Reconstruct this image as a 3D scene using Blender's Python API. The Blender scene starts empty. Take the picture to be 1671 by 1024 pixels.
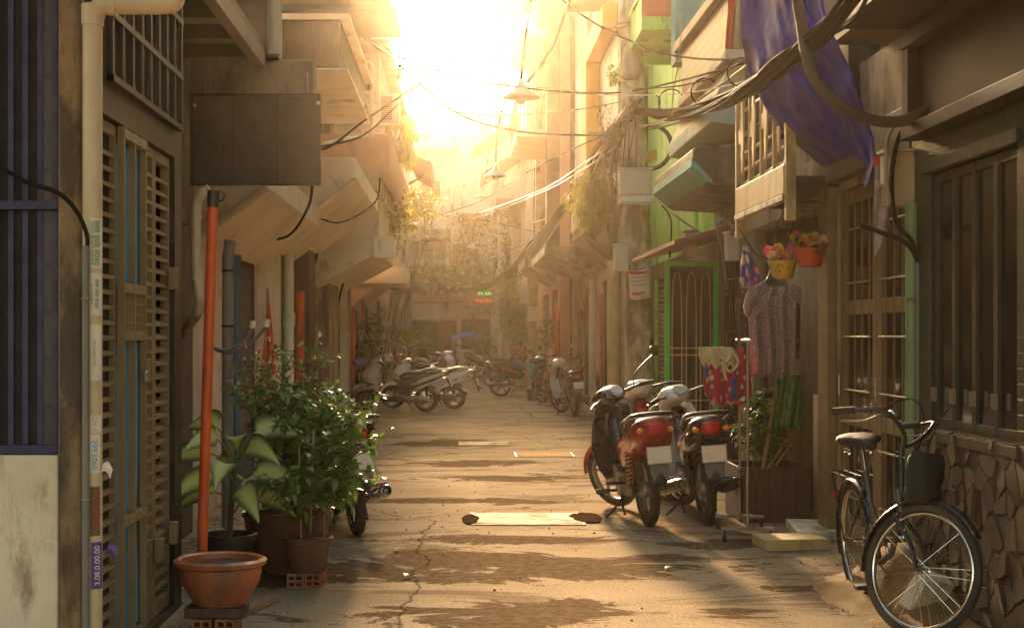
import bpy, math, random
from mathutils import Vector, Matrix, Euler, noise
R = math.radians
S = bpy.context.scene
C = S.collection
RND = random.Random(7)

# ------------------------------------------------------------------ camera, world, sun, exposure
FPX, VX, VY, EYE = 2400.0, 750.0, 548.0, 1.5
cam_data = bpy.data.cameras.new('camera')
cam = bpy.data.objects.new('camera', cam_data)
C.objects.link(cam)
cam.location = (0, 0, EYE)
cam.rotation_euler = (R(90), 0, 0)
cam_data.sensor_width = 36
cam_data.lens = 36 * FPX / 1671
cam_data.shift_x = (835.5 - VX) / 1671
cam_data.shift_y = (VY - 512) / 1671
cam_data.clip_end = 2000
cam_data.clip_start = 0.05
S.camera = cam

SUN_EL, SUN_AZ = 15.0, -1.6        # degrees; azimuth from +Y, negative = to the left
W = bpy.data.worlds.new('World')
S.world = W
W.use_nodes = True
wn, wl = W.node_tree.nodes, W.node_tree.links
wn.clear()
sky = wn.new('ShaderNodeTexSky')
sky.sky_type = 'NISHITA'
sky.sun_disc = False
sky.sun_elevation = R(SUN_EL)
sky.sun_rotation = R(SUN_AZ)
sky.dust_density = 4.0
sky.air_density = 1.0
tint = wn.new('ShaderNodeMix')
tint.data_type = 'RGBA'
tint.blend_type = 'MULTIPLY'
tint.inputs['Factor'].default_value = 1.0
tint.inputs['B'].default_value = (1.0, 0.84, 0.60, 1)      # hazy golden afternoon air
bg = wn.new('ShaderNodeBackground')
bg.inputs['Strength'].default_value = 0.15
wo = wn.new('ShaderNodeOutputWorld')
wl.new(sky.outputs[0], tint.inputs['A'])
wl.new(tint.outputs['Result'], bg.inputs['Color'])
wl.new(bg.outputs[0], wo.inputs['Surface'])

sun_data = bpy.data.lights.new('sun', 'SUN')
sun_data.energy = 5.0
sun_data.angle = R(5)
sun_data.color = (1.0, 0.70, 0.42)
sun = bpy.data.objects.new('sun', sun_data)
C.objects.link(sun)
sd = Vector((math.sin(R(SUN_AZ)) * math.cos(R(SUN_EL)), math.cos(R(SUN_AZ)) * math.cos(R(SUN_EL)), math.sin(R(SUN_EL))))
sun.rotation_euler = sd.to_track_quat('Z', 'Y').to_euler()

S.view_settings.view_transform = 'Standard'
S.view_settings.look = 'None'
S.view_settings.gamma = 1
S.view_settings.use_curve_mapping = False
S.view_settings.exposure = 2.5
S.render.engine = 'CYCLES'
S.cycles.use_denoising = True
S.cycles.max_bounces = 8
S.cycles.diffuse_bounces = 4
S.cycles.volume_bounces = 1
S.cycles.sample_clamp_indirect = 6

# ------------------------------------------------------------------ small helpers
def X(px, d): return (px - VX) * d / FPX
def Z(py, d): return EYE - (py - VY) * d / FPX
def P(px, py, d): return Vector((X(px, d), d, Z(py, d)))
def DG(py): return EYE * FPX / (py - VY)          # distance of a ground point

def thing(name, label, cat, loc=(0, 0, 0), rz=0.0, group=None, rot=None):
    o = bpy.data.objects.new(name, None)
    C.objects.link(o)
    o.empty_display_size = 0.1
    o.location = loc
    o.rotation_euler = rot if rot else (0, 0, rz)
    o['label'] = label
    o['category'] = cat
    if group: o['group'] = group
    return o

def tag(o, label, cat, group=None):
    o['label'] = label
    o['category'] = cat
    if group: o['group'] = group
    return o

def setting(o, kind='structure'):
    o['kind'] = kind
    return o

def dup(root, loc=None, rot=None, label=None, scale=None):
    r = root.copy(); C.objects.link(r)
    if loc is not None: r.location = loc
    if rot is not None: r.rotation_euler = rot
    if scale is not None: r.scale = scale
    if label: r['label'] = label
    for ch in list(root.children):
        c = ch.copy(); C.objects.link(c); c.parent = r
        for g in list(ch.children):
            d = g.copy(); C.objects.link(d); d.parent = c
    return r

class MB:
    """collects faces and links them as one mesh object"""
    def __init__(s, M=None):
        s.v, s.f, s.uv, s.M = [], [], {}, M
    def add(s, vs, fs, uvs=None):
        n = len(s.v)
        for i, p in enumerate(vs):
            p = Vector(p)
            if s.M is not None: p = s.M @ p
            s.v.append(p)
            if uvs: s.uv[n + i] = uvs[i]
        s.f += [tuple(i + n for i in f) for f in fs]
        return s
    def box(s, x0, x1, y0, y1, z0, z1):
        v = [(x, y, z) for x in (x0, x1) for y in (y0, y1) for z in (z0, z1)]
        return s.add(v, [(0, 1, 3, 2), (4, 6, 7, 5), (0, 4, 5, 1), (2, 3, 7, 6), (0, 2, 6, 4), (1, 5, 7, 3)])
    def cbox(s, c, size, rot=(0, 0, 0)):
        m = Matrix.Translation(c) @ Euler(rot).to_matrix().to_4x4()
        a, b, c2 = [k / 2 for k in size]
        v = [m @ Vector((x, y, z)) for x in (-a, a) for y in (-b, b) for z in (-c2, c2)]
        return s.add(v, [(0, 1, 3, 2), (4, 6, 7, 5), (0, 4, 5, 1), (2, 3, 7, 6), (0, 2, 6, 4), (1, 5, 7, 3)])
    def pbox(s, pl, u0, u1, z0, z1, o0, o1):
        v = [pl.pt(u, z, o) for u in (u0, u1) for z in (z0, z1) for o in (o0, o1)]
        return s.add(v, [(0, 1, 3, 2), (4, 6, 7, 5), (0, 4, 5, 1), (2, 3, 7, 6), (0, 2, 6, 4), (1, 5, 7, 3)])
    def prism(s, poly, vec):
        n = len(poly); vec = Vector(vec)
        v = [Vector(p) for p in poly] + [Vector(p) + vec for p in poly]
        return s.add(v, [tuple(range(n))[::-1], tuple(range(n, 2 * n))] + [(i, (i + 1) % n, n + (i + 1) % n, n + i) for i in range(n)])
    def tube(s, pts, r, n=8, caps=True):
        pts = [Vector(p) for p in pts]
        m = len(pts)
        rs = list(r) if isinstance(r, (list, tuple)) else [r] * m
        rings, up = [], None
        for i in range(m):
            t = (pts[min(i + 1, m - 1)] - pts[max(i - 1, 0)])
            t = t.normalized() if t.length > 1e-9 else Vector((0, 0, 1))
            if up is None:
                up = t.orthogonal().normalized()
            else:
                up = up - t * up.dot(t)
                up = up.normalized() if up.length > 1e-6 else t.orthogonal().normalized()
            b = t.cross(up)
            rings.append([pts[i] + (up * math.cos(2 * math.pi * k / n) + b * math.sin(2 * math.pi * k / n)) * rs[i] for k in range(n)])
        return s.loft(rings, caps)
    def loft(s, rings, caps=True, closed=True):
        n = len(rings[0]); v = [p for r in rings for p in r]; f = []
        for i in range(len(rings) - 1):
            for k in range(n if closed else n - 1):
                a, b = i * n + k, i * n + (k + 1) % n
                f.append((a, b, b + n, a + n))
        if caps and closed:
            f.append(tuple(range(n))[::-1]); f.append(tuple(range(len(v) - n, len(v))))
        return s.add(v, f)
    def grid(s, rows, uv=False):
        m, n = len(rows), len(rows[0])
        v = [p for r in rows for p in r]
        f = [(i * n + k, i * n + k + 1, (i + 1) * n + k + 1, (i + 1) * n + k) for i in range(m - 1) for k in range(n - 1)]
        u = [(k / (n - 1), i / (m - 1)) for i in range(m) for k in range(n)] if uv else None
        return s.add(v, f, u)
    def lathe(s, prof, M=None, n=20, caps=True):
        M = M or Matrix()
        return s.loft([[M @ Vector((r * math.cos(2 * math.pi * k / n), r * math.sin(2 * math.pi * k / n), z)) for k in range(n)] for r, z in prof], caps)
    def torus(s, c, axis, R_, r, n=28, m=8, a0=0, a1=360, flat=1.0):
        q = Vector((0, 0, 1)).rotation_difference(Vector(axis)).to_matrix().to_4x4()
        M = Matrix.Translation(c) @ q
        full = abs(a1 - a0) >= 360
        rings = []
        for i in range(n + (1 if not full else 0)):
            a = R(a0 + (a1 - a0) * i / n)
            rings.append([M @ Vector(((R_ + r * math.cos(2 * math.pi * k / m)) * math.cos(a), (R_ + r * math.cos(2 * math.pi * k / m)) * math.sin(a), r * flat * math.sin(2 * math.pi * k / m))) for k in range(m)])
        if full: rings.append(rings[0])
        return s.loft(rings, not full)
    def sphere(s, c, r, nu=14, nv=9):
        c = Vector(c)
        rr = r if isinstance(r, (tuple, list)) else (r, r, r)
        rings = []
        for j in range(nv + 1):
            t = math.pi * min(max(j / nv, .02), .98)
            rings.append([c + Vector((rr[0] * math.sin(t) * math.cos(2 * math.pi * k / nu), rr[1] * math.sin(t) * math.sin(2 * math.pi * k / nu), -rr[2] * math.cos(t))) for k in range(nu)])
        return s.loft(rings)
    def leaf(s, p, d, up, L, Wd, droop=.25, seg=3):
        """a folded leaf blade, 3 verts per row"""
        d = d.normalized()
        sd_ = d.cross(up)
        sd_ = sd_.normalized() if sd_.length > 1e-4 else d.orthogonal().normalized()
        nn = sd_.cross(d).normalized()
        vs, uv, fs = [], [], []
        for i in range(seg + 1):
            t = i / seg
            w = Wd * .5 * math.sin(math.pi * (0.12 + .86 * t) ** .8) if 0 < i < seg else Wd * .04
            c = p + d * (L * t) - Vector((0, 0, 1)) * (droop * L * t * t)
            vs += [c - sd_ * w + nn * w * .25, c, c + sd_ * w + nn * w * .25]
            uv += [(0, t), (.5, t), (1, t)]
        for i in range(seg):
            a = i * 3
            fs += [(a, a + 1, a + 4, a + 3), (a + 1, a + 2, a + 5, a + 4)]
        return s.add(vs, fs, uv)
    def build(s, name, mat, parent=None, smooth=None, bevel=0, solid=0, world=False, sub=0):
        me = bpy.data.meshes.new(name)
        me.from_pydata([tuple(v) for v in s.v], [], s.f)
        if s.uv:
            ul = me.uv_layers.new(name='UVMap')
            for lp in me.loops:
                ul.data[lp.index].uv = s.uv.get(lp.vertex_index, (0, 0))
        if smooth is not None:
            me.polygons.foreach_set('use_smooth', [True] * len(me.polygons))
            if smooth < 180: me.set_sharp_from_angle(angle=R(smooth))
        me.materials.append(mat)
        me.update()
        o = bpy.data.objects.new(name, me)
        C.objects.link(o)
        if solid:
            md = o.modifiers.new('thickness', 'SOLIDIFY'); md.thickness = solid; md.offset = 0
        if sub:
            md = o.modifiers.new('smooth', 'SUBSURF'); md.levels = sub; md.render_levels = sub
        if bevel:
            md = o.modifiers.new('edges', 'BEVEL'); md.width = bevel; md.segments = 2; md.limit_method = 'ANGLE'; md.angle_limit = R(40)
        if parent is not None:
            o.parent = parent
            if world:
                q = parent
                M = q.matrix_basis.copy()
                if q.parent is not None:
                    M = q.parent.matrix_basis @ q.matrix_parent_inverse @ M
                o.matrix_parent_inverse = M.inverted()
        return o

class Plane:
    """a wall plane: u runs along it, z up, o outwards"""
    def __init__(s, o, u, n): s.o, s.u, s.n = Vector(o), Vector(u), Vector(n)
    def pt(s, u, z, o=0): return s.o + s.u * u + s.n * o + Vector((0, 0, z))
def PLeft(x): return Plane((x, 0, 0), (0, 1, 0), (1, 0, 0))
def PRight(x): return Plane((x, 0, 0), (0, 1, 0), (-1, 0, 0))
def PFront(y): return Plane((0, y, 0), (1, 0, 0), (0, -1, 0))

def holed(mb, pl, u0, u1, z0, z1, holes=(), t=.25):
    us = sorted({u0, u1} | {h[0] for h in holes} | {h[1] for h in holes})
    zs = sorted({z0, z1} | {h[2] for h in holes} | {h[3] for h in holes})
    for a, b in zip(us, us[1:]):
        for c, d in zip(zs, zs[1:]):
            m, k = (a + b) / 2, (c + d) / 2
            if any(h[0] < m < h[1] and h[2] < k < h[3] for h in holes): continue
            mb.add([pl.pt(a, c), pl.pt(b, c), pl.pt(b, d), pl.pt(a, d)], [(0, 1, 2, 3)])
    for h in holes:
        q = [(h[0], h[2]), (h[1], h[2]), (h[1], h[3]), (h[0], h[3])]
        for (a, c), (b, d) in zip(q, q[1:] + q[:1]):
            mb.add([pl.pt(a, c), pl.pt(b, d), pl.pt(b, d, -t), pl.pt(a, c, -t)], [(0, 1, 2, 3)])
    q = [(u0, z0), (u1, z0), (u1, z1), (u0, z1)]
    for (a, c), (b, d) in zip(q, q[1:] + q[:1]):
        mb.add([pl.pt(a, c), pl.pt(b, d), pl.pt(b, d, -t), pl.pt(a, c, -t)], [(0, 1, 2, 3)])
    return mb

# ------------------------------------------------------------------ materials
MATS = {}
class NT:
    def __init__(s, name):
        s.m = bpy.data.materials.new(name); s.m.use_nodes = True
        s.n, s.l = s.m.node_tree.nodes, s.m.node_tree.links
        s.p = s.n['Principled BSDF']; s.out = s.n['Material Output']
        s.tc = s.n.new('ShaderNodeTexCoord')
    def node(s, t, **kw):
        nd = s.n.new('ShaderNode' + t)
        for k, v in kw.items():
            if k in nd.inputs.keys(): nd.inputs[k].default_value = v
            else: setattr(nd, k, v)
        return nd
    def coord(s, scale=(1, 1, 1), src='Object', rot=(0, 0, 0), loc=(0, 0, 0)):
        mp = s.node('Mapping'); mp.inputs['Scale'].default_value = scale
        mp.inputs['Rotation'].default_value = rot; mp.inputs['Location'].default_value = loc
        s.l.new(s.tc.outputs[src], mp.inputs['Vector']); return mp.outputs[0]
    def noise(s, vec, scale, detail=5, rough=.6, dist=0):
        nd = s.node('TexNoise', Scale=scale, Detail=detail, Roughness=rough, Distortion=dist)
        s.l.new(vec, nd.inputs['Vector']); return nd.outputs['Fac']
    def ramp(s, fac, stops, interp='LINEAR'):
        r = s.node('ValToRGB'); e = r.color_ramp; e.interpolation = interp
        while len(e.elements) < len(stops): e.elements.new(.5)
        for el, (p, c) in zip(e.elements, stops):
            el.position = p; el.color = (c[0], c[1], c[2], 1) if isinstance(c, (tuple, list)) else (c, c, c, 1)
        s.l.new(fac, r.inputs[0]); return r.outputs[0]
    def mix(s, fac, a, b, mode='MIX'):
        m = s.node('Mix', data_type='RGBA', blend_type=mode)
        for sock, v in (('Factor', fac), ('A', a), ('B', b)):
            if isinstance(v, (int, float)): m.inputs[sock].default_value = v
            elif isinstance(v, (tuple, list)): m.inputs[sock].default_value = (v[0], v[1], v[2], 1)
            else: s.l.new(v, m.inputs[sock])
        return m.outputs['Result']
    def math(s, op, a, b=0.0, clamp=False):
        m = s.node('Math', operation=op, use_clamp=clamp)
        for i, v in enumerate((a, b)):
            if isinstance(v, (int, float)): m.inputs[i].default_value = v
            else: s.l.new(v, m.inputs[i])
        return m.outputs[0]
    def bump(s, h, strength=.3, dist=.02):
        b = s.node('Bump', Strength=strength, Distance=dist)
        s.l.new(h, b.inputs['Height']); s.l.new(b.outputs[0], s.p.inputs['Normal']); return b
    def set(s, **kw):
        for k, v in kw.items():
            k = k.replace('_', ' ')
            if isinstance(v, (int, float)): s.p.inputs[k].default_value = v
            elif isinstance(v, (tuple, list)): s.p.inputs[k].default_value = (v[0], v[1], v[2], 1)
            else: s.l.new(v, s.p.inputs[k])

def mat(name, c, c2=None, rough=.7, scale=5, bump=.15, metal=0.0, dirt=.0, dirtc=(.05, .035, .02), dscale=1.6, stretch=(1, 1, 1), fine=60, dstretch=(1, 1, .35)):
    """painted / plastered / metal surface with tone variation, blotches of wear and a fine bump"""
    if name in MATS: return MATS[name]
    t = NT(name)
    c2 = c2 or tuple(k * .72 for k in c)
    v = t.coord(stretch)
    col = t.mix(t.ramp(t.noise(v, scale, 6), [(.3, 0), (.72, 1)]), c, c2)
    rg = t.ramp(t.noise(v, scale * 2.3, 4), [(.3, max(rough - .14, .03)), (.7, min(rough + .14, 1))])
    if dirt > 0:
        n = t.noise(t.coord(dstretch), dscale, 9, .72)
        k = .64 - .22 * dirt
        msk = t.ramp(n, [(k, 0), (k + .12, 1)])
        msk = t.math('MULTIPLY', msk, min(.9, .35 + dirt))
        col = t.mix(msk, col, dirtc)
    t.set(Base_Color=col, Roughness=rg, Metallic=metal)
    if bump: t.bump(t.noise(v, fine, 5), bump, .01)
    MATS[name] = t.m
    return t.m

def mat_brick(name, c1, c2, mortar, bw, bh, axis='Y', rough=.6, msize=.01, bump=.5, dirt=.5):
    """bricks or tiles laid in the plane (axis, z)"""
    if name in MATS: return MATS[name]
    t = NT(name)
    sep = t.node('SeparateXYZ'); t.l.new(t.tc.outputs['Object'], sep.inputs[0])
    cmb = t.node('CombineXYZ')
    t.l.new(sep.outputs[axis], cmb.inputs['X']); t.l.new(sep.outputs['Z'], cmb.inputs['Y'])
    b = t.node('TexBrick', Scale=1.0)
    b.inputs['Brick Width'].default_value = bw; b.inputs['Row Height'].default_value = bh; b.inputs['Mortar Size'].default_value = msize
    b.inputs['Color1'].default_value = (*c1, 1); b.inputs['Color2'].default_value = (*c2, 1); b.inputs['Mortar'].default_value = (*mortar, 1)
    t.l.new(cmb.outputs[0], b.inputs['Vector'])
    n = t.noise(t.coord((1, 1, .5)), 2.2, 9, .7)
    col = t.mix(t.math('MULTIPLY', t.ramp(n, [(.5, 0), (.68, 1)]), dirt), b.outputs['Color'], (.05, .038, .022))
    col = t.mix(t.noise(t.coord(), 40, 3), col, t.mix(1.0, col, (.7, .68, .62), 'MULTIPLY'))
    t.set(Base_Color=col, Roughness=rough)
    t.bump(t.math('SUBTRACT', t.math('MULTIPLY', t.noise(t.coord(), 30, 4), .3), b.outputs['Fac']), bump, .01)
    MATS[name] = t.m
    return t.m

def mat_wood(name, c, c2, axis='Z', rough=.65, scale=3.0, bump=.3):
    if name in MATS: return MATS[name]
    t = NT(name)
    st = {'X': (.12, 1, 1), 'Y': (1, .12, 1), 'Z': (1, 1, .12)}[axis]
    v = t.coord(st)
    g = t.noise(v, scale * 14, 6, .65, .4)
    col = t.mix(t.ramp(g, [(.32, 0), (.68, 1)]), c, c2)
    col = t.mix(t.ramp(t.noise(t.coord(), 2.5, 8, .7), [(.52, 0), (.72, .7)]), col, tuple(k * .35 for k in c2))
    t.set(Base_Color=col, Roughness=rough); t.bump(g, bump, .005)
    MATS[name] = t.m
    return t.m

def mat_leaf(name, c, c2, trans=.35, vein=None, rough=.42):
    """thin leaf: some light shines through"""
    if name in MATS: return MATS[name]
    t = NT(name)
    col = t.mix(t.ramp(t.noise(t.coord(), 9, 3), [(.35, 0), (.65, 1)]), c, c2)
    if vein:
        uv = t.node('SeparateXYZ'); t.l.new(t.tc.outputs['UV'], uv.inputs[0])
        a = t.math('ABSOLUTE', t.math('SUBTRACT', uv.outputs['X'], .5))
        w = t.node('TexWave', Scale=5.5, Distortion=1.5, bands_direction='Y')
        cb = t.node('CombineXYZ'); t.l.new(uv.outputs['X'], cb.inputs['X'])
        t.l.new(t.math('SUBTRACT', uv.outputs['Y'], t.math('MULTIPLY', a, .7)), cb.inputs['Y'])
        t.l.new(cb.outputs[0], w.inputs['Vector'])
        f = t.math('MULTIPLY', t.ramp(t.math('ADD', a, t.math('MULTIPLY', w.outputs['Fac'], .16)), [(.26, 1), (.52, 0)]), .95)
        col = t.mix(f, col, vein)
    t.set(Base_Color=col, Roughness=rough)
    tr = t.node('BsdfTranslucent'); t.l.new(t.mix(1.0, col, (1.0, 1.0, .45), 'MULTIPLY'), tr.inputs['Color'])
    mx = t.node('MixShader'); mx.inputs[0].default_value = trans
    t.l.new(t.p.outputs[0], mx.inputs[1]); t.l.new(tr.outputs[0], mx.inputs[2]); t.l.new(mx.outputs[0], t.out.inputs['Surface'])
    MATS[name] = t.m
    return t.m

def mat_glass(name, c, rough=.08):
    if name in MATS: return MATS[name]
    t = NT(name)
    t.set(Base_Color=t.mix(t.noise(t.coord(), 2.0, 3), c, tuple(k * .5 for k in c)), Roughness=t.ramp(t.noise(t.coord(), 7, 4), [(.3, rough), (.8, rough + .15)]))
    t.p.inputs['Specular IOR Level'].default_value = .6
    MATS[name] = t.m
    return t.m

def mat_cloth(name, base, spots, scale=60, dens=.28, rough=.9, second=None):
    """printed cloth with small scattered motifs"""
    if name in MATS: return MATS[name]
    t = NT(name)
    v = t.node('TexVoronoi', Scale=scale); t.l.new(t.coord(), v.inputs['Vector'])
    col = t.mix(t.ramp(v.outputs['Distance'], [(dens, 1), (dens + .06, 0)]), base, spots)
    if second:
        v2 = t.node('TexVoronoi', Scale=scale * .45); t.l.new(t.coord(loc=(3, 1, 2)), v2.inputs['Vector'])
        col = t.mix(t.ramp(v2.outputs['Distance'], [(dens * .8, 1), (dens * .8 + .08, 0)]), col, second)
    t.set(Base_Color=col, Roughness=rough)
    t.p.inputs['Sheen Weight'].default_value = .2
    t.bump(t.noise(t.coord(), 180, 2), .2, .003)
    MATS[name] = t.m
    return t.m
# ================================================================== palette
M_white = mat('white_plaster', (.66, .54, .38), (.48, .38, .25), dirt=.5, dirtc=(.24, .15, .07), bump=.6, scale=2.2, dscale=4)
M_white2 = mat('aged_white_paint', (.78, .70, .56), (.62, .53, .39), dirt=.55, dirtc=(.16, .10, .05), bump=.2)
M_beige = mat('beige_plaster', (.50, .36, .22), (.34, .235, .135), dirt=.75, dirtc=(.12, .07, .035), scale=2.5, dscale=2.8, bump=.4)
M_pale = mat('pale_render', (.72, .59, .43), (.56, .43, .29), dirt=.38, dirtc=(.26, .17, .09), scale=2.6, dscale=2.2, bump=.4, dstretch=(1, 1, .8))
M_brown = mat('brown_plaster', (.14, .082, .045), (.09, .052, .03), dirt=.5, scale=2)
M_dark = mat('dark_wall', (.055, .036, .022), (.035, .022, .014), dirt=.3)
M_black = mat('dark_interior', (.012, .009, .007), rough=.9, bump=0)
M_conc = mat('raw_concrete', (.30, .24, .17), (.20, .155, .105), dirt=.7, dirtc=(.06, .045, .03), scale=3, bump=.5)
M_conc_dk = mat('stained_concrete', (.12, .085, .05), (.07, .047, .028), dirt=.75, dirtc=(.03, .022, .015), scale=3, bump=.5)
M_moss = mat('mossy_concrete', (.16, .13, .08), (.06, .055, .03), dirt=.9, dirtc=(.03, .03, .018), scale=6, bump=.9, dscale=3)
M_green = mat('lime_plaster', (.34, .76, .12), (.26, .60, .10), dirt=.55, dirtc=(.13, .19, .05), scale=2.2, dscale=2.4)
M_teal = mat('teal_paint', (.07, .40, .36), (.05, .30, .27), dirt=.3)
M_red = mat('red_paint', (.55, .05, .03), (.42, .035, .02), dirt=.2)
M_yel = mat('ochre_paint', (.80, .36, .02), (.7, .3, .02), dirt=.2)
M_cream = mat('cream_wood', (.62, .46, .22), (.5, .35, .15), dirt=.35, dirtc=(.16, .09, .03), rough=.55)
M_orange = mat('orange_pvc', (.75, .12, .015), (.52, .075, .012), rough=.5, dirt=.7, dirtc=(.20, .06, .025), dscale=5, scale=9)
M_pvc = mat('cream_pvc', (.56, .44, .28), (.44, .33, .2), rough=.45, dirt=.5, dirtc=(.12, .07, .03))
M_greypipe = mat('grey_conduit', (.17, .155, .13), (.12, .11, .09), rough=.5, dirt=.3)
M_steel = mat('worn_steel', (.42, .37, .30), (.28, .24, .19), rough=.35, metal=.9, dirt=.3, bump=.05)
M_chrome = mat('chrome', (.75, .72, .66), (.6, .57, .5), rough=.16, metal=1.0, bump=0)
M_iron = mat('black_iron', (.03, .026, .022), (.02, .017, .014), rough=.5, dirt=.2, dirtc=(.1, .04, .015))
M_rust = mat('rusty_metal', (.24, .10, .045), (.12, .05, .025), rough=.8, dirt=.6, bump=.4)
M_rubber = mat('tyre_rubber', (.022, .02, .018), (.035, .03, .025), rough=.75, bump=.4, fine=90, dirt=.4, dirtc=(.1, .075, .045))
M_plast = mat('black_plastic', (.02, .019, .018), (.03, .028, .025), rough=.4, bump=.05, dirt=.25, dirtc=(.09, .07, .045))
M_seat = mat('black_vinyl', (.02, .018, .016), (.028, .024, .02), rough=.72, bump=.25, fine=200)
M_cable = mat('cable_sheath', (.016, .013, .011), (.03, .023, .017), rough=.85, bump=.05)
M_cable.node_tree.nodes['Principled BSDF'].inputs['Specular IOR Level'].default_value = .03
M_cable2 = mat('faded_cable', (.35, .26, .17), (.25, .18, .11), rough=.6, bump=.05)
M_corr = mat('weathered_tin', (.36, .29, .21), (.26, .2, .14), rough=.5, metal=.4, dirt=.6, dirtc=(.16, .07, .03))
M_box = mat('grey_cabinet', (.50, .45, .36), (.42, .37, .29), rough=.45, dirt=.35, dirtc=(.18, .11, .05), bump=.06)
M_paper = mat('faded_paper', (.70, .60, .50), (.6, .5, .4), rough=.9, dirt=.25, dirtc=(.3, .2, .13), bump=.05)
M_wood = mat_wood('brown_timber', (.11, .055, .027), (.055, .027, .013))
M_woodx = mat_wood('dark_timber', (.026, .014, .007), (.015, .008, .004), axis='Y')
M_woodlt = mat_wood('pale_timber', (.42, .27, .13), (.28, .17, .08))
M_terra = mat('terracotta', (.42, .13, .055), (.30, .085, .035), rough=.5, dirt=.5, dirtc=(.10, .05, .03), scale=7)
M_terradk = mat('dark_clay', (.17, .07, .04), (.10, .042, .026), rough=.6, dirt=.5, dirtc=(.06, .045, .03), scale=7)
M_soil = mat('potting_soil', (.05, .03, .018), (.085, .05, .03), rough=1, bump=1.0, fine=45)
M_purple = mat('purple_paint', (.022, .008, .07), (.014, .005, .045), rough=.5, dirt=.4)
M_glass = mat_glass('dark_glass', (.02, .017, .014))
M_glassb = mat_glass('dim_glass', (.10, .075, .05))

# ================================================================== ground
def road_material():
    t = NT('worn_road')
    v = t.coord()
    base = t.mix(t.ramp(t.noise(v, 1.1, 9, .68), [(.3, 0), (.7, 1)]), (.50, .40, .275), (.33, .26, .175))
    base = t.mix(t.math('MAXIMUM', t.ramp(t.noise(v, 60, 5), [(.36, .6), (.58, 0)]), t.ramp(t.noise(v, 220, 3), [(.38, .45), (.5, 0)])), base, (.12, .085, .05))
    st = t.noise(t.coord((.62, 1.0, 1)), 1.7, 14, .74, .9)
    st2 = t.noise(t.coord((.35, .9, 1), loc=(4, 2, 0)), 1.3, 12, .76, .8)
    sep = t.node('SeparateXYZ'); t.l.new(t.tc.outputs['Object'], sep.inputs[0])
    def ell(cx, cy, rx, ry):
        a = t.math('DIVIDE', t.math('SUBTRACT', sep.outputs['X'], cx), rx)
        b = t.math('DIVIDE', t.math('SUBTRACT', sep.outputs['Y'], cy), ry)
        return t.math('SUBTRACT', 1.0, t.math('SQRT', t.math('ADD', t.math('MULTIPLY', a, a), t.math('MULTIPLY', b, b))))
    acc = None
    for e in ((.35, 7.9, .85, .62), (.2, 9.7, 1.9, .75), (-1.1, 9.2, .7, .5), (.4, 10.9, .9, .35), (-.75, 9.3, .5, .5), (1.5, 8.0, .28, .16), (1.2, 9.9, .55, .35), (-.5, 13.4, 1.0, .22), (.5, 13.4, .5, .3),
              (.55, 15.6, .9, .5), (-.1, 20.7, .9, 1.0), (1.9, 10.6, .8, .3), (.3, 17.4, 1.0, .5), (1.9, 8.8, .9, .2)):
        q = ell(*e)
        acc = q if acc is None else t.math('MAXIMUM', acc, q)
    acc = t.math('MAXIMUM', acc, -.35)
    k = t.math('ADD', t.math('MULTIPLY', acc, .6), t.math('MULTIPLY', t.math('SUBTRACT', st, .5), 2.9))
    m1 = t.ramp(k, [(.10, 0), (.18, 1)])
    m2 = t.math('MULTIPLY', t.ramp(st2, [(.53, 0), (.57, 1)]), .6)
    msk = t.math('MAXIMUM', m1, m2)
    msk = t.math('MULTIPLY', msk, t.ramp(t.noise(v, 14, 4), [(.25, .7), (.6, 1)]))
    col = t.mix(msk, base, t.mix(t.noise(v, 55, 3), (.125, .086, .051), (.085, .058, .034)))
    cr = t.node('TexVoronoi', feature='DISTANCE_TO_EDGE', Scale=.32)
    dv = t.node('Mix', data_type='VECTOR'); dv.inputs['Factor'].default_value = .22
    nz = t.node('TexNoise', Scale=2.0, Detail=6); t.l.new(v, nz.inputs['Vector'])
    t.l.new(v, dv.inputs['A']); t.l.new(nz.outputs['Color'], dv.inputs['B'])
    t.l.new(dv.outputs['Result'], cr.inputs['Vector'])
    crack = t.ramp(cr.outputs['Distance'], [(.0012, 1), (.004, 0)])
    col = t.mix(t.math('MULTIPLY', crack, .75), col, (.045, .03, .018))
    t.set(Base_Color=col, Roughness=t.mix(msk, (.9, .9, .9), (.82, .82, .82)))
    t.p.inputs['Specular IOR Level'].default_value = 0.0
    h = t.math('ADD', t.math('MULTIPLY', t.noise(v, 90, 5, .7), .6), t.math('MULTIPLY', t.noise(v, 5, 6), 1.4))
    t.bump(t.math('SUBTRACT', h, t.math('MULTIPLY', crack, 1.0)), .45, .012)
    return t.m
rows = [[(x, y, 0) for x in (-60, -8, -4, -2, 0, 2, 4, 8, 60)] for y in (-30, 0, 5, 10, 20, 40, 80, 130)]
setting(MB().grid(rows).build('road', road_material()))

# ================================================================== houses
def house(name, label, pl, u0, u1, z1, m, holes=(), depth=7.0, z0=0.0, t=.22, side_m=None):
    """facade with real openings, and the closed body of the house behind it"""
    base = pl.pt((u0 + u1) / 2, 0, -depth / 2)
    h = thing(name, label, 'house', base)
    holed(MB(), pl, u0, u1, z0, z1, holes, t).build('wall', m, h, world=True)
    b = MB().pbox(pl, u0 + .003, u1 - .003, z0, z1 - .004, -depth, -t - .002)
    b.build('inner_wall', side_m or M_dark, h, world=True)
    return h

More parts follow.
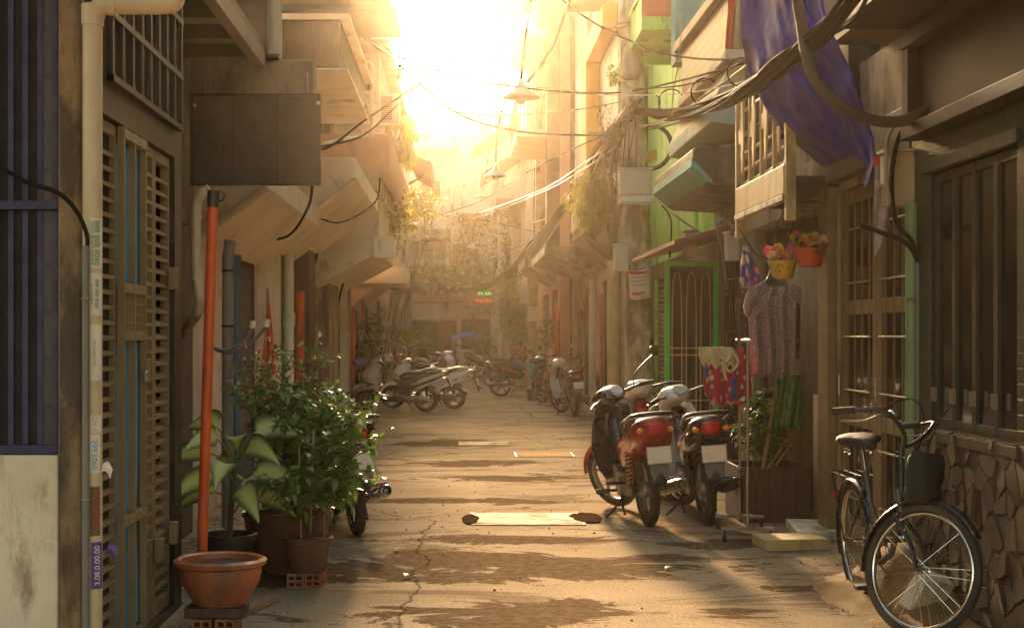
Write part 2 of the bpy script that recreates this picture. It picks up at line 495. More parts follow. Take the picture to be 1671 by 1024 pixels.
def bars(pl, u0, u1, z0, z1, parent, m, nv=6, nh=2, r=.008, o=0, name='window_bars'):
    mb = MB()
    for i in range(nv):
        u = u0 + (u1 - u0) * (i + .5) / nv
        mb.tube([pl.pt(u, z0, o), pl.pt(u, z1, o)], r, 5)
    for i in range(nh):
        z = z0 + (z1 - z0) * (i + .5) / nh
        mb.tube([pl.pt(u0, z, o + 2 * r), pl.pt(u1, z, o + 2 * r)], r, 5)
    return mb.build(name, m, parent, world=True)

def window(pl, u0, u1, z0, z1, parent, fm=M_cream, gm=M_glassb, n=2, rows=1, o=-.1, fw=.05, bar=None, sill=True, name='window'):
    f = MB()
    f.pbox(pl, u0, u1, z1 - fw, z1, o - .03, o + .03); f.pbox(pl, u0, u1, z0, z0 + fw, o - .03, o + .03)
    f.pbox(pl, u0, u0 + fw, z0 + fw, z1 - fw, o - .03, o + .03); f.pbox(pl, u1 - fw, u1, z0 + fw, z1 - fw, o - .03, o + .03)
    for i in range(1, n):
        u = u0 + (u1 - u0) * i / n
        f.pbox(pl, u - fw / 2, u + fw / 2, z0 + fw, z1 - fw, o - .027, o + .027)
    for i in range(1, rows):
        z = z0 + (z1 - z0) * i / rows
        f.pbox(pl, u0 + fw, u1 - fw, z - fw / 3, z + fw / 3, o - .022, o + .022)
    w = f.build(name, fm, parent, bevel=.004, world=True)
    MB().pbox(pl, u0 + fw, u1 - fw, z0 + fw, z1 - fw, o - .012, o - .004).build('pane', gm, w, world=True)
    if sill: MB().pbox(pl, u0 - .06, u1 + .06, z0 - .06, z0 - .002, -.1, .07).build('sill', M_conc, w, bevel=.006, world=True)
    if bar: bars(pl, u0, u1, z0, z1, w, bar, max(3, int((u1 - u0) / .13)), 3, .008, o + .07)
    return w

def shutter_door(pl, u0, u1, z0, z1, parent, m, pitch=.07, o=-.08, horizontal=True, name='shutter_door'):
    """corrugated leaf"""
    amp, rows = .012, []
    if horizontal:
        n = int((z1 - z0) / pitch * 4)
        for i in range(n + 1):
            z = z0 + (z1 - z0) * i / n
            rows.append([pl.pt(u0, z, o + amp * math.sin(i * math.pi / 2)), pl.pt(u1, z, o + amp * math.sin(i * math.pi / 2))])
    else:
        n = int((u1 - u0) / pitch * 4)
        for i in range(n + 1):
            u = u0 + (u1 - u0) * i / n
            rows.append([pl.pt(u, z0, o + amp * math.sin(i * math.pi / 2)), pl.pt(u, z1, o + amp * math.sin(i * math.pi / 2))])
    d = MB().grid(rows).build(name, m, parent, smooth=60, solid=.004, world=True)
    return d

def panel_door(pl, u0, u1, z0, z1, parent, m, leaves=2, o=-.08, rows=3, glass=None, bar=None):
    d = None
    for k in range(leaves):
        a, b = u0 + (u1 - u0) * k / leaves + .004, u0 + (u1 - u0) * (k + 1) / leaves - .004
        mb = MB(); fw = min(.1, (b - a) * .2)
        mb.pbox(pl, a, a + fw, z0, z1, o - .025, o + .025); mb.pbox(pl, b - fw, b, z0, z1, o - .025, o + .025)
        for i in range(rows + 1):
            z = z0 + (z1 - z0 - fw) * i / rows
            mb.pbox(pl, a + fw, b - fw, z, z + fw, o - .022, o + .022)
        d = mb.build('door', m, parent, bevel=.005, world=True)
        MB().pbox(pl, a + fw, b - fw, z0 + fw, z1 - fw, o - .012, o - .002).build('door_panel', glass or m, d, world=True)
        if bar: bars(pl, a + fw, b - fw, z0 + fw, z1 - fw, d, bar, 4, rows * 2, .009, o + .02, 'door_bars')
        MB().tube([pl.pt(b - fw * .5, z0 + 1.0, o + .05), pl.pt(b - fw * .5, z0 + 1.16, o + .05)], .009, 6).build('handle', M_steel, d, world=True)
    return d

def slab(pl, u0, u1, z0, z1, o1, parent, m, name='balcony', o0=.002, bev=.012):
    return MB().pbox(pl, u0, u1, z0, z1, o0, o1).build(name, m, parent, bevel=bev, world=True)

def bracket_canopy(pl, u0, u1, zw, ze, o1, parent, m, th=.09, pipe=True, flat=None):
    """canopy: slab above, sloping underside from the wall (low, zw) to the edge (high, ze)"""
    zt = ze + .22 if flat is None else flat
    mb = MB().prism([pl.pt(u0, zw, .002), pl.pt(u0, ze, o1), pl.pt(u0, zt, o1), pl.pt(u0, zt, .002)], pl.u * (u1 - u0))
    c = mb.build('canopy', m, parent, bevel=.01, world=True)
    if pipe:
        MB().tube([pl.pt(u0 - .04, zw - .02, .02), pl.pt(u0 - .04, ze - .02, o1 + .02)], .035, 8).build('gutter_pipe', M_pvc, c, smooth=50, world=True)
    return c

def rail(pl, u0, u1, z0, z1, o, parent, m, n=10, name='railing', r=.012):
    mb = MB()
    for i in range(n + 1):
        u = u0 + (u1 - u0) * i / n
        mb.tube([pl.pt(u, z0, o), pl.pt(u, z1, o)], r, 5)
    for z in (z0 + .02, (z0 + z1) / 2, z1): mb.tube([pl.pt(u0, z, o), pl.pt(u1, z, o)], r * 1.3, 5)
    return mb.build(name, m, parent, world=True)

# ---- left 1: the house whose front faces us beside the grey pipe
pl = PFront(6.2)
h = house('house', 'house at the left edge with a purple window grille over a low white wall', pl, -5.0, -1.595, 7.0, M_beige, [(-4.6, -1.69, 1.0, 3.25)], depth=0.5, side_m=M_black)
MB().pbox(pl, -5.0, -1.685, 0, 1.0, .002, .03).build('low_wall', M_white, h, bevel=.01, world=True)
MB().pbox(pl, -1.683, -1.588, 0, 6.9, .002, .028).build('corner_pillar', mat('peeling_pillar', (.26, .16, .07), (.17, .10, .045), dirt=.95, dirtc=(.045, .028, .014), dscale=5, bump=.6), h, bevel=.01, world=True)
g = MB()
for i in range(40):
    u = -1.72 - i * .062
    g.pbox(pl, u - .012, u + .012, 1.03, 3.2, -.09, -.045)
for z in (1.005, 2.035, 3.2): g.pbox(pl, -4.55, -1.695, z, z + .035, -.044, -.006)
g.build('window_grille', M_purple, h, world=True)
MB().pbox(pl, -4.6, -1.69, 3.252, 3.42, .002, .1).build('lintel', M_rust, h, world=True)

# ---- left 2: gate house
xl = -1.55
pl = PLeft(xl)
h = house('house', 'dark narrow house with a tall cream louvred folding gate on the left', pl, 6.25, 8.2, 7.0, mat_brick('dark_wall_tiles', (.045, .026, .014), (.03, .018, .01), (.014, .009, .006), .2, .2, rough=.4), [(6.36, 8.0, .04, 2.47)], depth=4.0, side_m=M_black)
M_gate = mat('cream_gate_enamel', (.24, .175, .085), (.17, .12, .055), rough=.5, dirt=.35, dirtc=(.12, .06, .025))
def louvre(a, b, z0=.05, z1=2.46, pitch=.069, o=-.05):
    mb = MB(); fw = .03
    mb.pbox(pl, a, a + fw, z0, z1, o - .02, o + .025); mb.pbox(pl, b - fw, b, z0, z1, o - .02, o + .025)
    mb.pbox(pl, a + fw, b - fw, z0, z0 + .05, o - .02, o + .025); mb.pbox(pl, a + fw, b - fw, z1 - .05, z1, o - .02, o + .025)
    n = int((z1 - z0 - .1) / pitch)
    for i in range(n):
        z = z0 + .06 + i * pitch
        mb.add([pl.pt(a + fw, z, o + .02), pl.pt(b - fw, z, o + .02), pl.pt(b - fw, z + .03, o - .02), pl.pt(a + fw, z + .03, o - .02)], [(0, 1, 2, 3)])
        mb.pbox(pl, a + fw, b - fw, z - .009, z + .009, o + .012, o + .024)
    d = mb.build('louvred_leaf', M_gate, h, world=True)
    return d
for a, b in ((6.37, 6.74), (7.25, 7.57), (7.59, 7.98)): louvre(a, b)
# middle leaf: open bars, lattice band and a blue curtain behind
d = MB()
for u in (6.755, 6.98, 7.225): d.pbox(pl, u - .012, u + .012, .05, 2.46, -.02, .012)
for z in (.05, .62, 1.48, 1.70, 2.41): d.pbox(pl, 6.75, 7.24, z, z + .045, -.022, .014)
for i in range(12): d.pbox(pl, 6.78 + i * .036, 6.786 + i * .036, 1.52, 1.70, -.015, .005)
for z in (1.56, 1.60, 1.65): d.pbox(pl, 6.76, 7.23, z, z + .006, -.014, .004)
d = d.build('open_leaf', M_gate, h, world=True)
rowsc = []
for i in range(40):
    z = .1 + 2.3 * i / 39
    rowsc.append([pl.pt(6.76 + .47 * k / 24, z, -.045 + .016 * math.sin(k * 1.9 + .6 * math.sin(z * 3)) * (1 - .55 * math.exp(-((z - .62) / .15) ** 2))) for k in range(25)])
MB().grid(rowsc).build('curtain', mat('blue_curtain', (.03, .24, .48), (.16, .42, .58), rough=.9, scale=14, stretch=(1, 1, .12)), d, smooth=180, world=True)
for u, z in ((7.24, 1.27), (7.58, .34), (7.95, .38), (7.95, 1.75)): MB().pbox(pl, u - .03, u + .03, z, z + .12, -.02, .025).build('hinge', M_gate, h, bevel=.005, world=True)
MB().torus(pl.pt(7.18, 1.3, .02), (1, 0, 0), .025, .008, 12, 6).build('ring_handle', M_steel, h, smooth=180, world=True)
# open lattice over the gate
g = MB()
for i in range(9):
    u = 6.45 + i * .2
    g.pbox(pl, u, u + .03, 2.62, 3.5, .002, .03)
for z in (2.62, 2.9, 3.2, 3.5): g.pbox(pl, 6.45, 8.08, z, z + .03, .004, .034)
g.build('vent_lattice', M_woodx, h, world=True)

# ribbed timber eaves that project over the gate
e = thing('eaves', 'dark ribbed timber eaves projecting above the cream gate', 'eaves', (-1.75, 9, 3.6))
MB().box(-2.3, -1.46, 6.4, 11.0, 3.62, 3.68).build('boarding', M_woodx, e, world=True)
for i in range(7):
    y = 6.7 + i * .66
    MB().box(-2.25, -1.47, y, y + .07, 3.52, 3.618).build('rafter', M_woodx, e, world=True)
MB().box(-1.53, -1.455, 6.4, 11.0, 3.5, 3.617).build('edge_beam', M_wood, e, world=True)

# ---- left 3: set back, brown, with hanging signboard
pl = PLeft(-2.05)
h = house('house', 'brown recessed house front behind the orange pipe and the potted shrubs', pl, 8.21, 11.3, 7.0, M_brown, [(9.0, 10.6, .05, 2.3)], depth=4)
shutter_door(pl, 9.03, 10.57, .06, 2.28, h, M_dark, o=-.06, name='roller_shutter')
MB().pbox(pl, 8.9, 10.7, 2.302, 2.42, .002, .09).build('lintel', M_conc_dk, h, bevel=.01, world=True)
f = thing('concrete_beam', 'dusty concrete beam across the house end above the brown signboard', 'beam', (-1.6, 11.3, 3.3))
MB().box(-2.05, X(512, 11.2), 11.2, 11.45, Z(160, 11.2), Z(97, 11.2)).build('beam', M_conc_dk, f, bevel=.015, world=True)
MB().box(-2.05, X(455, 11.2), 11.15, 11.4, Z(95, 11.2), 5.6).build('upper_panel', M_wood, f, world=True)
MB().tube([(X(447, 11.1), 11.08, Z(90, 11.1)), (X(447, 11.1), 11.08, 5.8)], .05, 10).build('downpipe', M_greypipe, f, smooth=50, world=True)

# ---- left 4: pale house with canopies and balconies
pl = PLeft(-2.15)
h = house('house', 'pale house with sloped concrete canopies, green doors and a blue door frame', pl, 11.45, 20.4, 7.2, M_pale,
          [(13.8, 15.5, .05, 2.6), (16.75, 19.0, .05, 2.7), (14, 16, 3.2, 4.4)], depth=5)
MB().pbox(pl, 13.8, 14.15, .05, 2.6, -.1, .05).build('door_frame', mat('blue_paint', (.03, .12, .22), dirt=.3), h, world=True)
panel_door(pl, 14.16, 15.5, .05, 2.6, h, mat('mauve_door', (.14, .095, .085), (.11, .075, .065), dirt=.2), 1, -.03, 2)
shutter_door(pl, 16.77, 18.95, .06, 2.68, h, mat('sage_green_door', (.17, .26, .13), (.13, .2, .10), dirt=.3, dirtc=(.09, .1, .05)), .16, -.04, False, 'folding_door')
MB().pbox(pl, 15.6, 16.7, 0, 3.0, .002, .12).build('pilaster', M_pale, h, bevel=.01, world=True)
MB().pbox(pl, 19.1, 19.9, 0, 3.2, .002, .2).build('pilaster', mat('rust_brown_paint', (.11, .045, .025), dirt=.3), h, bevel=.01, world=True)
MB().tube([pl.pt(17.9, .0, .07), pl.pt(17.9, 1.7, .07), pl.pt(17.9, 3.0, .07)], .06, 10).build('downpipe', M_white2, h, smooth=50, world=True)
MB().tube([pl.pt(17.9, 1.62, .07), pl.pt(17.9, 1.78, .07)], .08, 10).build('pipe_collar', M_white2, h, smooth=50, world=True)
bracket_canopy(pl, 11.6, 15.8, Z(395, 11.6), Z(302, 11.6), .62, h, M_pale)
bracket_canopy(pl, 15.95, 20.3, Z(402, 15.95), Z(290, 15.95), 1.02, h, M_pale)
slab(pl, 13.0, 16.3, 3.87, 4.29, 1.10, h, M_wood)
MB().pbox(pl, 13.0, 16.3, 3.85, 3.868, .003, 1.16).build('soffit', M_pale, h, world=True)
MB().pbox(pl, 12.96, 16.34, 4.29, 4.34, .003, 1.18).build('balcony_cap', M_pale, h, world=True)
slab(pl, 15.0, 16.2, 4.86, 6.4, 1.42, h, M_wood)
MB().pbox(pl, 14.9, 16.3, 4.80, 4.858, .003, 1.5).build('soffit', M_woodx, h, world=True)

# ---- left 5: beige house with lattice
pl = PLeft(-2.18)
h = house('house', 'beige house with a broad plain pilaster and dark lattice shutters behind the scooters', pl, 20.5, 29.5, 5.2, M_beige, [(21.2, 22.6, .05, 2.6), (25.0, 26.7, .05, 2.5), (27.5, 29.0, .05, 2.4)], depth=5)
shutter_door(pl, 21.22, 22.58, .06, 2.58, h, M_brown, o=-.05, horizontal=False, name='folding_door')
MB().pbox(pl, 22.7, 24.6, 0, 3.0, .002, .16).build('pilaster', M_beige, h, bevel=.01, world=True)
bars(pl, 25.0, 26.7, .06, 2.5, h, mat('grey_lattice', (.13, .12, .12), dirt=.3), 12, 9, .012, -.04, 'door_grille')
MB().pbox(pl, 26.75, 27.4, 0, 2.7, .002, .12).build('pilaster', M_white2, h, bevel=.01, world=True)
shutter_door(pl, 27.52, 28.98, .06, 2.38, h, M_red, o=-.05, horizontal=False, name='folding_door')
c = bracket_canopy(pl, 22.0, 26.5, Z(470, 22.5), Z(415, 22.5), .98, h, M_pale, flat=Z(330, 22.5), pipe=False)
MB().box(X(610, 22), -1.0, 22.0, 25, Z(390, 22), Z(386, 22)).build('planter_lip', M_white2, h, world=True)
slab(pl, 26.7, 29.2, 2.45, 2.75, 1.2, h, M_pale, 'canopy')

# balcony with hanging plants and patched tin wall above it
hb = house('house', 'tin patched upper storey with pipes and a planted balcony on the left', PLeft(-1.75), 20.6, 30, 8.2, M_corr, [(25, 27, 3.6, 4.9)], depth=4, z0=5.21)
pl = PLeft(-2.18)
slab(pl, 20.6, 28.8, Z(292, 21.5), Z(232, 21.5), 1.2, h, mat('rosy_plaster', (.62, .30, .15), (.5, .24, .12), dirt=.3))
MB().pbox(pl, 20.62, 28.8, Z(318, 21.5), Z(293, 21.5), .003, 1.05).build('soffit', M_beige, h, world=True)
slab(PLeft(-1.75), 22.0, 28.5, Z(170, 23), Z(108, 23), .55, hb, M_corr, 'tin_screen')
slab(PLeft(-1.75), 22.0, 28.5, Z(92, 23), Z(40, 23), .56, hb, M_corr, 'tin_screen')
slab(PLeft(-1.75), 21.6, 28.6, Z(104, 23), Z(93, 23), .72, hb, M_rust, 'steel_joist')
window(PLeft(-1.75), 25.0, 27.0, 5.3, 5.9, hb, M_white2, M_glassb, 2, 1, o=.03, sill=False)

# ---- left 6 / 7: further down
pl = PLeft(-2.25)
h = house('house', 'pale house with small canopies behind the leafy bush down the alley on the left', pl, 29.7, 46, 6.2, M_pale, [(31, 33, .05, 2.5), (35, 37, .05, 2.5), (40, 42, .05, 2.5), (32, 34, 3.8, 5.2), (38, 40, 3.8, 5.2)], depth=6)
for a in (31, 35, 40): shutter_door(pl, a + .02, a + 1.98, .06, 2.48, h, (M_brown, M_dark, M_rust)[int(a) % 3], o=-.05, name='folding_door')
for a in (32, 38): window(pl, a, a + 2, 3.8, 5.2, h, M_white2, M_glassb, 3, 2)
bracket_canopy(pl, 30, 34, Z(505, 31), Z(440, 31), .98, h, M_pale, pipe=False)
slab(pl, 36, 44, 2.9, 3.1, 1.1, h, M_conc)
h = house('house', 'farthest pale house on the left before the alley closes', pl, 46.2, 69, 8.6, M_pale, [(50, 52, 4, 5.4), (58, 60, 4, 5.4), (50, 53, .05, 2.5), (60, 62, .05, 2.5)], depth=6)
for a in (50, 58): window(pl, a, a + 2, 4, 5.4, h, M_white2, M_glassb, 3, 2)
for a, b in ((50, 53), (60, 62)): shutter_door(pl, a + .02, b - .02, .06, 2.48, h, M_brown, o=-.05, name='folding_door')
slab(pl, 47, 56, 3.1, 3.4, 1.0, h, M_conc)

# ---- the house that closes the alley
pl = PFront(70)
h = house('house', 'pale three storey house closing the far end of the alley', pl, -8, 9, 12.2, M_white2,
          [(X(640, 70), X(745, 70), .05, 2.2), (X(752, 70), X(800, 70), .05, 2.3), (X(688, 70), X(730, 70), 4.3, 5.7), (X(740, 70), X(765, 70), 4.2, 5.9), (X(684, 70), X(722, 70), 8.0, 9.0), (X(684, 70), X(722, 70), 9.4, 9.9)], depth=8)
MB().pbox(pl, X(610, 70), X(745, 70), Z(522, 70), Z(494, 70), .05, .35).build('signboard', M_white2, h, bevel=.02, world=True)
MB().pbox(pl, -5, 6, Z(494, 70) + .02, Z(470, 70), .003, .7).build('tiled_canopy', mat('orange_tiles', (.5, .2, .08), (.4, .15, .06), dirt=.3), h, bevel=.03, world=True)
shutter_door(pl, X(641, 70), X(712, 70), .06, 2.18, h, mat('dark_green_door', (.05, .09, .05), dirt=.2), .2, -.1, False, 'folding_door')
panel_door(pl, X(713, 70), X(744, 70), .06, 2.18, h, mat('orange_wood', (.32, .14, .05), dirt=.2), 2)
shutter_door(pl, X(753, 70), X(799, 70), .06, 2.28, h, M_wood, .15, -.1, False, 'folding_door')
window(pl, X(688, 70), X(730, 70), 4.3, 5.7, h, M_white2, mat_glass('amber_glass', (.3, .16, .07)), 2, 2, bar=M_white2, fw=.09)
window(pl, X(740, 70), X(765, 70), 4.2, 5.9, h, M_wood, M_glassb, 2, 1)
window(pl, X(684, 70), X(722, 70), 8.0, 9.0, h, M_white2, M_red, 2, 1, fw=.1)
window(pl, X(684, 70), X(722, 70), 9.4, 9.9, h, M_white2, M_glassb, 2, 3, sill=False)
slab(pl, -8, X(736, 70), 6.0, 6.5, 1.3, h, M_beige, 'balcony')
slab(pl, -8, X(742, 70), 10.3, 10.5, 1.0, h, M_white2, 'cornice')
MB().pbox(pl, X(735, 70), X(742, 70), 6.5, 10.3, .003, .25).build('pilaster', M_white2, h, world=True)
slab(pl, X(744, 70), 8, 7.2, 7.5, 1.6, h, M_white2, 'balcony')
rail(pl, -8, X(736, 70), 6.5, 7.2, 1.25, h, M_white2, 30)
rail(pl, -8, 6, 12.2, 13.0, -.3, h, M_white2, 36, r=.03)
MB().pbox(pl, -8, X(830, 70), 13.3, 13.5, -3, .2).build('roof_terrace_cover', M_rust, h, world=True)
for u in (-5, -2.5, -.6, 1.2): MB().pbox(pl, u, u + .15, 12.2, 13.3, -.5, -.35).build('terrace_post', M_white2, h, world=True)

# ---- right 1: stone and tile house at the edge
xr = 2.70
pl = PRight(xr)
M_rtile = mat_brick('green_grey_tiles', (.055, .058, .032), (.038, .042, .022), (.02, .017, .01), .16, .075, rough=.35, msize=.006, dirt=.6)
h = house('house', 'tiled house on the right with dark four leaf window above a crazy paved stone base', pl, 3.0, 8.78, 4.3, M_rtile, [(7.12, 8.42, Z(712, 7.8), Z(262, 7.8))], depth=5, side_m=M_black, z0=.0)
zw0, zw1 = Z(712, 7.8), Z(262, 7.8)
n = 4
for k in range(n):
    a, b = 7.14 + 1.26 * k / n, 7.14 + 1.26 * (k + 1) / n
    f = MB(); fw = .028
    for q in ((a, a + fw, zw0 + .01, zw1 - .01), (b - fw, b, zw0 + .01, zw1 - .01)): f.pbox(pl, *q, -.06, -.015)
    f.pbox(pl, a + fw, b - fw, zw0 + .01, zw0 + .07, -.06, -.017); f.pbox(pl, a + fw, b - fw, zw1 - .06, zw1 - .01, -.06, -.017)
    w = f.build('window', mat('olive_frame', (.05, .04, .022), (.035, .028, .016), rough=.45, dirt=.3), h, bevel=.003, world=True)
    MB().pbox(pl, a + fw, b - fw, zw0 + .07, zw1 - .06, -.042, -.036).build('pane', M_glass, w, world=True)
    MB().pbox(pl, b - .04, b + .012, zw0 + .16, zw0 + .24, -.014, .006).build('hinge', M_steel, w, world=True)
f = MB()
f.pbox(pl, 7.06, 8.48, zw1 + .002, zw1 + .07, .002, .03)
f.build('window_head', mat('olive_frame2', (.07, .06, .033), dirt=.3), h, bevel=.004, world=True)
MB().pbox(pl, 7.06, 8.48, zw0 - .06, zw0 - .002, .002, .03).build('window_sill', MATS['olive_frame2'], h, bevel=.004, world=True)

# crazy paving: irregular stones standing proud of the mortar
def stone_base():
    rnd = random.Random(5)
    t = NT('split_stone')
    oi = t.node('NewGeometry')
    n = t.noise(t.coord(), 9, 7, .7)
    rp = t.ramp(oi.outputs['Random Per Island'], [(0, (.075, .045, .022)), (.3, (.13, .078, .036)), (.55, (.045, .034, .022)), (.8, (.16, .09, .037)), (1, (.034, .028, .022))])
    t.set(Base_Color=t.mix(t.ramp(n, [(.4, 0), (.7, .6)]), rp, (.06, .042, .025)), Roughness=.65)
    t.bump(t.noise(t.coord(), 26, 8, .75), .8, .02)
    mb = MB()
    u0, u1, z0, z1 = 5.0, 8.76, .02, .98
    pts = []
    nu, nz = 40, 5
    for i in range(nu):
        for j in range(nz):
            pts.append((u0 + (i + .5 + rnd.uniform(-.62, .62)) * (u1 - u0) / nu, z0 + (j + .5 + .5 * (i % 2) - .25 + rnd.uniform(-.6, .6)) * (z1 - z0) / nz))
    def clip(poly, a, b):      # keep the side nearer a
        mx, my = (a[0] + b[0]) / 2, (a[1] + b[1]) / 2; nx, ny = b[0] - a[0], b[1] - a[1]
        out = []
        for p, q in zip(poly, poly[1:] + poly[:1]):
            dp, dq = (p[0] - mx) * nx + (p[1] - my) * ny, (q[0] - mx) * nx + (q[1] - my) * ny
            if dp <= 0: out.append(p)
            if dp * dq < 0:
                s = dp / (dp - dq); out.append((p[0] + (q[0] - p[0]) * s, p[1] + (q[1] - p[1]) * s))
        return out
    for a in pts:
        poly = [(u0, z0), (u1, z0), (u1, z1), (u0, z1)]
        for b in pts:
            if b is a or abs(b[0] - a[0]) > .5 or abs(b[1] - a[1]) > .9: continue
            poly = clip(poly, a, b)
            if len(poly) < 3: break
        if len(poly) < 3: continue
        cx, cz = sum(p[0] for p in poly) / len(poly), sum(p[1] for p in poly) / len(poly)
        g = .006
        sh = []
        for p in poly:
            dx, dz = p[0] - cx, p[1] - cz; L = math.hypot(dx, dz)
            if L < .02: break
            k = max(0, 1 - g * 1.4 / L)
            sh.append((cx + dx * k, cz + dz * k))
        if len(sh) < 3: continue
        o = rnd.uniform(.014, .030); tl = rnd.uniform(-.15, .15); tz = rnd.uniform(-.1, .1)
        m = len(sh)
        v = [pl.pt(p[0], p[1], .004) for p in sh]
        v += [pl.pt(cx + (p[0] - cx) * .93, cz + (p[1] - cz) * .93, o + (p[0] - cx) * tl + (p[1] - cz) * tz) for p in sh]
        mb.add(v, [tuple(range(m, 2 * m))] + [(i, (i + 1) % m, m + (i + 1) % m, m + i) for i in range(m)])
    return mb, t.m
mb, ms = stone_base()
w = MB().pbox(pl, 5.0, 8.76, 0, .985, .001, .006).build('stone_base', mat('dark_mortar', (.085, .062, .038), dirt=.3), h, world=True)
mb.build('stone_cladding', ms, w, smooth=50, bevel=.009, world=True)
# boarded opening and eaves over it
pe = PRight(xr - .02)
MB().pbox(pl, 5.0, 8.5, Z(190, 8.2), Z(60, 8.2), .002, .05).build('boarded_hatch', M_woodx, h, world=True)
f = MB()
f.pbox(pl, 5.0, 8.62, Z(200, 8.2) - .05, Z(190, 8.2) - .003, .002, .12); f.pbox(pl, 5.0, 8.62, Z(60, 8.2) + .003, Z(40, 8.2) + .03, .002, .12)
f.pbox(pl, 8.503, 8.62, Z(190, 8.2), Z(60, 8.2), .002, .11)
f.build('hatch_frame', M_woodx, h, bevel=.006, world=True)
MB().pbox(pl, 5.0, 8.78, Z(30, 8.2) + .06, Z(30, 8.2) + .2, .002, .45).build('eaves_board', M_woodx, h, world=True)

# ---- right 2: beige door house
pl = PRight(2.80)
h = house('house', 'house with a tall cream panelled grille door behind the bicycle', pl, 8.8, 11.25, 3.4, M_beige, [(8.95, 10.9, .05, 2.56)], depth=5, side_m=M_black)
M_door = mat('cream_door_enamel', (.25, .17, .075), (.18, .12, .05), rough=.5, dirt=.4, dirtc=(.14, .07, .03))
panel_door(pl, 8.98, 10.87, .06, 2.55, h, M_door, 2, -.04, 3, M_glass, M_door)
MB().pbox(pl, 10.92, 11.22, 0, 2.62, .002, .07).build('door_post', M_door, h, bevel=.006, world=True)
MB().pbox(pl, 8.82, 11.25, 2.62, 2.9, .002, .1).build('lintel', M_conc_dk, h, bevel=.01, world=True)
MB().pbox(pl, 8.8, 8.93, 0, 2.55, .002, .04).build('green_jamb', mat('sage_jamb', (.16, .21, .10), dirt=.3), h, world=True)

# ---- right 3: grey corrugated hoarding and plaster
pl = PRight(2.95)
h = house('house', 'house closed by grey corrugated sheets behind the drying clothes', pl, 11.3, 14.4, 3.3, M_conc, [(11.5, 14.2, .05, 2.5)], depth=5)
shutter_door(pl, 11.52, 13.3, .06, 2.48, h, mat('dull_sheet', (.24, .19, .13), (.17, .135, .09), rough=.55, dirt=.5, dirtc=(.09, .05, .025)), .075, -.02, False, 'sheet_door')
MB().pbox(pl, 11.5, 12.15, .05, 1.02, .004, .03).build('white_panel', M_white, h, bevel=.005, world=True)
shutter_door(pl, 13.32, 14.18, .06, 2.48, h, M_brown, .06, -.03, False, 'sheet_door')
MB().pbox(pl, 11.3, 14.4, 2.52, 2.9, .002, .14).build('lintel', M_conc, h, bevel=.01, world=True)
# upper part of the same row, behind lattice and tarp
hu = house('house', 'dark upper storey behind the blue tarpaulin and cream lattice balcony', PRight(2.95), 9.0, 14.4, 7.4, M_conc_dk, [(9.8, 13.8, 3.8, 5.6)], depth=4, z0=3.42)

# ---- right 4: pillar and mossy canopy house
pl = PRight(3.05)
h = house('house', 'old house with mossy canopy and brick clad balcony beside the lime green one', pl, 14.45, 17.6, 7.4, M_conc, [(14.9, 17.3, .05, 2.5), (15, 17, 3.3, 4.4)], depth=5)
bars(pl, 14.9, 17.3, .06, 2.45, h, M_iron, 14, 4, .01, -.06, 'door_grille')
MB().pbox(pl, 14.92, 17.28, .06, 2.48, -.2, -.15).build('door', M_wood, h, world=True)
MB().pbox(pl, 14.2, 14.9, 0, 6.2, .002, .22).build('pilaster', M_conc, h, bevel=.015, world=True)
for z in (3.2, 3.32): MB().pbox(pl, 14.15, 14.95, z, z + .06, .003, .27).build('pilaster_band', M_conc, h, world=True)
# mossy canopy with teal edge
MB().prism([pl.pt(14.5, 2.95, .003), pl.pt(14.5, 2.98, .55), pl.pt(14.5, 3.2, .75), pl.pt(14.5, 3.36, .75), pl.pt(14.5, 3.42, .003)], pl.u * 2.9).build('mossy_canopy', M_moss, h, bevel=.03, world=True)
MB().prism([pl.pt(14.495, 3.0, .56), pl.pt(14.495, 3.04, .558), pl.pt(14.495, 3.25, .765), pl.pt(14.495, 3.17, .765)], pl.u * 2.91).build('teal_edge', M_teal, h, world=True)
# pale lit awning above and a brick clad balcony
MB().prism([pl.pt(14.6, 3.55, .003), pl.pt(14.6, 3.62, .56), pl.pt(14.6, 3.78, .56), pl.pt(14.6, 3.78, .003)], pl.u * 2.9).build('balcony_slab', mat('mint_paint', (.45, .62, .52), (.36, .5, .42), dirt=.3), h, bevel=.01, world=True)
MB().prism([pl.pt(14.6, 3.785, .003), pl.pt(14.6, 3.785, .55), pl.pt(14.6, 4.19, .36), pl.pt(14.6, 4.19, .003)], pl.u * 2.9).build('sloped_parapet', M_pale, h, bevel=.01, world=True)
MB().pbox(pl, 14.4, 17.4, 4.3, 4.86, .003, .42).build('balcony', mat_brick('brick_tiles', (.33, .15, .075), (.26, .11, .055), (.12, .07, .04), .35, .1, msize=.012, dirt=.25), h, bevel=.01, world=True)
MB().pbox(pl, 14.3, 17.5, 4.863, 4.98, .003, .5).build('balcony_cap', M_wood, h, bevel=.012, world=True)
MB().pbox(pl, 14.35, 17.45, 4.2, 4.297, .003, .46).build('balcony_base', M_pale, h, bevel=.012, world=True)
MB().prism([pl.pt(14.7, 2.62, .003), pl.pt(14.7, 2.42, .9), pl.pt(14.7, 2.46, .9), pl.pt(14.7, 2.7, .003)], pl.u * 3.6).build('tin_awning', mat('red_brown_tin', (.20, .06, .035), (.14, .04, .025), rough=.5, dirt=.4), h, world=True)

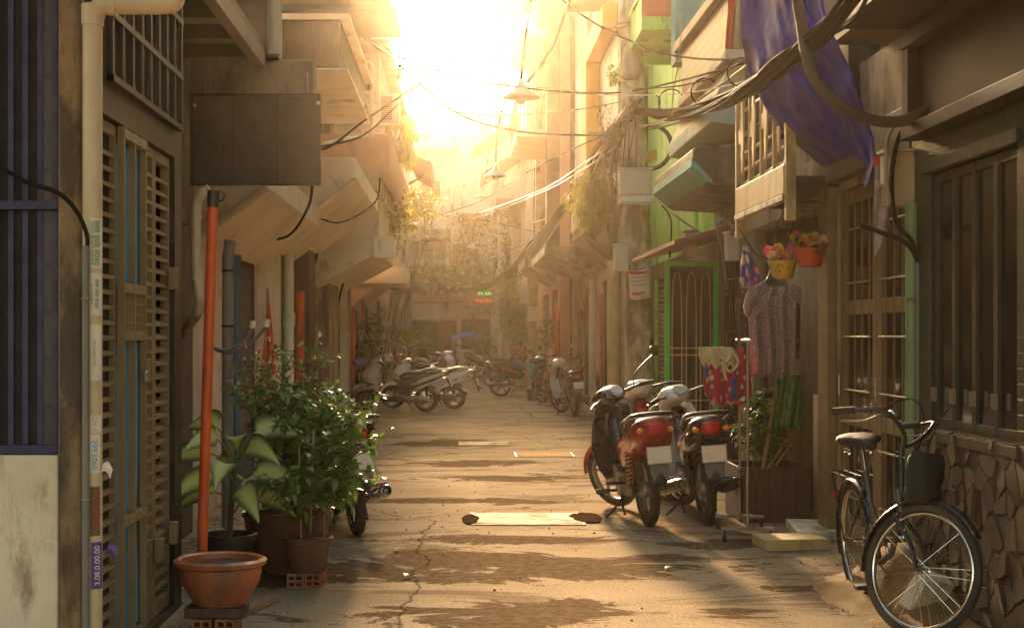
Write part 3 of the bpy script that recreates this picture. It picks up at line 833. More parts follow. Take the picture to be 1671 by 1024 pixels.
# ---- right 5: lime green house
pl = PRight(3.1)
h = house('house', 'lime green house with a red fronted balcony behind the utility pole', pl, 17.7, 24.2, 8.6, M_green, [(18.2, 19.8, .05, 2.4), (21.2, 23.4, .05, 2.4), (18.0, 18.9, 4.9, 6.6)], depth=6)
MB().pbox(pl, 18.22, 19.78, .06, 2.38, -.15, -.1).build('door', M_dark, h, world=True)
for a, b in ((17.72, 18.18), (19.82, 21.18), (23.42, 24.1)): MB().pbox(pl, a, b, 0, 2.62, .002, .03).build('painted_shade_panel', M_brown, h, world=True)  # brown panels paint the shade on the lower green wall
MB().pbox(pl, 18.19, 23.41, 2.42, 2.62, .002, .03).build('painted_shade_strip', M_brown, h, world=True)  # same painted shade, carried across above the openings
shutter_door(pl, 21.22, 23.38, .06, 2.38, h, M_brown, o=-.06, name='roller_shutter')
b = slab(pl, 18.6, 21.0, Z(60, 19), Z(5, 19), .8, h, M_green)
MB().pbox(pl, 18.58, 18.598, Z(38, 19), Z(5, 19), .01, .8).build('red_front', M_red, h, world=True)
MB().pbox(pl, 18.7, 20.9, Z(5, 19) + .003, Z(5, 19) + .06, .1, .82).build('balcony_cap', M_green, h, world=True)
MB().pbox(pl, 17.72, 18.1, 4.8, 8.0, .003, .5).build('teal_panel', M_teal, h, world=True)
MB().tube([pl.pt(18.9, 2.6, .06), pl.pt(18.9, 4.8, .06)], .03, 8).build('downpipe', M_green, h, world=True)

# ---- right 6..8: facades with ochre pillar, balconies; each carries its own rows of windows
pl = PRight(2.62)
h = house('house', 'cream house with an ochre pillar and a planted balcony left of the utility pole', pl, 24.3, 33.5, 10.5, M_pale, [(25.2, 27.2, .05, 2.5), (28.5, 31.5, .05, 2.5), (25, 26.8, 3.6, 5.0), (29.0, 30.2, 6.4, 8.0)], depth=6)
shutter_door(pl, 25.22, 27.18, .06, 2.48, h, M_wood, o=-.06, horizontal=False, name='folding_door')
shutter_door(pl, 28.52, 31.48, .06, 2.48, h, M_brown, .2, -.06, False, 'folding_door')
window(pl, 25, 26.8, 3.6, 5.0, h, M_white2, M_glassb, 3, 2)
window(pl, 29.0, 30.2, 6.4, 8.0, h, M_white2, M_glassb, 2, 2)
MB().pbox(pl, 28.6, 32.0, 4.0, 7.0, .003, .09).build('tiled_panel', mat_brick('cream_tiles', (.66, .55, .40), (.6, .49, .35), (.4, .3, .2), .3, .3, msize=.012, dirt=.1), h, world=True)
MB().pbox(pl, 27.5, 28.55, 3.2, 7.0, .003, .26).build('ochre_pillar', M_yel, h, bevel=.01, world=True)
MB().pbox(pl, 24.35, 27.45, 6.6, 7.0, .003, .26).build('ochre_band', M_yel, h, bevel=.01, world=True)
slab(pl, 24.5, 27.4, Z(362, 24.5), Z(310, 24.5), .55, h, M_pale)
for k in range(5): MB().pbox(pl, 24.47, 24.498, Z(360, 24.5) + k * .1, Z(360, 24.5) + .06 + k * .1, .05, .56).build('balcony_rib', M_beige, h, world=True)
bracket_canopy(pl, 24.5, 27.6, Z(430, 24.5), Z(375, 24.5), .5, h, M_beige, pipe=False)
MB().prism([pl.pt(28, 2.75, .003), pl.pt(28, 3.05, 1.0), pl.pt(28, 3.2, 1.0), pl.pt(28, 3.25, .003)], pl.u * 5.2).build('canopy', M_beige, h, bevel=.02, world=True)
MB().tube([pl.pt(31.8, 0, .1), pl.pt(31.8, 3, .1)], .09, 10).build('downpipe', M_pvc, h, smooth=50, world=True)
slab(pl, 24.6, 26.8, 7.4, 8.6, .7, h, mat_wood('slatted_screen', (.38, .24, .13), (.25, .15, .08), axis='Y'), 'slatted_balcony')
pl = PRight(2.3)
h = house('house', 'tall rosy house with stacked iron balconies under the hanging lamp on the right', pl, 33.6, 46, 11.5, mat('rosy_render', (.78, .36, .2), (.66, .3, .17), dirt=.3, scale=1.5), [(34.5, 36.5, .05, 2.6), (38, 41, .05, 2.6), (35, 36.6, 3.6, 5.2), (35, 36.6, 6.6, 8.4), (40, 42, 6.6, 8.4), (40, 42, 3.6, 5.2)], depth=6)
for a in (35, 40): window(pl, a, a + 1.6, 3.6, 5.2, h, M_white2, M_glassb, 3, 2); window(pl, a, a + 1.6, 6.6, 8.4, h, M_cream, M_glassb, 3, 2)
shutter_door(pl, 34.52, 36.48, .06, 2.58, h, M_dark, o=-.06, name='roller_shutter')
shutter_door(pl, 38.02, 40.98, .06, 2.58, h, M_wood, o=-.06, name='roller_shutter')
for z in (6.1, 8.4):
    slab(pl, 34.0, 38.5, z, z + .18, 1.0, h, M_pale)
    rail(pl, 34.0, 38.5, z + .18, z + 1.0, .97, h, M_rust, 16)
    mb = MB()
    for u in (34.0, 38.5):
        for k in range(5): mb.tube([pl.pt(u, z + .18, .2 * k), pl.pt(u, z + 1.0, .2 * k)], .014, 5)
    mb.build('railing', M_rust, h, world=True)
for u, w_, m_ in ((33.7, .5, M_rust), (38.6, .35, M_beige), (39.6, .35, M_rust)): MB().pbox(pl, u, u + w_, 3.0, 11.5, .003, .3).build('pilaster', m_, h, world=True)
MB().prism([pl.pt(34, 10.2, .003), pl.pt(34, 9.7, 1.3), pl.pt(34, 9.78, 1.3), pl.pt(34, 10.35, .003)], pl.u * 5).build('tin_awning', mat('green_tin', (.22, .26, .13), dirt=.4), h, world=True)
mb = MB()
for k in range(16): mb.pbox(pl, 36.7, 37.7, 3.4 + k * .17, 3.44 + k * .17, .04, .09)
for u in (36.65, 37.7): mb.pbox(pl, u, u + .06, 3.3, 6.1, .03, .1)
mb.build('louvred_screen', M_white2, h, world=True)
MB().prism([pl.pt(33.8, 2.75, .003), pl.pt(33.8, 3.1, .8), pl.pt(33.8, 3.3, .8), pl.pt(33.8, 3.35, .003)], pl.u * 4.0).build('canopy', M_beige, h, bevel=.02, world=True)
pl = PRight(2.1)
h = house('house', 'farthest hazy house on the right with ivy and tilted awnings', pl, 46.2, 69, 10.5, M_pale, [(48, 51, .05, 2.6), (56, 59, .05, 2.6), (50, 53, 4, 5.6), (60, 62, 4, 5.6), (50, 53, 7.5, 9.4)], depth=6)
for a in (48, 56): shutter_door(pl, a + .02, a + 2.98, .06, 2.58, h, M_dark, o=-.06, name='roller_shutter')
for a, z in ((50, 4), (60, 4), (50, 7.5)): window(pl, a, a + 2, z, z + 1.6, h, M_white2, M_glassb, 3, 2)
for u, z, o in ((47, 6.6, 1.4), (54, 8.4, 1.6)): MB().prism([pl.pt(u, z + .9, .003), pl.pt(u, z, o), pl.pt(u, z + .07, o), pl.pt(u, z + 1.0, .003)], pl.u * 4).build('tin_awning', M_rust, h, world=True)
slab(pl, 47, 58, 5.9, 6.2, .9, h, M_pale)
rail(pl, 47, 58, 6.2, 7.0, .85, h, M_white2, 24)


# grit swept against the walls
def grit():
    rnd = random.Random(8); mb = MB()
    for k in range(1500):
        side = rnd.random(); y = rnd.uniform(7.3, 26)
        if side < .4: x = (-1.5 if y < 8.2 else -2.0) + abs(rnd.gauss(0, .28))
        elif side < .8: x = (2.6 if y < 9 else 2.8) - abs(rnd.gauss(0, .3))
        else: x = rnd.uniform(-1.3, 2.3)
        r_ = rnd.uniform(.003, .011) * (1.6 if rnd.random() < .08 else 1)
        v = [Vector((x, y, 0)) + Vector((r_ * rnd.uniform(.6, 1.2) * a, r_ * rnd.uniform(.6, 1.2) * b, (r_ * .9 if c else -.001))) for a, b, c in ((-1, -1, 0), (1, -1, 0), (1, 1, 0), (-1, 1, 0), (-.6, -.6, 1), (.6, -.6, 1), (.6, .6, 1), (-.6, .6, 1))]
        mb.add(v, [(4, 5, 6, 7), (0, 1, 5, 4), (1, 2, 6, 5), (2, 3, 7, 6), (3, 0, 4, 7)])
    return mb.build('grit', mat('road_grit', (.24, .17, .10), (.10, .07, .045), rough=.9, scale=20))
setting(grit(), 'stuff')

e = thing('awning', 'unseen light blocking sheet added above the viewer to darken the foreground', 'awning', (0, 1, 4.7))  # added out of view to keep sky light off the near walls
MB().box(-4.5, 2.65, -4.5, 4.9, 4.66, 4.72).build('sheet', M_corr, e, world=True)
# ================================================================== motorbikes, scooters, bicycle
M_tail = mat('red_lens', (.50, .012, .008), (.35, .008, .006), rough=.15, bump=0)
M_amber = mat('amber_lens', (.8, .28, .03), (.65, .2, .02), rough=.15, bump=0)
M_lens = mat('clear_lens', (.62, .60, .55), (.5, .48, .44), rough=.1, bump=0)
M_alu = mat('cast_aluminium', (.30, .28, .25), (.2, .185, .165), rough=.42, metal=.8, dirt=.4, bump=.1)
M_plate = mat('number_plate_enamel', (.85, .78, .62), (.76, .66, .48), rough=.5, dirt=.35, dirtc=(.4, .28, .15), scale=9, dscale=6)
M_char = mat('plate_digits', (.40, .33, .24), rough=.6, bump=0)
M_mirror = mat('mirror_glass', (.85, .85, .85), (.8, .8, .8), rough=.03, metal=1, bump=0)
def paint(name, c, rough=.22):
    m = mat(name, c, tuple(k * .85 for k in c), rough=rough, bump=.01, dirt=.18, dirtc=(.16, .11, .065), dscale=4)
    t = m.node_tree.nodes['Principled BSDF']; t.inputs['Coat Weight'].default_value = .5; t.inputs['Coat Roughness'].default_value = .1
    return m
P_black = paint('black_paint', (.018, .016, .016))
P_red = paint('crimson_paint', (.5, .022, .015))
P_dkred = paint('maroon_paint', (.26, .016, .012))
P_silver = paint('silver_paint', (.62, .58, .52), .3)
P_white = paint('white_gloss', (.82, .79, .73))
P_grey = paint('graphite_paint', (.05, .048, .046), .3)
P_green = paint('bottle_green_paint', (.02, .16, .07))

def sell(x, zc, hw, hh, yc=0, n=16, e=2.6):
    out = []
    for k in range(n):
        a = 2 * math.pi * k / n
        c, s = math.cos(a), math.sin(a)
        out.append(Vector((x, yc + hw * math.copysign(abs(c) ** (2 / e), c), zc + hh * math.copysign(abs(s) ** (2 / e), s))))
    return out
def shell(mb, secs, n=16, e=2.6):
    return mb.loft([sell(*(q + (0,) * (5 - len(q))), n=n, e=e) for q in secs])
def smooth_path(pts, k=6):
    pts = [Vector(p) for p in pts]; out = []
    for i in range(len(pts) - 1):
        p0, p1, p2, p3 = pts[max(i - 1, 0)], pts[i], pts[i + 1], pts[min(i + 2, len(pts) - 1)]
        for j in range(k):
            t = j / k
            out.append(.5 * ((2 * p1) + (p2 - p0) * t + (2 * p0 - 5 * p1 + 4 * p2 - p3) * t * t + (3 * p1 - p0 - 3 * p2 + p3) * t ** 3))
    out.append(pts[-1]); return out
def about_y(M, x, y, z): return (M or Matrix()) @ Matrix.Translation((x, y, z)) @ Matrix.Rotation(R(90), 4, 'X')

def wheel(root, x, rad, w, kind, M=None, rimm=None, name='wheel'):
    """tyre with rim, hub and spokes, axle along y"""
    A = about_y(M, x, 0, rad)
    tr = w / 2
    ty = MB(A); prof = []
    for k in range(12):
        a = 2 * math.pi * k / 12
        prof.append((rad - tr * .95 + tr * .95 * math.cos(a), tr * math.sin(a)))
    ty.loft([[Vector((r * math.cos(2 * math.pi * i / 36), r * math.sin(2 * math.pi * i / 36), z)) for r, z in prof] for i in list(range(36)) + [0]], False)
    t = ty.build('tyre', M_rubber, root, smooth=60)
    rr = rad - tr * 1.75
    rim = MB(A); rim.torus((0, 0, 0), (0, 0, 1), rr, .012, 32, 8, flat=w * 32)
    if kind == 'cast':
        for k in range(5):
            a = 2 * math.pi * k / 5 + .3
            c, s = math.cos(a), math.sin(a)
            rim.tube([(c * .04, s * .04, 0), (c * rr * .55 - s * .02, s * rr * .55 + c * .02, 0), (c * rr, s * rr, 0)], [.022, .016, .018], 6)
    rim.build('rim', rimm or (M_alu if kind == 'cast' else M_chrome), root, smooth=50)
    if kind != 'cast':
        sp = MB(A)
        for k in range(28):
            a = 2 * math.pi * k / 28; b = a + (.35 if k % 2 else -.35); z = .03 if k % 4 < 2 else -.03
            sp.tube([(.03 * math.cos(b), .03 * math.sin(b), z), (rr * math.cos(a), rr * math.sin(a), 0)], .0022, 4, False)
        sp.build('spokes', M_chrome, root)
    hb = MB(A); hb.lathe([(.012, -.075), (.03, -.07), (.062, -.045), (.07, -.03), (.07, .03), (.045, .045), (.02, .075)], n=18)
    hb.build('hub', M_alu, root, smooth=40)
    return t

def fender(root, x, rad, z, a0, a1, w, m, M=None, crown=.02, name='mudguard'):
    rows = []
    for i in range(15):
        a = R(a0 + (a1 - a0) * i / 14)
        tap = 1 - .25 * abs(i / 7 - 1) ** 3
        row = []
        for k in range(9):
            q = k / 4 - 1
            r = rad - crown * 1.6 * q * q
            row.append((M or Matrix()) @ Vector((x + r * math.cos(a), q * w / 2 * tap, z + r * math.sin(a))))
        rows.append(row)
    return MB().grid(rows).build(name, m, root, smooth=180, solid=.005)

def plate_obj(root, x, z, w, h, tilt, txt, M=None):
    Mt = (M or Matrix()) @ Matrix.Translation((x, 0, z)) @ Matrix.Rotation(R(tilt), 4, 'Y')
    mb = MB(Mt); mb.box(-.004, .004, -w / 2, w / 2, -h / 2, h / 2)
    p = mb.build('number_plate', M_plate, root, bevel=.003)
    rim = MB(Mt)
    for a in ((-w / 2, w / 2, h / 2 - .006, h / 2), (-w / 2, w / 2, -h / 2, -h / 2 + .006), (-w / 2, -w / 2 + .006, -h / 2, h / 2), (w / 2 - .006, w / 2, -h / 2, h / 2)):
        rim.box(-.0065, -.0042, *a)
    rim.build('plate_rim', M_char, p)
    return p

def moto(name, label, loc, rz, body=P_black, tailm=P_dkred, accent=P_red, lean=8, steer=25, kind='spoke', group=None, cowl=P_black, spring=M_amber, mirrors=2, fend=None, mirror_up=.0, tail_round=True, muffler=None):
    root = thing(name, label, 'motorbike', loc, group=group, rot=(-R(lean), 0, rz))
    r = .285
    wheel(root, 0, r, .085, kind)
    # steering assembly turns about the raked head tube
    hx, hz = 1.0, .86
    ax = Vector((-.42, 0, 1)).normalized()
    St = Matrix.Translation((hx, 0, hz)) @ Matrix.Rotation(R(steer), 4, ax) @ Matrix.Translation((-hx, 0, -hz))
    wheel(root, 1.23, r, .075, kind, St)
    fk = MB(St)
    for y in (-.075, .075): fk.tube([(1.225, y, .285), (1.13, y, .56), (1.01, y, .84)], [.024, .02, .017], 8)
    fk.tube([(1.01, -.09, .84), (1.01, .09, .84)], .022, 8)
    fk.build('front_fork', M_alu, root, smooth=50)
    fender(root, 1.23, .325, .285, 5, 155, .13, fend or accent, St, name='front_mudguard')
    # body shell from tail to footwell
    b = MB()
    shell(b, [(-.41, .80, .05, .04), (-.385, .785, .125, .095), (-.27, .745, .168, .135), (-.08, .69, .158, .125), (.14, .625, .15, .135), (.34, .57, .135, .14), (.50, .52, .10, .12), (.62, .48, .06, .08)], 20)
    bd = b.build('body_shell', tailm if tail_round else body, root, smooth=180)
    s = MB()
    for y in (-1, 1):
        s.grid([[(x, y * (w + o), z + dz) for x, z, w in ((-.34, .775, .10), (-.2, .745, .138), (0, .70, .153), (.22, .65, .151), (.42, .58, .125))] for dz, o in ((.035, -.006), (.0, .004), (-.035, -.001))])
    s.build('side_stripe', accent, bd, smooth=180, solid=.004)
    st = MB()
    shell(st, [(-.24, .845, .05, .02), (-.19, .845, .10, .035), (-.05, .835, .13, .05), (.12, .815, .135, .055), (.32, .785, .115, .055), (.48, .755, .075, .045), (.54, .74, .03, .025)], 18, 2.4)
    st.build('seat', M_seat, root, smooth=180)
    # centre tunnel and leg shield
    f = MB()
    shell(f, [(.45, .50, .07, .10), (.62, .46, .065, .075), (.80, .52, .06, .08), (.92, .68, .06, .10), (.98, .82, .07, .08)], 14)
    f.build('frame_tunnel', body, root, smooth=180)
    rows = []
    for i in range(9):
        z = .30 + .62 * i / 8
        xb = .86 + .20 * (i / 8) - .03 * math.sin(math.pi * i / 8)
        w = .13 + .10 * math.sin(math.pi * (i / 8) ** .8)
        rows.append([(xb + .12 * (1 - (k / 5 - 1) ** 2) - .02, (k / 5 - 1) * w, z) for k in range(11)])
    MB().grid(rows).build('leg_shield', cowl, root, smooth=180, solid=.008)
    # headlamp cowl and controls
    c = MB(St)
    shell(c, [(.87, .985, .05, .03), (.92, 1.0, .12, .06), (1.0, .995, .145, .085), (1.08, .96, .13, .095), (1.14, .93, .085, .07), (1.17, .91, .03, .03)], 18)
    cw = c.build('headlamp_cowl', cowl, root, smooth=180)
    MB(St).sphere((1.145, 0, .925), (.04, .085, .06), 14, 8).build('headlamp', M_lens, cw, smooth=180)
    MB(St @ Matrix.Translation((.895, 0, 1.035)) @ Matrix.Rotation(R(-35), 4, 'Y')).lathe([(.0, .012), (.055, .012), (.06, .0), (.06, -.02)], n=16).build('dial', M_lens, cw, smooth=40)
    hbp = smooth_path([(.80, .36, 1.0), (.85, .25, 1.015), (.93, .13, 1.0), (.95, 0, .99), (.93, -.13, 1.0), (.85, -.25, 1.015), (.80, -.36, 1.0)], 4)
    hb = MB(St).tube(hbp, .012, 8).build('handlebar', M_plast, root, smooth=60)
    for y in (-1, 1):
        MB(St).tube([(.856, y * .245, 1.014), (.80, y * .365, 1.0)], .019, 10).build('grip', M_rubber, hb, smooth=60)
        MB(St).tube([(.91, y * .18, 1.0), (.92, y * .25, 1.0), (.87, y * .36, .985)], .006, 6).build('brake_lever', M_alu, hb)
        if (mirrors == 2) or (mirrors == 1 and y == -1):
            up = mirror_up if y == -1 else 0
            mm = MB(St).tube(smooth_path([(.88, y * .2, 1.02), (.87, y * .24, 1.12), (.84, y * (.29 + .1 * up), 1.22)], 4), .006, 6).build('mirror_stem', M_plast, hb, smooth=60)
            Q = St @ Matrix.Translation((.835, y * (.30 + .1 * up), 1.245)) @ Matrix.Rotation(R(-12 * y), 4, 'Z') @ Matrix.Rotation(R(24), 4, 'Y')
            MB(Q).sphere((.012, 0, 0), (.018, .07, .045), 14, 8).build('mirror', M_plast, mm, smooth=180)
            g = MB(Q); g.add([(-.0085, .062 * math.cos(2 * math.pi * k / 20), .039 * math.sin(2 * math.pi * k / 20)) for k in range(20)], [tuple(range(20))])
            g.build('mirror_glass', M_mirror, mm)
    # tail: lens, indicators, rail, mudguard and plate
    lens = MB(); shell(lens, [(-.437, .79, .03, .02), (-.43, .79, .062, .042), (-.40, .795, .078, .056), (-.36, .80, .08, .06)], 16)
    lens.build('tail_light', M_tail, root, smooth=180)
    for y in (-1, 1):
        q = MB(); q.sphere((-.385, y * .118, .785), (.04, .028, .024), 12, 8)
        q.build('indicator', M_amber, root, smooth=180)
    g = MB().tube(smooth_path([(-.05, .155, .80), (-.25, .178, .87), (-.40, .15, .905), (-.45, .0, .915), (-.40, -.15, .905), (-.25, -.178, .87), (-.05, -.155, .80)], 5), .017, 8)
    g.build('grab_rail', M_plast, root, smooth=60)
    rows = [[(x - .03 * (1 - (k / 3 - 1) ** 2), (k / 3 - 1) * w, z) for k in range(7)] for x, z, w in ((-.12, .62, .085), (-.26, .62, .085), (-.36, .60, .082), (-.41, .54, .08), (-.425, .46, .072), (-.43, .40, .062), (-.425, .37, .05))]
    MB().grid(rows).build('rear_mudguard', M_plast, root, smooth=180, solid=.006)
    plate_obj(root, -.462, .60, .195, .135, 8, '')
    rows = [[(x, (k / 3 - 1) * w, z) for k in range(7)] for x, z, w in ((-.452, .525, .078), (-.456, .47, .076), (-.452, .43, .062), (-.446, .405, .05))]
    MB().grid(rows).build('mud_flap', mat('grey_flap', (.19, .18, .16), rough=.6, dirt=.4), root, solid=.004)
    # shocks
    for y in (-.125, .125):
        sh = MB(); p0, p1 = Vector((-.01, y, .31)), Vector((.06, y, .64))
        sh.tube([p0, p0.lerp(p1, .45)], .016, 8); sh.tube([p0.lerp(p1, .4), p1], .024, 8)
        sh = sh.build('shock_absorber', M_plast, root, smooth=50)
        hel = []
        for i in range(73):
            a = 2 * math.pi * i / 9; c_ = p0.lerp(p1, .12 + .76 * i / 72)
            hel.append(c_ + Vector((.028 * math.cos(a), .028 * math.sin(a), 0)))
        MB().tube(hel, .0055, 5).build('spring', spring, sh, smooth=180)
    sw = MB()
    for y in (-.095, .095): sw.tube([(0, y, .285), (.42, y * .8, .33)], [.02, .026], 8)
    sw.build('swing_arm', M_iron, root, smooth=50)
    MB().prism([(.42, .1, .27), (.02, .1, .235), (-.05, .1, .27), (-.05, .1, .31), (.02, .1, .345), (.42, .1, .37)], (0, .03, 0)).build('chain_case', M_plast, root, bevel=.008)
    # engine
    en = MB()
    en.cbox((.50, 0, .30), (.30, .19, .19)); en.lathe([(.0, -.14), (.085, -.135), (.095, -.1), (.095, .1), (.085, .135), (0, .14)], about_y(None, .44, 0, .29), 20)
    for k in range(7): en.cbox((.68 + k * .026, 0, .335 + k * .004), (.012, .15, .14))
    en.cbox((.76, 0, .345), (.22, .10, .10))
    en.build('engine', M_alu, root, bevel=.006)
    ex = MB().tube(smooth_path([(.84, -.03, .28), (.82, -.07, .20), (.70, -.11, .165), (.45, -.13, .17), (.28, -.145, .22), (.16, -.16, .265)], 4), .016, 8)
    ex = ex.build('exhaust_pipe', M_steel, root, smooth=60)
    d = (Vector((-.36, -.185, .355)) - Vector((.18, -.16, .255)))
    Q = Matrix.Translation((.18, -.16, .255)) @ d.to_track_quat('Z', 'Y').to_matrix().to_4x4()
    MB(Q).lathe([(.015, 0), (.03, .04), (.045, .09), (.05, .16), (.052, .46), (.048, .52), (.040, .545), (.034, .545), (.031, .50), (.012, .49), (.012, .53), (0, .53)], n=20).build('muffler', muffler or M_steel, ex, smooth=40)
    fp = MB().tube([(.46, -.30, .25), (.46, .30, .25)], .012, 8)
    for y in (-1, 1): fp.tube([(.46, y * .20, .25), (.46, y * .31, .25)], .021, 8)
    fp.build('footpegs', M_rubber, root, smooth=60)
    for y in (-1, 1): MB().tube([(.2, y * .08, .33), (.17, y * .20, .34), (.16, y * .29, .345)], .014, 8).build('pillion_peg', M_plast, root, smooth=60)
    # side stand and centre stand
    MB().tube([(.42, .09, .22), (.36, .2, .10), (.34, .27, .05)], .011, 6).build('side_stand', M_iron, root)
    MB().tube(smooth_path([(.26, -.13, .07), (.36, -.11, .2), (.36, .11, .2), (.26, .13, .07)], 3), .011, 6).build('centre_stand', M_iron, root)
    return root

def scooter(name, label, loc, rz, body=P_grey, front=P_silver, swoosh=P_white, lean=6, steer=12, group=None, seatm=M_seat, kind='cast'):
    """step-through automatic scooter, x forward"""
    root = thing(name, label, 'scooter', loc, group=group, rot=(-R(lean), 0, rz))
    r = .255
    wheel(root, 0, r, .105, kind)
    hx, hz = 1.02, .8
    St = Matrix.Translation((hx, 0, hz)) @ Matrix.Rotation(R(steer), 4, Vector((-.45, 0, 1)).normalized()) @ Matrix.Translation((-hx, 0, -hz))
    wheel(root, 1.27, r, .09, kind, St)
    fk = MB(St)
    for y in (-.075, .075): fk.tube([(1.265, y, .255), (1.17, y, .5), (1.08, y, .72)], [.024, .022, .02], 8)
    fk.build('front_fork', M_plast, root, smooth=50)
    fender(root, 1.27, .305, .255, 15, 150, .15, front, St, .035, 'front_mudguard')
    # front apron: pointed beak shell
    a = MB(); rings = []
    for z, x0, x1, w in ((.34, .93, 1.04, .09), (.44, .93, 1.10, .15), (.56, .93, 1.20, .19), (.68, .93, 1.27, .20), (.78, .91, 1.26, .19), (.88, .89, 1.17, .165), (.95, .88, 1.06, .12), (.975, .89, 1.0, .06)):
        rg = []
        for k in range(18):
            t = 2 * math.pi * k / 18
            rg.append(Vector(((x0 + x1) / 2 + (x1 - x0) / 2 * math.cos(t), w * math.copysign(abs(math.sin(t)) ** .75, math.sin(t)), z)))
        rings.append(rg)
    ap = a.loft(rings).build('front_apron', front, root, smooth=180)
    for y in (-1, 1):
        MB().grid([[(1.10 + .14 * t, y * (.197 - .07 * t * t), .70 + .07 * t + dz * (1 - .5 * t)) for t in (0, .25, .5, .75, 1)] for dz in (-.03, 0, .035)]).build('headlamp', M_lens, ap, smooth=180, solid=.012)
        MB().grid([[(1.0 + .2 * t, y * (.203 - .04 * t * t), .56 + .05 * t + dz) for t in (0, .3, .6, 1)] for dz in (-.02, .012)]).build('dark_inset', M_plast, ap, smooth=180, solid=.01)
    fl = MB(); shell(fl, [(.42, .34, .15, .10), (.55, .29, .16, .065), (.75, .28, .165, .055), (.9, .30, .16, .06), (.98, .38, .13, .09)], 18, 3.2)
    fl.build('floorboard', M_plast, root, smooth=180)
    b = MB(); shell(b, [(-.46, .80, .03, .02), (-.40, .785, .085, .045), (-.25, .735, .14, .085), (-.02, .665, .165, .12), (.2, .59, .17, .16), (.38, .53, .155, .19), (.5, .48, .12, .2), (.56, .45, .07, .17)], 20)
    bd = b.build('body_shell', body, root, smooth=180)
    for y in (-1, 1):
        MB().grid([[(x, y * (w + .006), z + dz * k) for x, z, w, k in ((-.44, .80, .06, .5), (-.3, .755, .133, 1), (-.1, .69, .164, 1.2), (.1, .62, .175, 1.0), (.28, .545, .168, .35))] for dz in (-.035, 0, .04)]).build('side_panel', swoosh, bd, smooth=180, solid=.008)
        MB().grid([[(x, y * (w + .004), z + dz * k) for x, z, w, k in ((-.28, .655, .115, .5), (-.05, .565, .155, 1), (.14, .49, .166, 1.0), (.28, .43, .16, .3))] for dz in (-.03, 0, .03)]).build('lower_panel', swoosh, bd, smooth=180, solid=.008)
    st = MB(); shell(st, [(-.32, .835, .06, .015), (-.26, .845, .12, .04), (-.05, .825, .15, .06), (.12, .78, .155, .055), (.28, .765, .145, .055), (.42, .745, .11, .05), (.52, .70, .06, .03)], 18, 2.4)
    st.build('seat', seatm, root, smooth=180)
    lens = MB(); shell(lens, [(-.485, .775, .03, .015), (-.47, .77, .075, .03), (-.41, .765, .095, .035), (-.36, .76, .10, .03)], 16)
    lens.build('tail_light', M_tail, root, smooth=180)
    g = MB().tube(smooth_path([(-.1, .16, .81), (-.3, .15, .855), (-.43, .08, .865), (-.43, -.08, .865), (-.3, -.15, .855), (-.1, -.16, .81)], 4), .013, 8)
    g.build('grab_rail', M_alu, root, smooth=60)
    rows = [[(x - .02 * (1 - (k / 3 - 1) ** 2), (k / 3 - 1) * w, z) for k in range(7)] for x, z, w in ((-.30, .70, .08), (-.40, .68, .08), (-.45, .60, .075), (-.50, .48, .065), (-.53, .38, .05))]
    MB().grid(rows).build('rear_mudguard', M_plast, root, smooth=180, solid=.006)
    plate_obj(root, -.50, .56, .19, .135, 18, '')
    fender(root, 0, .30, .255, 40, 130, .12, M_plast, name='inner_mudguard')
    # engine block beside the wheel and muffler
    en = MB(); shell(en, [(-.08, .26, .05, .06, .13), (.02, .265, .055, .085, .13), (.25, .27, .055, .075, .13), (.45, .30, .05, .08, .12), (.55, .31, .03, .05, .11)], 14)
    en.cbox((.42, 0, .32), (.22, .18, .15))
    en.build('engine', M_alu, root, smooth=50)
    d = Vector((-.30, -.17, .33)) - Vector((.22, -.16, .25))
    Q = Matrix.Translation((.22, -.16, .25)) @ d.to_track_quat('Z', 'Y').to_matrix().to_4x4()
    MB(Q).lathe([(.02, -.02), (.05, .05), (.06, .14), (.062, .40), (.05, .47), (.03, .48), (.02, .44), (0, .44)], n=18).build('muffler', M_plast, root, smooth=40)
    sh = MB().tube([(-.02, .13, .30), (-.08, .13, .64)], .024, 8).build('shock_absorber', M_plast, root, smooth=50)
    hb = MB(St).tube(smooth_path([(.84, .34, .99), (.90, .22, 1.01), (.97, .08, 1.0), (.97, -.08, 1.0), (.90, -.22, 1.01), (.84, -.34, .99)], 4), .013, 8).build('handlebar', M_plast, root, smooth=60)
    c = MB(St); shell(c, [(.86, 1.0, .06, .03), (.92, 1.01, .13, .045), (1.0, 1.0, .15, .05), (1.06, .985, .10, .04), (1.09, .975, .04, .02)], 16)
    c.build('handlebar_cowl', front, hb, smooth=180)
    for y in (-1, 1):
        MB(St).tube([(.90, y * .23, 1.008), (.84, y * .355, .99)], .02, 10).build('grip', M_rubber, hb, smooth=60)
        mm = MB(St).tube(smooth_path([(.92, y * .18, 1.02), (.90, y * .24, 1.12), (.88, y * .29, 1.19)], 4), .007, 6).build('mirror_stem', M_plast, hb, smooth=60)
        Q = St @ Matrix.Translation((.875, y * .30, 1.22)) @ Matrix.Rotation(R(-14 * y), 4, 'Z') @ Matrix.Rotation(R(22), 4, 'Y')
        MB(Q).sphere((.01, 0, 0), (.02, .065, .042), 14, 8).build('mirror', M_plast, mm, smooth=180)
        MB(Q).add([(-.0115, .055 * math.cos(2 * math.pi * k / 20), .035 * math.sin(2 * math.pi * k / 20)) for k in range(20)], [tuple(range(20))]).build('mirror_glass', M_mirror, mm)
    MB().tube(smooth_path([(.26, -.13, .03), (.34, -.11, .2), (.34, .11, .2), (.26, .13, .03)], 3), .012, 6).build('centre_stand', M_iron, root)
    return root

def ground(px, py): return (X(px, DG(py)), DG(py), 0)
def head(a): return R(a)          # degrees from +X; 90 looks away down the alley

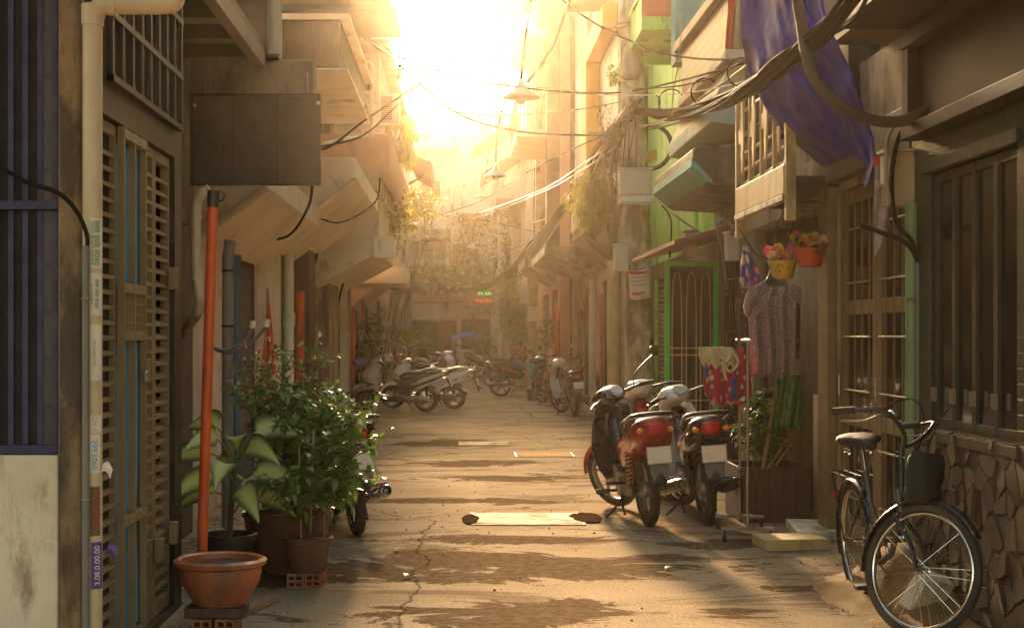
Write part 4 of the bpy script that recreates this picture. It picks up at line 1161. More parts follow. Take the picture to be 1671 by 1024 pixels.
# near pair on the right, seen from behind, and a third between them
moto('motorbike', 'maroon and black motorbike nearest on the right, rear number plate towards us', (1.50, 11.62, 0), head(97), P_black, P_dkred, P_red, 4, 34, 'cast', 'motorbikes parked on the right', P_black, M_amber, 1, P_red, mirror_up=2.1)
moto('motorbike', 'black motorbike with green side panel beside the clothes rail', (1.98, 11.75, 0), head(92), P_black, P_black, P_dkred, 4, 24, 'spoke', 'motorbikes parked on the right', P_white, M_plast, 0, P_black, muffler=M_plast)
moto('motorbike', 'red and white motorbike half hidden between the two nearest motorbikes', (1.93, 13.35, 0), head(96), P_red, P_red, P_white, 4, 10, 'spoke', 'motorbikes parked on the right', P_silver, M_plast, 0)
# left, behind the shrub
moto('motorbike', 'black motorbike with a red tail stripe poking out behind the potted shrub', (-.77, 11.1, 0), head(104), P_black, P_black, P_red, 5, 12, 'spoke', 'motorbikes parked on the left', P_black, M_plast, 1, muffler=M_chrome)
# two further bikes on the right against the wall
moto('motorbike', 'black motorbike with white cowl beside the square planter on the right', (2.16, 27.4, 0), head(99), P_black, P_black, P_dkred, 5, 24, 'cast', 'motorbikes parked by the pillar', P_white, M_plast, 2)
moto('motorbike', 'dark motorbike next to the yellow pillar, left of its twin', (2.02, 31.4, 0), head(99), P_black, P_dkred, P_dkred, 5, 22, 'cast', 'motorbikes parked by the pillar', P_grey, M_plast, 2)
# three standing across the alley further on
moto('motorbike', 'dark motorbike carrying the bending person in red', (1.02, 36.5, 0), head(4), P_black, P_black, P_red, 4, 10, 'cast', 'motorbikes parked across the alley', P_black, M_plast, 0)
moto('motorbike', 'dark motorbike with cast wheels just beyond the bending person', (.92, 44, 0), head(8), P_grey, P_black, P_silver, 4, 10, 'cast', 'motorbikes parked across the alley', P_black, M_plast, 1)
moto('motorbike', 'pale grey motorbike farthest along the right of the alley', (.62, 52.5, 0), head(12), P_grey, P_grey, P_white, 4, 15, 'spoke', 'motorbikes parked across the alley', P_silver, M_plast, 1)
# scooters on the left
scooter('scooter', 'silver and graphite scooter standing foremost in the left hand group', (-.66, 29.0, 0), head(174), P_grey, P_silver, P_silver, 4, 8, 'scooters parked on the left')
scooter('scooter', 'white scooter with brown seat just behind the silver scooter', (-.12, 30.2, 0), head(170), P_white, P_white, P_white, 4, 8, 'scooters parked on the left', mat('brown_vinyl', (.20, .10, .06), (.16, .08, .045), rough=.5))
scooter('scooter', 'dark scooter with raised mirrors behind the white scooter', (-.95, 34, 0), head(160), P_black, P_silver, P_grey, 4, 10, 'scooters parked on the left')
scooter('scooter', 'dark scooter with its front turned to us near the banana plant', (-1.1, 42, 0), head(-62), P_black, P_grey, P_grey, 4, 10, 'scooters parked on the left')
scooter('scooter', 'distant black scooter parked past the banana plant', (-.75, 46, 0), head(-70), P_black, P_white, P_grey, 4, -10, 'scooters parked on the left')

# helmets resting on the scooters
for nm, lb, c, m in (('helmet', 'white and maroon helmet on the rear view mirror of the dark scooter', (X(632, 33.5), 33.5, Z(582, 33.5)), P_white), ('helmet', 'maroon helmet beside the white one on the dark scooter', (X(652, 34), 34, Z(585, 34)), P_dkred)):
    h = thing(nm, lb, 'helmet', (c[0], c[1], c[2] - .11), group='helmets on the scooters')
    q = MB(); q.lathe([(.118, -.02), (.13, .03), (.128, .1), (.11, .17), (.07, .215), (.001, .232)], n=20)
    q.build('helmet_shell', m, h, smooth=180, solid=.01)
    q = MB(); q.torus((0, 0, .0), (0, 0, 1), .125, .012, 24, 6); q.build('rim', M_plast, h, smooth=180)

# ---- the old roadster bicycle by the stone wall
def bicycle():
    ga, gb = Vector((2.28, 8.38, 0)), Vector((2.28, 7.32, 0))
    d = gb - ga; L = 1.06
    root = thing('bicycle', 'black roadster bicycle leaning by the stone base of the tiled house', 'bicycle', ga, rot=(R(3), 0, math.atan2(d.y, d.x)))
    r = .335
    P_bk = paint('bicycle_black', (.02, .017, .015), .3)
    P_al = mat('dull_frame_grey', (.13, .12, .10), (.08, .075, .065), rough=.4, metal=.4, dirt=.3)
    def bwheel(x, M=None):
        A = about_y(M, x, 0, r)
        t = MB(A).torus((0, 0, 0), (0, 0, 1), r - .02, .02, 48, 10).build('tyre', M_rubber, root, smooth=180)
        MB(A).torus((0, 0, 0), (0, 0, 1), r - .048, .011, 48, 8, flat=1.2).build('rim', M_chrome, root, smooth=180)
        sp = MB(A)
        for k in range(36):
            a = 2 * math.pi * k / 36; b = a + (.8 if k % 2 else -.8); z = .03 if k % 4 < 2 else -.03
            sp.tube([(.02 * math.cos(b), .02 * math.sin(b), z), ((r - .05) * math.cos(a), (r - .05) * math.sin(a), 0)], .0013, 4, False)
        sp.build('spokes', M_chrome, root)
        MB(A).lathe([(.008, -.06), (.014, -.05), (.024, -.036), (.016, -.03), (.014, .03), (.024, .036), (.014, .05), (.008, .06)], n=14).build('hub', M_chrome, root, smooth=50)
    ax = Vector((-.35, 0, 1)).normalized()
    St = Matrix.Translation((.86, 0, .70)) @ Matrix.Rotation(R(40), 4, ax) @ Matrix.Translation((-.86, 0, -.70))
    bwheel(0); bwheel(L, St)
    fender(root, 0, r + .028, r, 10, 200, .06, P_bk, None, .012, 'rear_mudguard'); fender(root, L, r + .028, r, 35, 190, .06, P_bk, St, .012, 'front_mudguard')
    f = MB()
    bb, seat, hd0, hd1 = Vector((.45, 0, .28)), Vector((.27, 0, .76)), Vector((.90, 0, .60)), Vector((.86, 0, .72))
    f.tube([bb, seat], .015, 10); f.tube(smooth_path([(.29, 0, .62), (.5, 0, .47), (.72, 0, .48), hd0 + Vector((-.01, 0, .03))], 5), .014, 10); f.tube([bb, (.68, 0, .36), hd0], .016, 10)
    f.tube([hd0, hd1], .021, 10)
    for y in (-.05, .05): f.tube([(0, y, r), bb + Vector((0, y * .5, 0))], .009, 8); f.tube([(0, y, r), (.29, y * .3, .70)], .008, 8)
    f.build('frame', P_al, root, smooth=60)
    fk = MB(St)
    for y in (-.05, .05): fk.tube(smooth_path([(L, y, r), (L - .06, y, r + .13), (.905, y * .9, .56), (.90, y * .3, .60)], 4), .012, 8)
    fk.tube([hd0, Vector((.835, 0, .95))], .012, 8)
    fk.build('front_fork', P_bk, root, smooth=60)
    MB(St).cbox((L - .10, -.045, .50), (.012, .02, .05)).build('brake_shoe', M_chrome, root, bevel=.003)
    sp = MB().tube([seat, seat + Vector((-.045, 0, .13))], .012, 8).build('seat_post', M_chrome, root, smooth=60)
    s = MB(); shell(s, [(.08, .915, .05, .02), (.10, .925, .115, .035), (.17, .925, .125, .04), (.26, .925, .08, .035), (.36, .92, .04, .028), (.42, .905, .025, .02)], 18, 2.3)
    sd_ = s.build('saddle', M_seat, root, smooth=180)
    q = MB()
    for y in (-.06, .06):
        q.tube([Vector((.13, y, .84)) + Vector((.018 * math.cos(i * .9), .018 * math.sin(i * .9), i * .0028)) for i in range(22)], .004, 5)
    q.build('saddle_springs', M_chrome, sd_, smooth=180)
    rk = MB()
    for y in (-.075, .075): rk.tube([(.23, y * .6, .72), (.16, y, .715), (-.22, y, .715), (-.25, y * .7, .715)], .006, 6); rk.tube([(-.18, y, .715), (-.01, y * .9, r)], .006, 6)
    for x in (-.22, -.12, 0.0, .12): rk.tube([(x, -.075, .715), (x, .075, .715)], .005, 6)
    rk.tube([(-.2, 0, .718), (.16, 0, .718)], .005, 6)
    rk.build('rear_rack', P_bk, root, smooth=60)
    hb = MB(St).tube(smooth_path([(.62, .29, 1.06), (.74, .28, 1.08), (.87, .21, 1.09), (.90, .08, 1.0), (.86, 0, .94), (.90, -.08, 1.0), (.87, -.21, 1.09), (.74, -.28, 1.08), (.62, -.29, 1.06)], 5), .0115, 10).build('handlebar', M_plast, root, smooth=60)
    for y in (-1, 1):
        MB(St).tube([(.735, y * .281, 1.08), (.61, y * .291, 1.06)], .0175, 12).build('grip', M_rubber, hb, smooth=60)
        MB(St).tube(smooth_path([(.85, y * .225, 1.075), (.78, y * .26, 1.03), (.66, y * .285, 1.015)], 4), .0055, 6).build('brake_lever', M_alu, hb, smooth=60)
        MB(St).tube(smooth_path([(.83, y * .23, 1.075), (.98, y * .17, 1.17), (.99, y * .05, 1.05), (.92, y * .03, .72)], 6), .003, 5).build('brake_cable', M_cable, hb, smooth=60)
    MB(St).sphere((.87, -.15, 1.09), (.028, .028, .02), 12, 8).build('bell', M_chrome, hb, smooth=180)
    # dark cloth bag in front of the handlebar
    rings = []
    for z, k in ((.66, .6), (.68, .9), (.74, 1.0), (.81, .98), (.88, .9), (.92, .7)):
        rings.append([St @ Vector((1.0 + .07 * k * math.cos(t) + .012 * math.sin(3 * t + z * 20), .12 * k * math.copysign(abs(math.sin(t)) ** .7, math.sin(t)) + .01 * math.sin(5 * t + z * 9), z)) for t in [2 * math.pi * i / 20 for i in range(20)]])
    MB().loft(rings).build('handlebar_bag', mat('black_canvas', (.018, .016, .014), (.03, .026, .022), rough=.9, bump=.5), root, smooth=180)
    cr = MB()
    A = about_y(None, bb.x, -.045, bb.z)
    cr.torus(A @ Vector((0, 0, 0)), (0, 1, 0), .085, .006, 28, 6)
    for a in range(5): cr.tube([bb + Vector((0, -.045, 0)), bb + Vector((.085 * math.cos(a * 1.257), -.045, .085 * math.sin(a * 1.257)))], .005, 5)
    cr = cr.build('chainring', M_chrome, root, smooth=60)
    for sg in (-1, 1):
        e0 = bb + Vector((0, sg * .06, 0)); e1 = e0 + Vector((sg * -.13, sg * .01, sg * .10))
        MB().tube([e0, e1], .009, 8).build('crank', M_chrome, cr)
        p = MB(); p.cbox(e1 + Vector((0, sg * .06, 0)), (.085, .09, .024)); p.build('pedal', M_rubber, cr, bevel=.005)
    MB().prism([(0, -.062, r + .03), (.45, -.062, .365), (.55, -.062, .32), (.52, -.062, .22), (.42, -.062, .19), (0, -.062, r - .03)], (0, .012, 0)).build('chain_guard', P_bk, root, bevel=.003)
    MB().tube([(.12, .05, .3), (.05, .16, .12), (.02, .20, .005)], .008, 6).build('kick_stand', M_chrome, root)
    MB().cbox((-.385, 0, .56), (.012, .05, .05)).build('reflector', M_tail, root, bevel=.004)
    return root
bicycle()
# ================================================================== plants
L_mid = mat_leaf('shrub_leaf', (.15, .25, .05), (.07, .14, .03), .4)
L_lime = mat_leaf('sunlit_leaf', (.26, .30, .04), (.14, .2, .03), .5)
L_gold = mat_leaf('golden_leaf', (.32, .25, .03), (.20, .17, .03), .5)
L_dark = mat_leaf('dark_leaf', (.04, .08, .02), (.018, .036, .012), .25)
L_vari = mat_leaf('variegated_leaf', (.05, .12, .025), (.035, .085, .02), .35, vein=(.68, .72, .26))
L_sword = mat_leaf('sword_leaf', (.07, .11, .03), (.035, .06, .02), .15, vein=(.2, .22, .06))
M_stem = mat_wood('green_stem', (.10, .085, .03), (.06, .045, .02))
M_bark = mat_wood('grey_bark', (.16, .11, .06), (.09, .06, .035))
FL = [mat_leaf('petal_' + n_, c, tuple(k * .7 for k in c), .35) for n_, c in (('orange', (.75, .22, .03)), ('pink', (.70, .10, .22)), ('yellow', (.80, .50, .06)), ('cream', (.75, .6, .4)), ('red', (.6, .04, .03)))]

def rv(rnd, s=1.0): return Vector((rnd.uniform(-s, s), rnd.uniform(-s, s), rnd.uniform(-s, s)))
def cloud(mb, c, rad, n, L, Wd, rnd, up=.35, droop=.3, shell_=.35):
    """leaves spread through an uneven volume made of smaller clumps"""
    c = Vector(c); subs = []
    for _ in range(max(4, n // 45)):
        v = rv(rnd)
        while v.length > 1: v = rv(rnd)
        subs.append((c + Vector((v.x * rad[0], v.y * rad[1], v.z * rad[2])), rnd.uniform(.22, .5)))
    for _ in range(n):
        q, s = subs[rnd.randrange(len(subs))]
        v = rv(rnd); v.normalize(); v *= rnd.uniform(shell_, 1) * s
        p = q + Vector((v.x * rad[0], v.y * rad[1], v.z * rad[2]))
        d = (v.normalized() + rv(rnd, .7) + Vector((0, 0, up))).normalized()
        mb.leaf(p, d, Vector((0, 0, 1)) + rv(rnd, .4), L * rnd.uniform(.7, 1.25), Wd * rnd.uniform(.8, 1.2), droop, 2)
    return subs

def plant_cloud(name, label, cat, base, c, rad, n, L, Wd, m, seed, group=None, stems=5, up=.35, droop=.3, extra=None, bark=M_bark):
    rnd = random.Random(seed)
    t = thing(name, label, cat, base, group=group)
    mb = MB(); subs = cloud(mb, c, rad, n, L, Wd, rnd, up, droop)
    mb.build('foliage', m, t, smooth=180, world=True)
    if extra:
        for (m2, k) in extra:
            e = MB()
            for _ in range(k):
                q, s = subs[rnd.randrange(len(subs))]
                v = rv(rnd); v.normalize()
                p = q + Vector((v.x * rad[0], v.y * rad[1], v.z * rad[2])) * s
                for _j in range(5): e.leaf(p, (v + rv(rnd, .8)).normalized(), Vector((0, 0, 1)), L * .5, L * .45, .1, 2)
            e.build('blossom', m2, t, smooth=180, world=True)
    if stems:
        st = MB(); b = Vector(base)
        for k in range(stems):
            q = subs[k % len(subs)][0]
            b0 = b + Vector((rnd.uniform(-.05, .05), rnd.uniform(-.05, .05), 0))
            mid = b0.lerp(q, .5) + rv(rnd, .08)
            rr = .008 + .006 * min(3, (q - b0).length)
            st.tube(smooth_path([b0, mid, q], 4), [rr * (1 - .7 * i / 8) for i in range(9)], 6)
        st.build('stems', bark, t, smooth=60, world=True)
    return t

def pot(name, label, loc, prof, m, soil_z, soil_r, cat='plant pot', group=None, rim=None, square=None, smooth=45):
    t = thing(name, label, cat, loc, group=group)
    if square:
        a, h_, k = square
        mb = MB()
        for i in range(4):
            c, s_ = [(1, 0), (0, 1), (-1, 0), (0, -1)][i]
            # four slanted walls with thickness
            o0, o1, i0, i1 = a * k, a, a * k - .015, a - .015
            def q(o, side, z): return Vector((c * o - s_ * side, s_ * o + c * side, z))
            mb.add([q(o0, -o0, 0), q(o0, o0, 0), q(o1, o1, h_), q(o1, -o1, h_), q(i0, -i0, .01), q(i0, i0, .01), q(i1, i1, h_), q(i1, -i1, h_)],
                   [(0, 1, 2, 3), (5, 4, 7, 6), (3, 2, 6, 7), (0, 4, 5, 1)])
        mb.build('pot_wall', m, t)
        MB().box(-soil_r, soil_r, -soil_r, soil_r, .0, soil_z).build('soil', M_soil, t)
        return t
    MB().lathe(prof, n=32, caps=False).build('pot_wall', m, t, smooth=smooth)
    rows = [[Vector((soil_r * k / 6 * math.cos(a), soil_r * k / 6 * math.sin(a), soil_z + .012 * noise.noise(Vector((k, a * 3, loc[0]))))) for a in [2 * math.pi * i / 20 for i in range(21)]] for k in range(7)]
    MB().grid(rows).build('soil', M_soil, t, smooth=180)
    return t

# --- hollow bricks, plank and the wide clay bowl
def hollow_brick(loc, rz, label, n=2):
    b = thing('hollow_brick', label, 'brick', loc, rz, group='hollow clay bricks under the pots')
    mb = MB(); w, h_, L = .10, .085, .19; t_ = .013
    for i in range(3): mb.box(-w / 2 + (w - t_) * i / 2, -w / 2 + (w - t_) * i / 2 + t_, -L / 2, L / 2, 0, h_)
    for i in range(3):
        z = (h_ - t_) * i / 2
        for k in range(2):
            mb.box(-w / 2 + t_ + (w - t_) * k / 2, -w / 2 + (w - t_) * (k + 1) / 2, -L / 2 + .001, L / 2 - .001, z + .0006, z + t_ - .0006)
    mb.build('shell', M_terra, b)
    MB().box(-w / 2 + .003, w / 2 - .003, -.01, .01, .003, h_ - .003).build('web', M_terradk, b)
    return b
dB = 7.42
hollow_brick((X(332, dB), dB + .02, 0), .03, 'left of the two hollow bricks under the wide clay bowl')
hollow_brick((X(372, dB), dB + .02, 0), -.04, 'right hand hollow brick under the wide clay bowl')
t = thing('timber_block', 'grey timber plank between the clay bowl and its bricks', 'plank', (X(352, dB), dB + .04, .088))
MB().cbox((0, 0, .025), (.30, .20, .05)).build('plank', M_wood, t, bevel=.004)
t = thing('timber_board', 'long bare board lying beside the wide clay bowl', 'plank', (X(408, 8.0), 8.0, .0), R(-14))
MB().cbox((0, 0, .02), (.07, .7, .035)).build('board', M_woodlt, t, bevel=.004)
pot('clay_bowl', 'wide glazed terracotta bowl of soil standing on hollow bricks by the gate', (X(357, dB), dB + .05, .142),
    [(.0, .0), (.125, .0), (.13, .008), (.155, .04), (.195, .11), (.21, .165), (.205, .19), (.232, .205), (.236, .225), (.215, .236), (.195, .228), (.19, .19)], M_terra, .20, .193, 'bowl')
# --- thick orange pipe behind it
t = thing('orange_pipe', 'thick bright orange plastic pipe standing upright behind the clay bowl', 'pipe', (X(327, 7.95), 7.95, .02))
p0, p1 = Vector((X(327, 7.95), 7.95, .02)), P(347, 338, 7.95)
MB().tube([p0, p0.lerp(p1, .5), p1], .029, 16).build('tube', M_orange, t, smooth=60, world=True)
MB().tube([p1, p1 + Vector((.004, 0, .09))], .032, 14).build('end_cap', M_plast, t, smooth=50, world=True)
MB().torus(p1 + Vector((.035, 0, .06)), (0, 1, 0), .028, .006, 16, 6).build('hook', M_iron, t, smooth=180, world=True)

# --- dumb cane with blotched leaves in a black pot
bp = Vector((X(375, 8.95), 8.95, 0))
pot('plant_pot', 'black plastic pot holding the blotched broad leaved plant', bp, [(0, 0), (.12, 0), (.155, .26), (.165, .262), (.168, .30), (.155, .302), (.148, .27)], M_plast, .27, .148)
t = thing('dumb_cane', 'plant with big pale blotched leaves in the black pot', 'plant', (bp.x, bp.y, .27))
rnd = random.Random(3)
cane = MB(); cane.tube(smooth_path([bp + Vector((0, 0, .26)), bp + Vector((.01, 0, .5)), bp + Vector((.03, -.02, .72))], 4), .017, 8)
cane.build('cane', M_stem, t, smooth=60, world=True)
for i in range(15):
    a = i * 2.399 + .4
    z = .42 + .34 * (i / 14)
    b0 = bp + Vector((.02, 0, z))
    out = Vector((math.cos(a), math.sin(a), 0))
    el = .35 + .9 * i / 14
    tip = b0 + out * .13 + Vector((0, 0, .10 + .08 * (i / 14)))
    lf = MB(); lf.tube(smooth_path([b0, b0.lerp(tip, .5) + Vector((0, 0, .03)), tip], 3), [.007, .006, .006, .005, .005, .004, .004], 5)
    st = lf.build('leaf_stalk', L_lime, t, smooth=60, world=True)
    l2 = MB(); d = (out * 1.0 + Vector((0, 0, .55 - .5 * (1 - i / 14)))).normalized()
    l2.leaf(tip, d, Vector((0, -1.1, .8)), rnd.uniform(.27, .36), rnd.uniform(.17, .21), .62, 9)
    l2.build('leaf', L_vari, st, smooth=180, world=True)

# --- big brown pot and small front pot with the leafy shrub
pb = Vector((X(478, 9.35), 9.35, 0))
pot('plant_pot', 'large brown clay pot behind the smaller pot with canes', pb, [(0, 0), (.16, 0), (.175, .01), (.235, .33), (.25, .335), (.262, .37), (.25, .39), (.235, .385), (.225, .34)], M_terradk, .35, .226)
pf = Vector((X(503, 8.85), 8.85, .088))
hollow_brick((X(482, 8.85), 8.85, 0), .1, 'hollow brick under the left of the small clay pot')
hollow_brick((X(515, 8.85), 8.87, 0), -.1, 'hollow brick under the right of the small clay pot')
pot('plant_pot', 'smaller brown clay pot raised on hollow bricks in front of the large one', pf, [(0, 0), (.095, 0), (.105, .01), (.135, .175), (.15, .18), (.155, .205), (.145, .212), (.133, .205), (.128, .18)], M_terradk, .19, .129)
def shrub(name, label, base, tips, seed, m, L=.075, per=34, canes=0, flowers=0):
    rnd = random.Random(seed); base = Vector(base)
    t = thing(name, label, 'shrub', base)
    st, lf = MB(), MB()
    for tip in tips:
        tip = Vector(tip); b0 = base + Vector((rnd.uniform(-.05, .05), rnd.uniform(-.05, .05), 0))
        mid = b0.lerp(tip, .5) + Vector((rnd.uniform(-.06, .06), rnd.uniform(-.06, .06), .08))
        path = smooth_path([b0, mid, tip], 8)
        st.tube(path, [.009 * (1 - .75 * i / (len(path) - 1)) for i in range(len(path))], 6)
        for i in range(5, len(path)):
            for _ in range(2):
                a = rnd.uniform(0, 6.28); o = Vector((math.cos(a), math.sin(a), rnd.uniform(-.1, .8))).normalized()
                tw = path[i] + o * rnd.uniform(.06, .18)
                st.tube([path[i], path[i].lerp(tw, .5) + Vector((0, 0, .01)), tw], [.004, .003, .002], 4)
                for k in range(per // 8 + 2):
                    f = rnd.uniform(.25, 1.05); pp = path[i].lerp(tw, f)
                    d = (o * .5 + rv(rnd, 1) + Vector((0, 0, .25))).normalized()
                    lf.leaf(pp, d, Vector((0, 0, 1)) + rv(rnd, .4), L * rnd.uniform(.6, 1.2), L * .48 * rnd.uniform(.8, 1.2), .45, 3)
    st.build('stems', M_stem, t, smooth=60, world=True)
    lf.build('foliage', m, t, smooth=180, world=True)
    if flowers:
        fm = MB()
        for _ in range(flowers):
            tip = Vector(tips[rnd.randrange(len(tips))]) + rv(rnd, .12)
            for k in range(6): fm.leaf(tip, (rv(rnd) + Vector((0, 0, .4))).normalized(), Vector((0, 0, 1)), .03, .02, .1, 2)
        fm.build('blossom', FL[3], t, smooth=180, world=True)
    return t
tp = [P(px, py, d) for px, py, d in ((452, 640, 9.2), (420, 650, 9.3), (500, 660, 9.2), (540, 670, 9.1), (575, 690, 9.0), (560, 730, 8.9), (520, 720, 8.9), (470, 700, 9.0), (435, 690, 9.4), (590, 665, 9.3), (545, 640, 9.6), (490, 630, 9.6))]
shrub('leafy_shrub', 'dense green leafy shrub growing out of the large brown pot', pb + Vector((0, 0, .35)), tp, 11, L_mid, .08, 40)
tp = [P(px, py, d) for px, py, d in ((405, 590, 9.5), (425, 615, 9.4), (470, 590, 9.5), (385, 640, 9.6), (520, 590, 9.6), (445, 575, 9.7), (500, 570, 9.7))]
shrub('straggly_shrub', 'thin straggly shrub with tiny pale flowers rising above the leafy one', (X(440, 9.6), 9.6, .3), tp, 12, L_mid, .06, 16, flowers=26)
tp = [P(px, py, d) for px, py, d in ((535, 740, 8.75), (575, 745, 8.8), (590, 780, 8.7), (560, 770, 8.6), (500, 770, 8.65), (470, 800, 8.6), (600, 720, 8.9))]
shrub('low_shrub', 'low shrub with broader leaves leaning out of the small front pot', pf + Vector((0, 0, .19)), tp, 13, L_mid, .085, 22)
for i, (a, b) in enumerate((((492, 905), (488, 720)), ((530, 905), (528, 770)), ((505, 905), (512, 700)))):
    t = thing('bamboo_cane', ('left hand bamboo cane', 'short right hand bamboo cane', 'tallest bamboo cane')[i] + ' stuck in the small clay pot', 'cane', P(*a, 8.82), group='canes in the small pot')
    MB().tube([P(*a, 8.82), P(*b, 8.84)], .006, 6).build('cane', M_woodlt, t, world=True)
pot('plant_pot', 'brown clay pot against the wall behind the blotched plant', (X(440, 9.75), 9.75, 0), [(0, 0), (.12, 0), (.17, .3), (.185, .31), (.18, .34), (.165, .335)], M_terradk, .30, .16)

# --- plants further along
plant_cloud('ficus_bush', 'rounded leafy bush standing against the left wall beyond the lattice door', 'bush', (X(608, 33), 33, 0), (X(607, 33), 33, 1.45), (.42, .6, .85), 1500, .11, .055, L_lime, 21, stems=6)
plant_cloud('ficus_bush', 'dark lower bush at the foot of the rounded bush on the left', 'bush', (X(590, 31), 31, 0), (X(588, 31), 31, .75), (.3, .5, .5), 700, .10, .05, L_mid, 22, stems=4)
pot('plant_pot', 'round clay pot at the foot of the leafy bush on the left', (X(592, 30.6), 30.6, 0), [(0, 0), (.14, 0), (.19, .3), (.2, .33), (.18, .33)], M_terradk, .28, .18)
t = thing('banana_plant', 'banana plant with broad upright leaves beside the far signboard', 'plant', (X(668, 47), 47, 0))
rnd = random.Random(31); MB().tube([(X(668, 47), 47, 0), (X(668, 47), 47, 1.3)], [.09, .06], 10).build('stem', M_stem, t, smooth=60, world=True)
for i in range(14):
    a = i * 2.4; lf = MB()
    lf.leaf(Vector((X(668, 47), 47, 1.0 + .03 * i)), Vector((math.cos(a), math.sin(a), .55 + .05 * i)).normalized(), Vector((0, 0, 1)), rnd.uniform(1.0, 1.4), .34, .45, 8)
    lf.build('leaf', L_lime, t, smooth=180, world=True)
plant_cloud('climbing_vine', 'golden lit vine spilling over the planted balcony on the left', 'vine', (X(650, 24), 24, Z(232, 24)), (X(652, 24), 24, Z(225, 24)), (.28, 1.6, .36), 900, .10, .035, L_gold, 41, stems=8, up=-.5, droop=.7)
plant_cloud('climbing_vine', 'yellowish foliage hanging under the planted balcony on the left', 'vine', (X(625, 26), 26, Z(330, 26)), (X(640, 26), 26, Z(345, 26)), (.42, 1.5, .42), 1100, .11, .05, L_gold, 42, stems=6)
plant_cloud('street_tree', 'amber lit tree reaching over the alley from the left', 'tree', (-2.0, 37, 0), (X(672, 37), 37, Z(345, 37)), (.75, 1.2, .65), 1500, .14, .06, L_gold, 43, stems=7)
plant_cloud('climbing_vine', 'leaves growing over the tin wall at the top left of the sky', 'vine', (X(655, 20), 20, 5.0), (X(655, 20), 20.4, Z(20, 20)), (.22, .6, .5), 240, .09, .035, L_gold, 44, stems=6)
plant_cloud('climbing_vine', 'green creeper between the brown balcony and the tin wall', 'vine', (X(580, 19), 19, 4.6), (X(585, 19.6), 19.6, Z(75, 19.6)), (.16, .4, .35), 160, .14, .06, L_lime, 45, stems=4)
plant_cloud('flowering_creeper', 'red flowered creeper along the canopy of the far house', 'vine', (X(740, 66), 66, 3.4), (X(745, 66), 66, 4.2), (2.2, 1.6, .75), 1700, .22, .11, L_gold, 46, stems=8, extra=((FL[4], 120),))
plant_cloud('flowering_creeper', 'golden creeper over the end of the alley below the small lamps', 'vine', (X(800, 62), 62, 3.0), (X(785, 62), 62, 5.2), (1.4, 1.6, 1.4), 1500, .22, .11, L_gold, 47, stems=8, extra=((FL[0], 60),))
plant_cloud('climbing_vine', 'dense hanging creeper wrapped beside the pale far pole', 'vine', (X(840, 45), 45, 0), (X(842, 45), 45, 2.5), (.42, .8, 1.2), 1500, .15, .06, L_lime, 48, stems=7, up=-.3, droop=.6)
plant_cloud('climbing_vine', 'thin ivy climbing the pale far pole', 'vine', (X(820, 51.5), 51.5, 0), (X(823, 51.6), 51.6, 3.4), (.2, .2, 2.6), 700, .14, .08, L_gold, 49, stems=3)
plant_cloud('balcony_tree', 'bright green treetop on the roof terrace at the right of the sky', 'tree', (X(815, 58), 58, 9), (X(815, 58), 58, Z(95, 58)), (.55, .8, .65), 700, .2, .1, L_lime, 50, stems=5)
plant_cloud('trailing_plant', 'big ball of golden trailing foliage on the balcony beside the utility pole', 'plant', (X(970, 23.4), 23.4, Z(330, 23.4)), (X(965, 23.4), 23.4, Z(318, 23.4)), (.34, .6, .44), 1900, .10, .03, L_gold, 51, stems=6, up=-.2, droop=.8)
plant_cloud('climbing_vine', 'dry brown vine tangled round the utility pole', 'vine', (X(1008, 20.2), 20.2, 3.0), (X(1002, 20.2), 20.2, Z(250, 20.2)), (.22, .25, .65), 600, .08, .025, mat_leaf('dry_leaf', (.14, .075, .03), (.08, .045, .02), .3), 52, stems=9, up=-.4)
plant_cloud('balcony_plant', 'small bright plant on the slatted balcony left of the utility pole', 'plant', (X(1000, 22), 22, Z(140, 22)), (X(1002, 22), 22, Z(122, 22)), (.13, .3, .2), 320, .07, .03, L_lime, 53, stems=4)
plant_cloud('leafy_bush', 'leafy bush at the far right of the alley under the blue awning', 'bush', (X(788, 60), 60, 0), (X(786, 60), 60, 1.0), (.55, .5, .8), 600, .16, .08, L_lime, 54, stems=5)
plant_cloud('hanging_plant', 'small hanging plant by the dark doors past the yellow pillar', 'plant', (X(893, 34), 34, 2.0), (X(893, 34), 34, 1.55), (.22, .4, .4), 400, .1, .05, L_lime, 55, stems=4)
plant_cloud('leafy_weed', 'weedy plant at the foot of the yellow pillar', 'plant', (X(878, 34.5), 34.5, 0), (X(877, 34.5), 34.5, .45), (.16, .25, .4), 240, .11, .05, L_mid, 56, stems=4)
# square planter with sword leaves on a brick
sp = Vector((X(985, 27.0), 27.0, 0))
pot('square_planter', 'dark square planter with sword shaped leaves by the cream house', sp, None, M_moss, .34, .15, 'plant pot', square=(.20, .36, .82))
t = thing('snake_plant', 'stiff sword leaved plant in the dark square planter', 'plant', (sp.x, sp.y, .34))
rnd = random.Random(9)
for i in range(9):
    a = i * 2.4; lf = MB(); q = sp + Vector((.07 * math.cos(a), .07 * math.sin(a), .33))
    lf.leaf(q, Vector((.25 * math.cos(a) + .1, .25 * math.sin(a), 1)).normalized(), Vector((math.sin(a), -math.cos(a), 0)), rnd.uniform(.45, .75), .07, 0, 6)
    lf.build('leaf', L_sword, t, smooth=180, world=True)
t = thing('brick', 'orange brick beside the dark square planter', 'brick', (X(975, 26.4), 26.4, 0)); MB().cbox((0, 0, .05), (.22, .1, .1)).build('brick', M_terra, t, bevel=.005)
t = thing('broom', 'worn broom lying on the ground before the square planter', 'broom', (X(975, 25.6), 25.6, .03), R(10))
MB().tube([(-.55, 0, 0), (.1, 0, .03)], .014, 6).build('broomstick', M_woodlt, t)
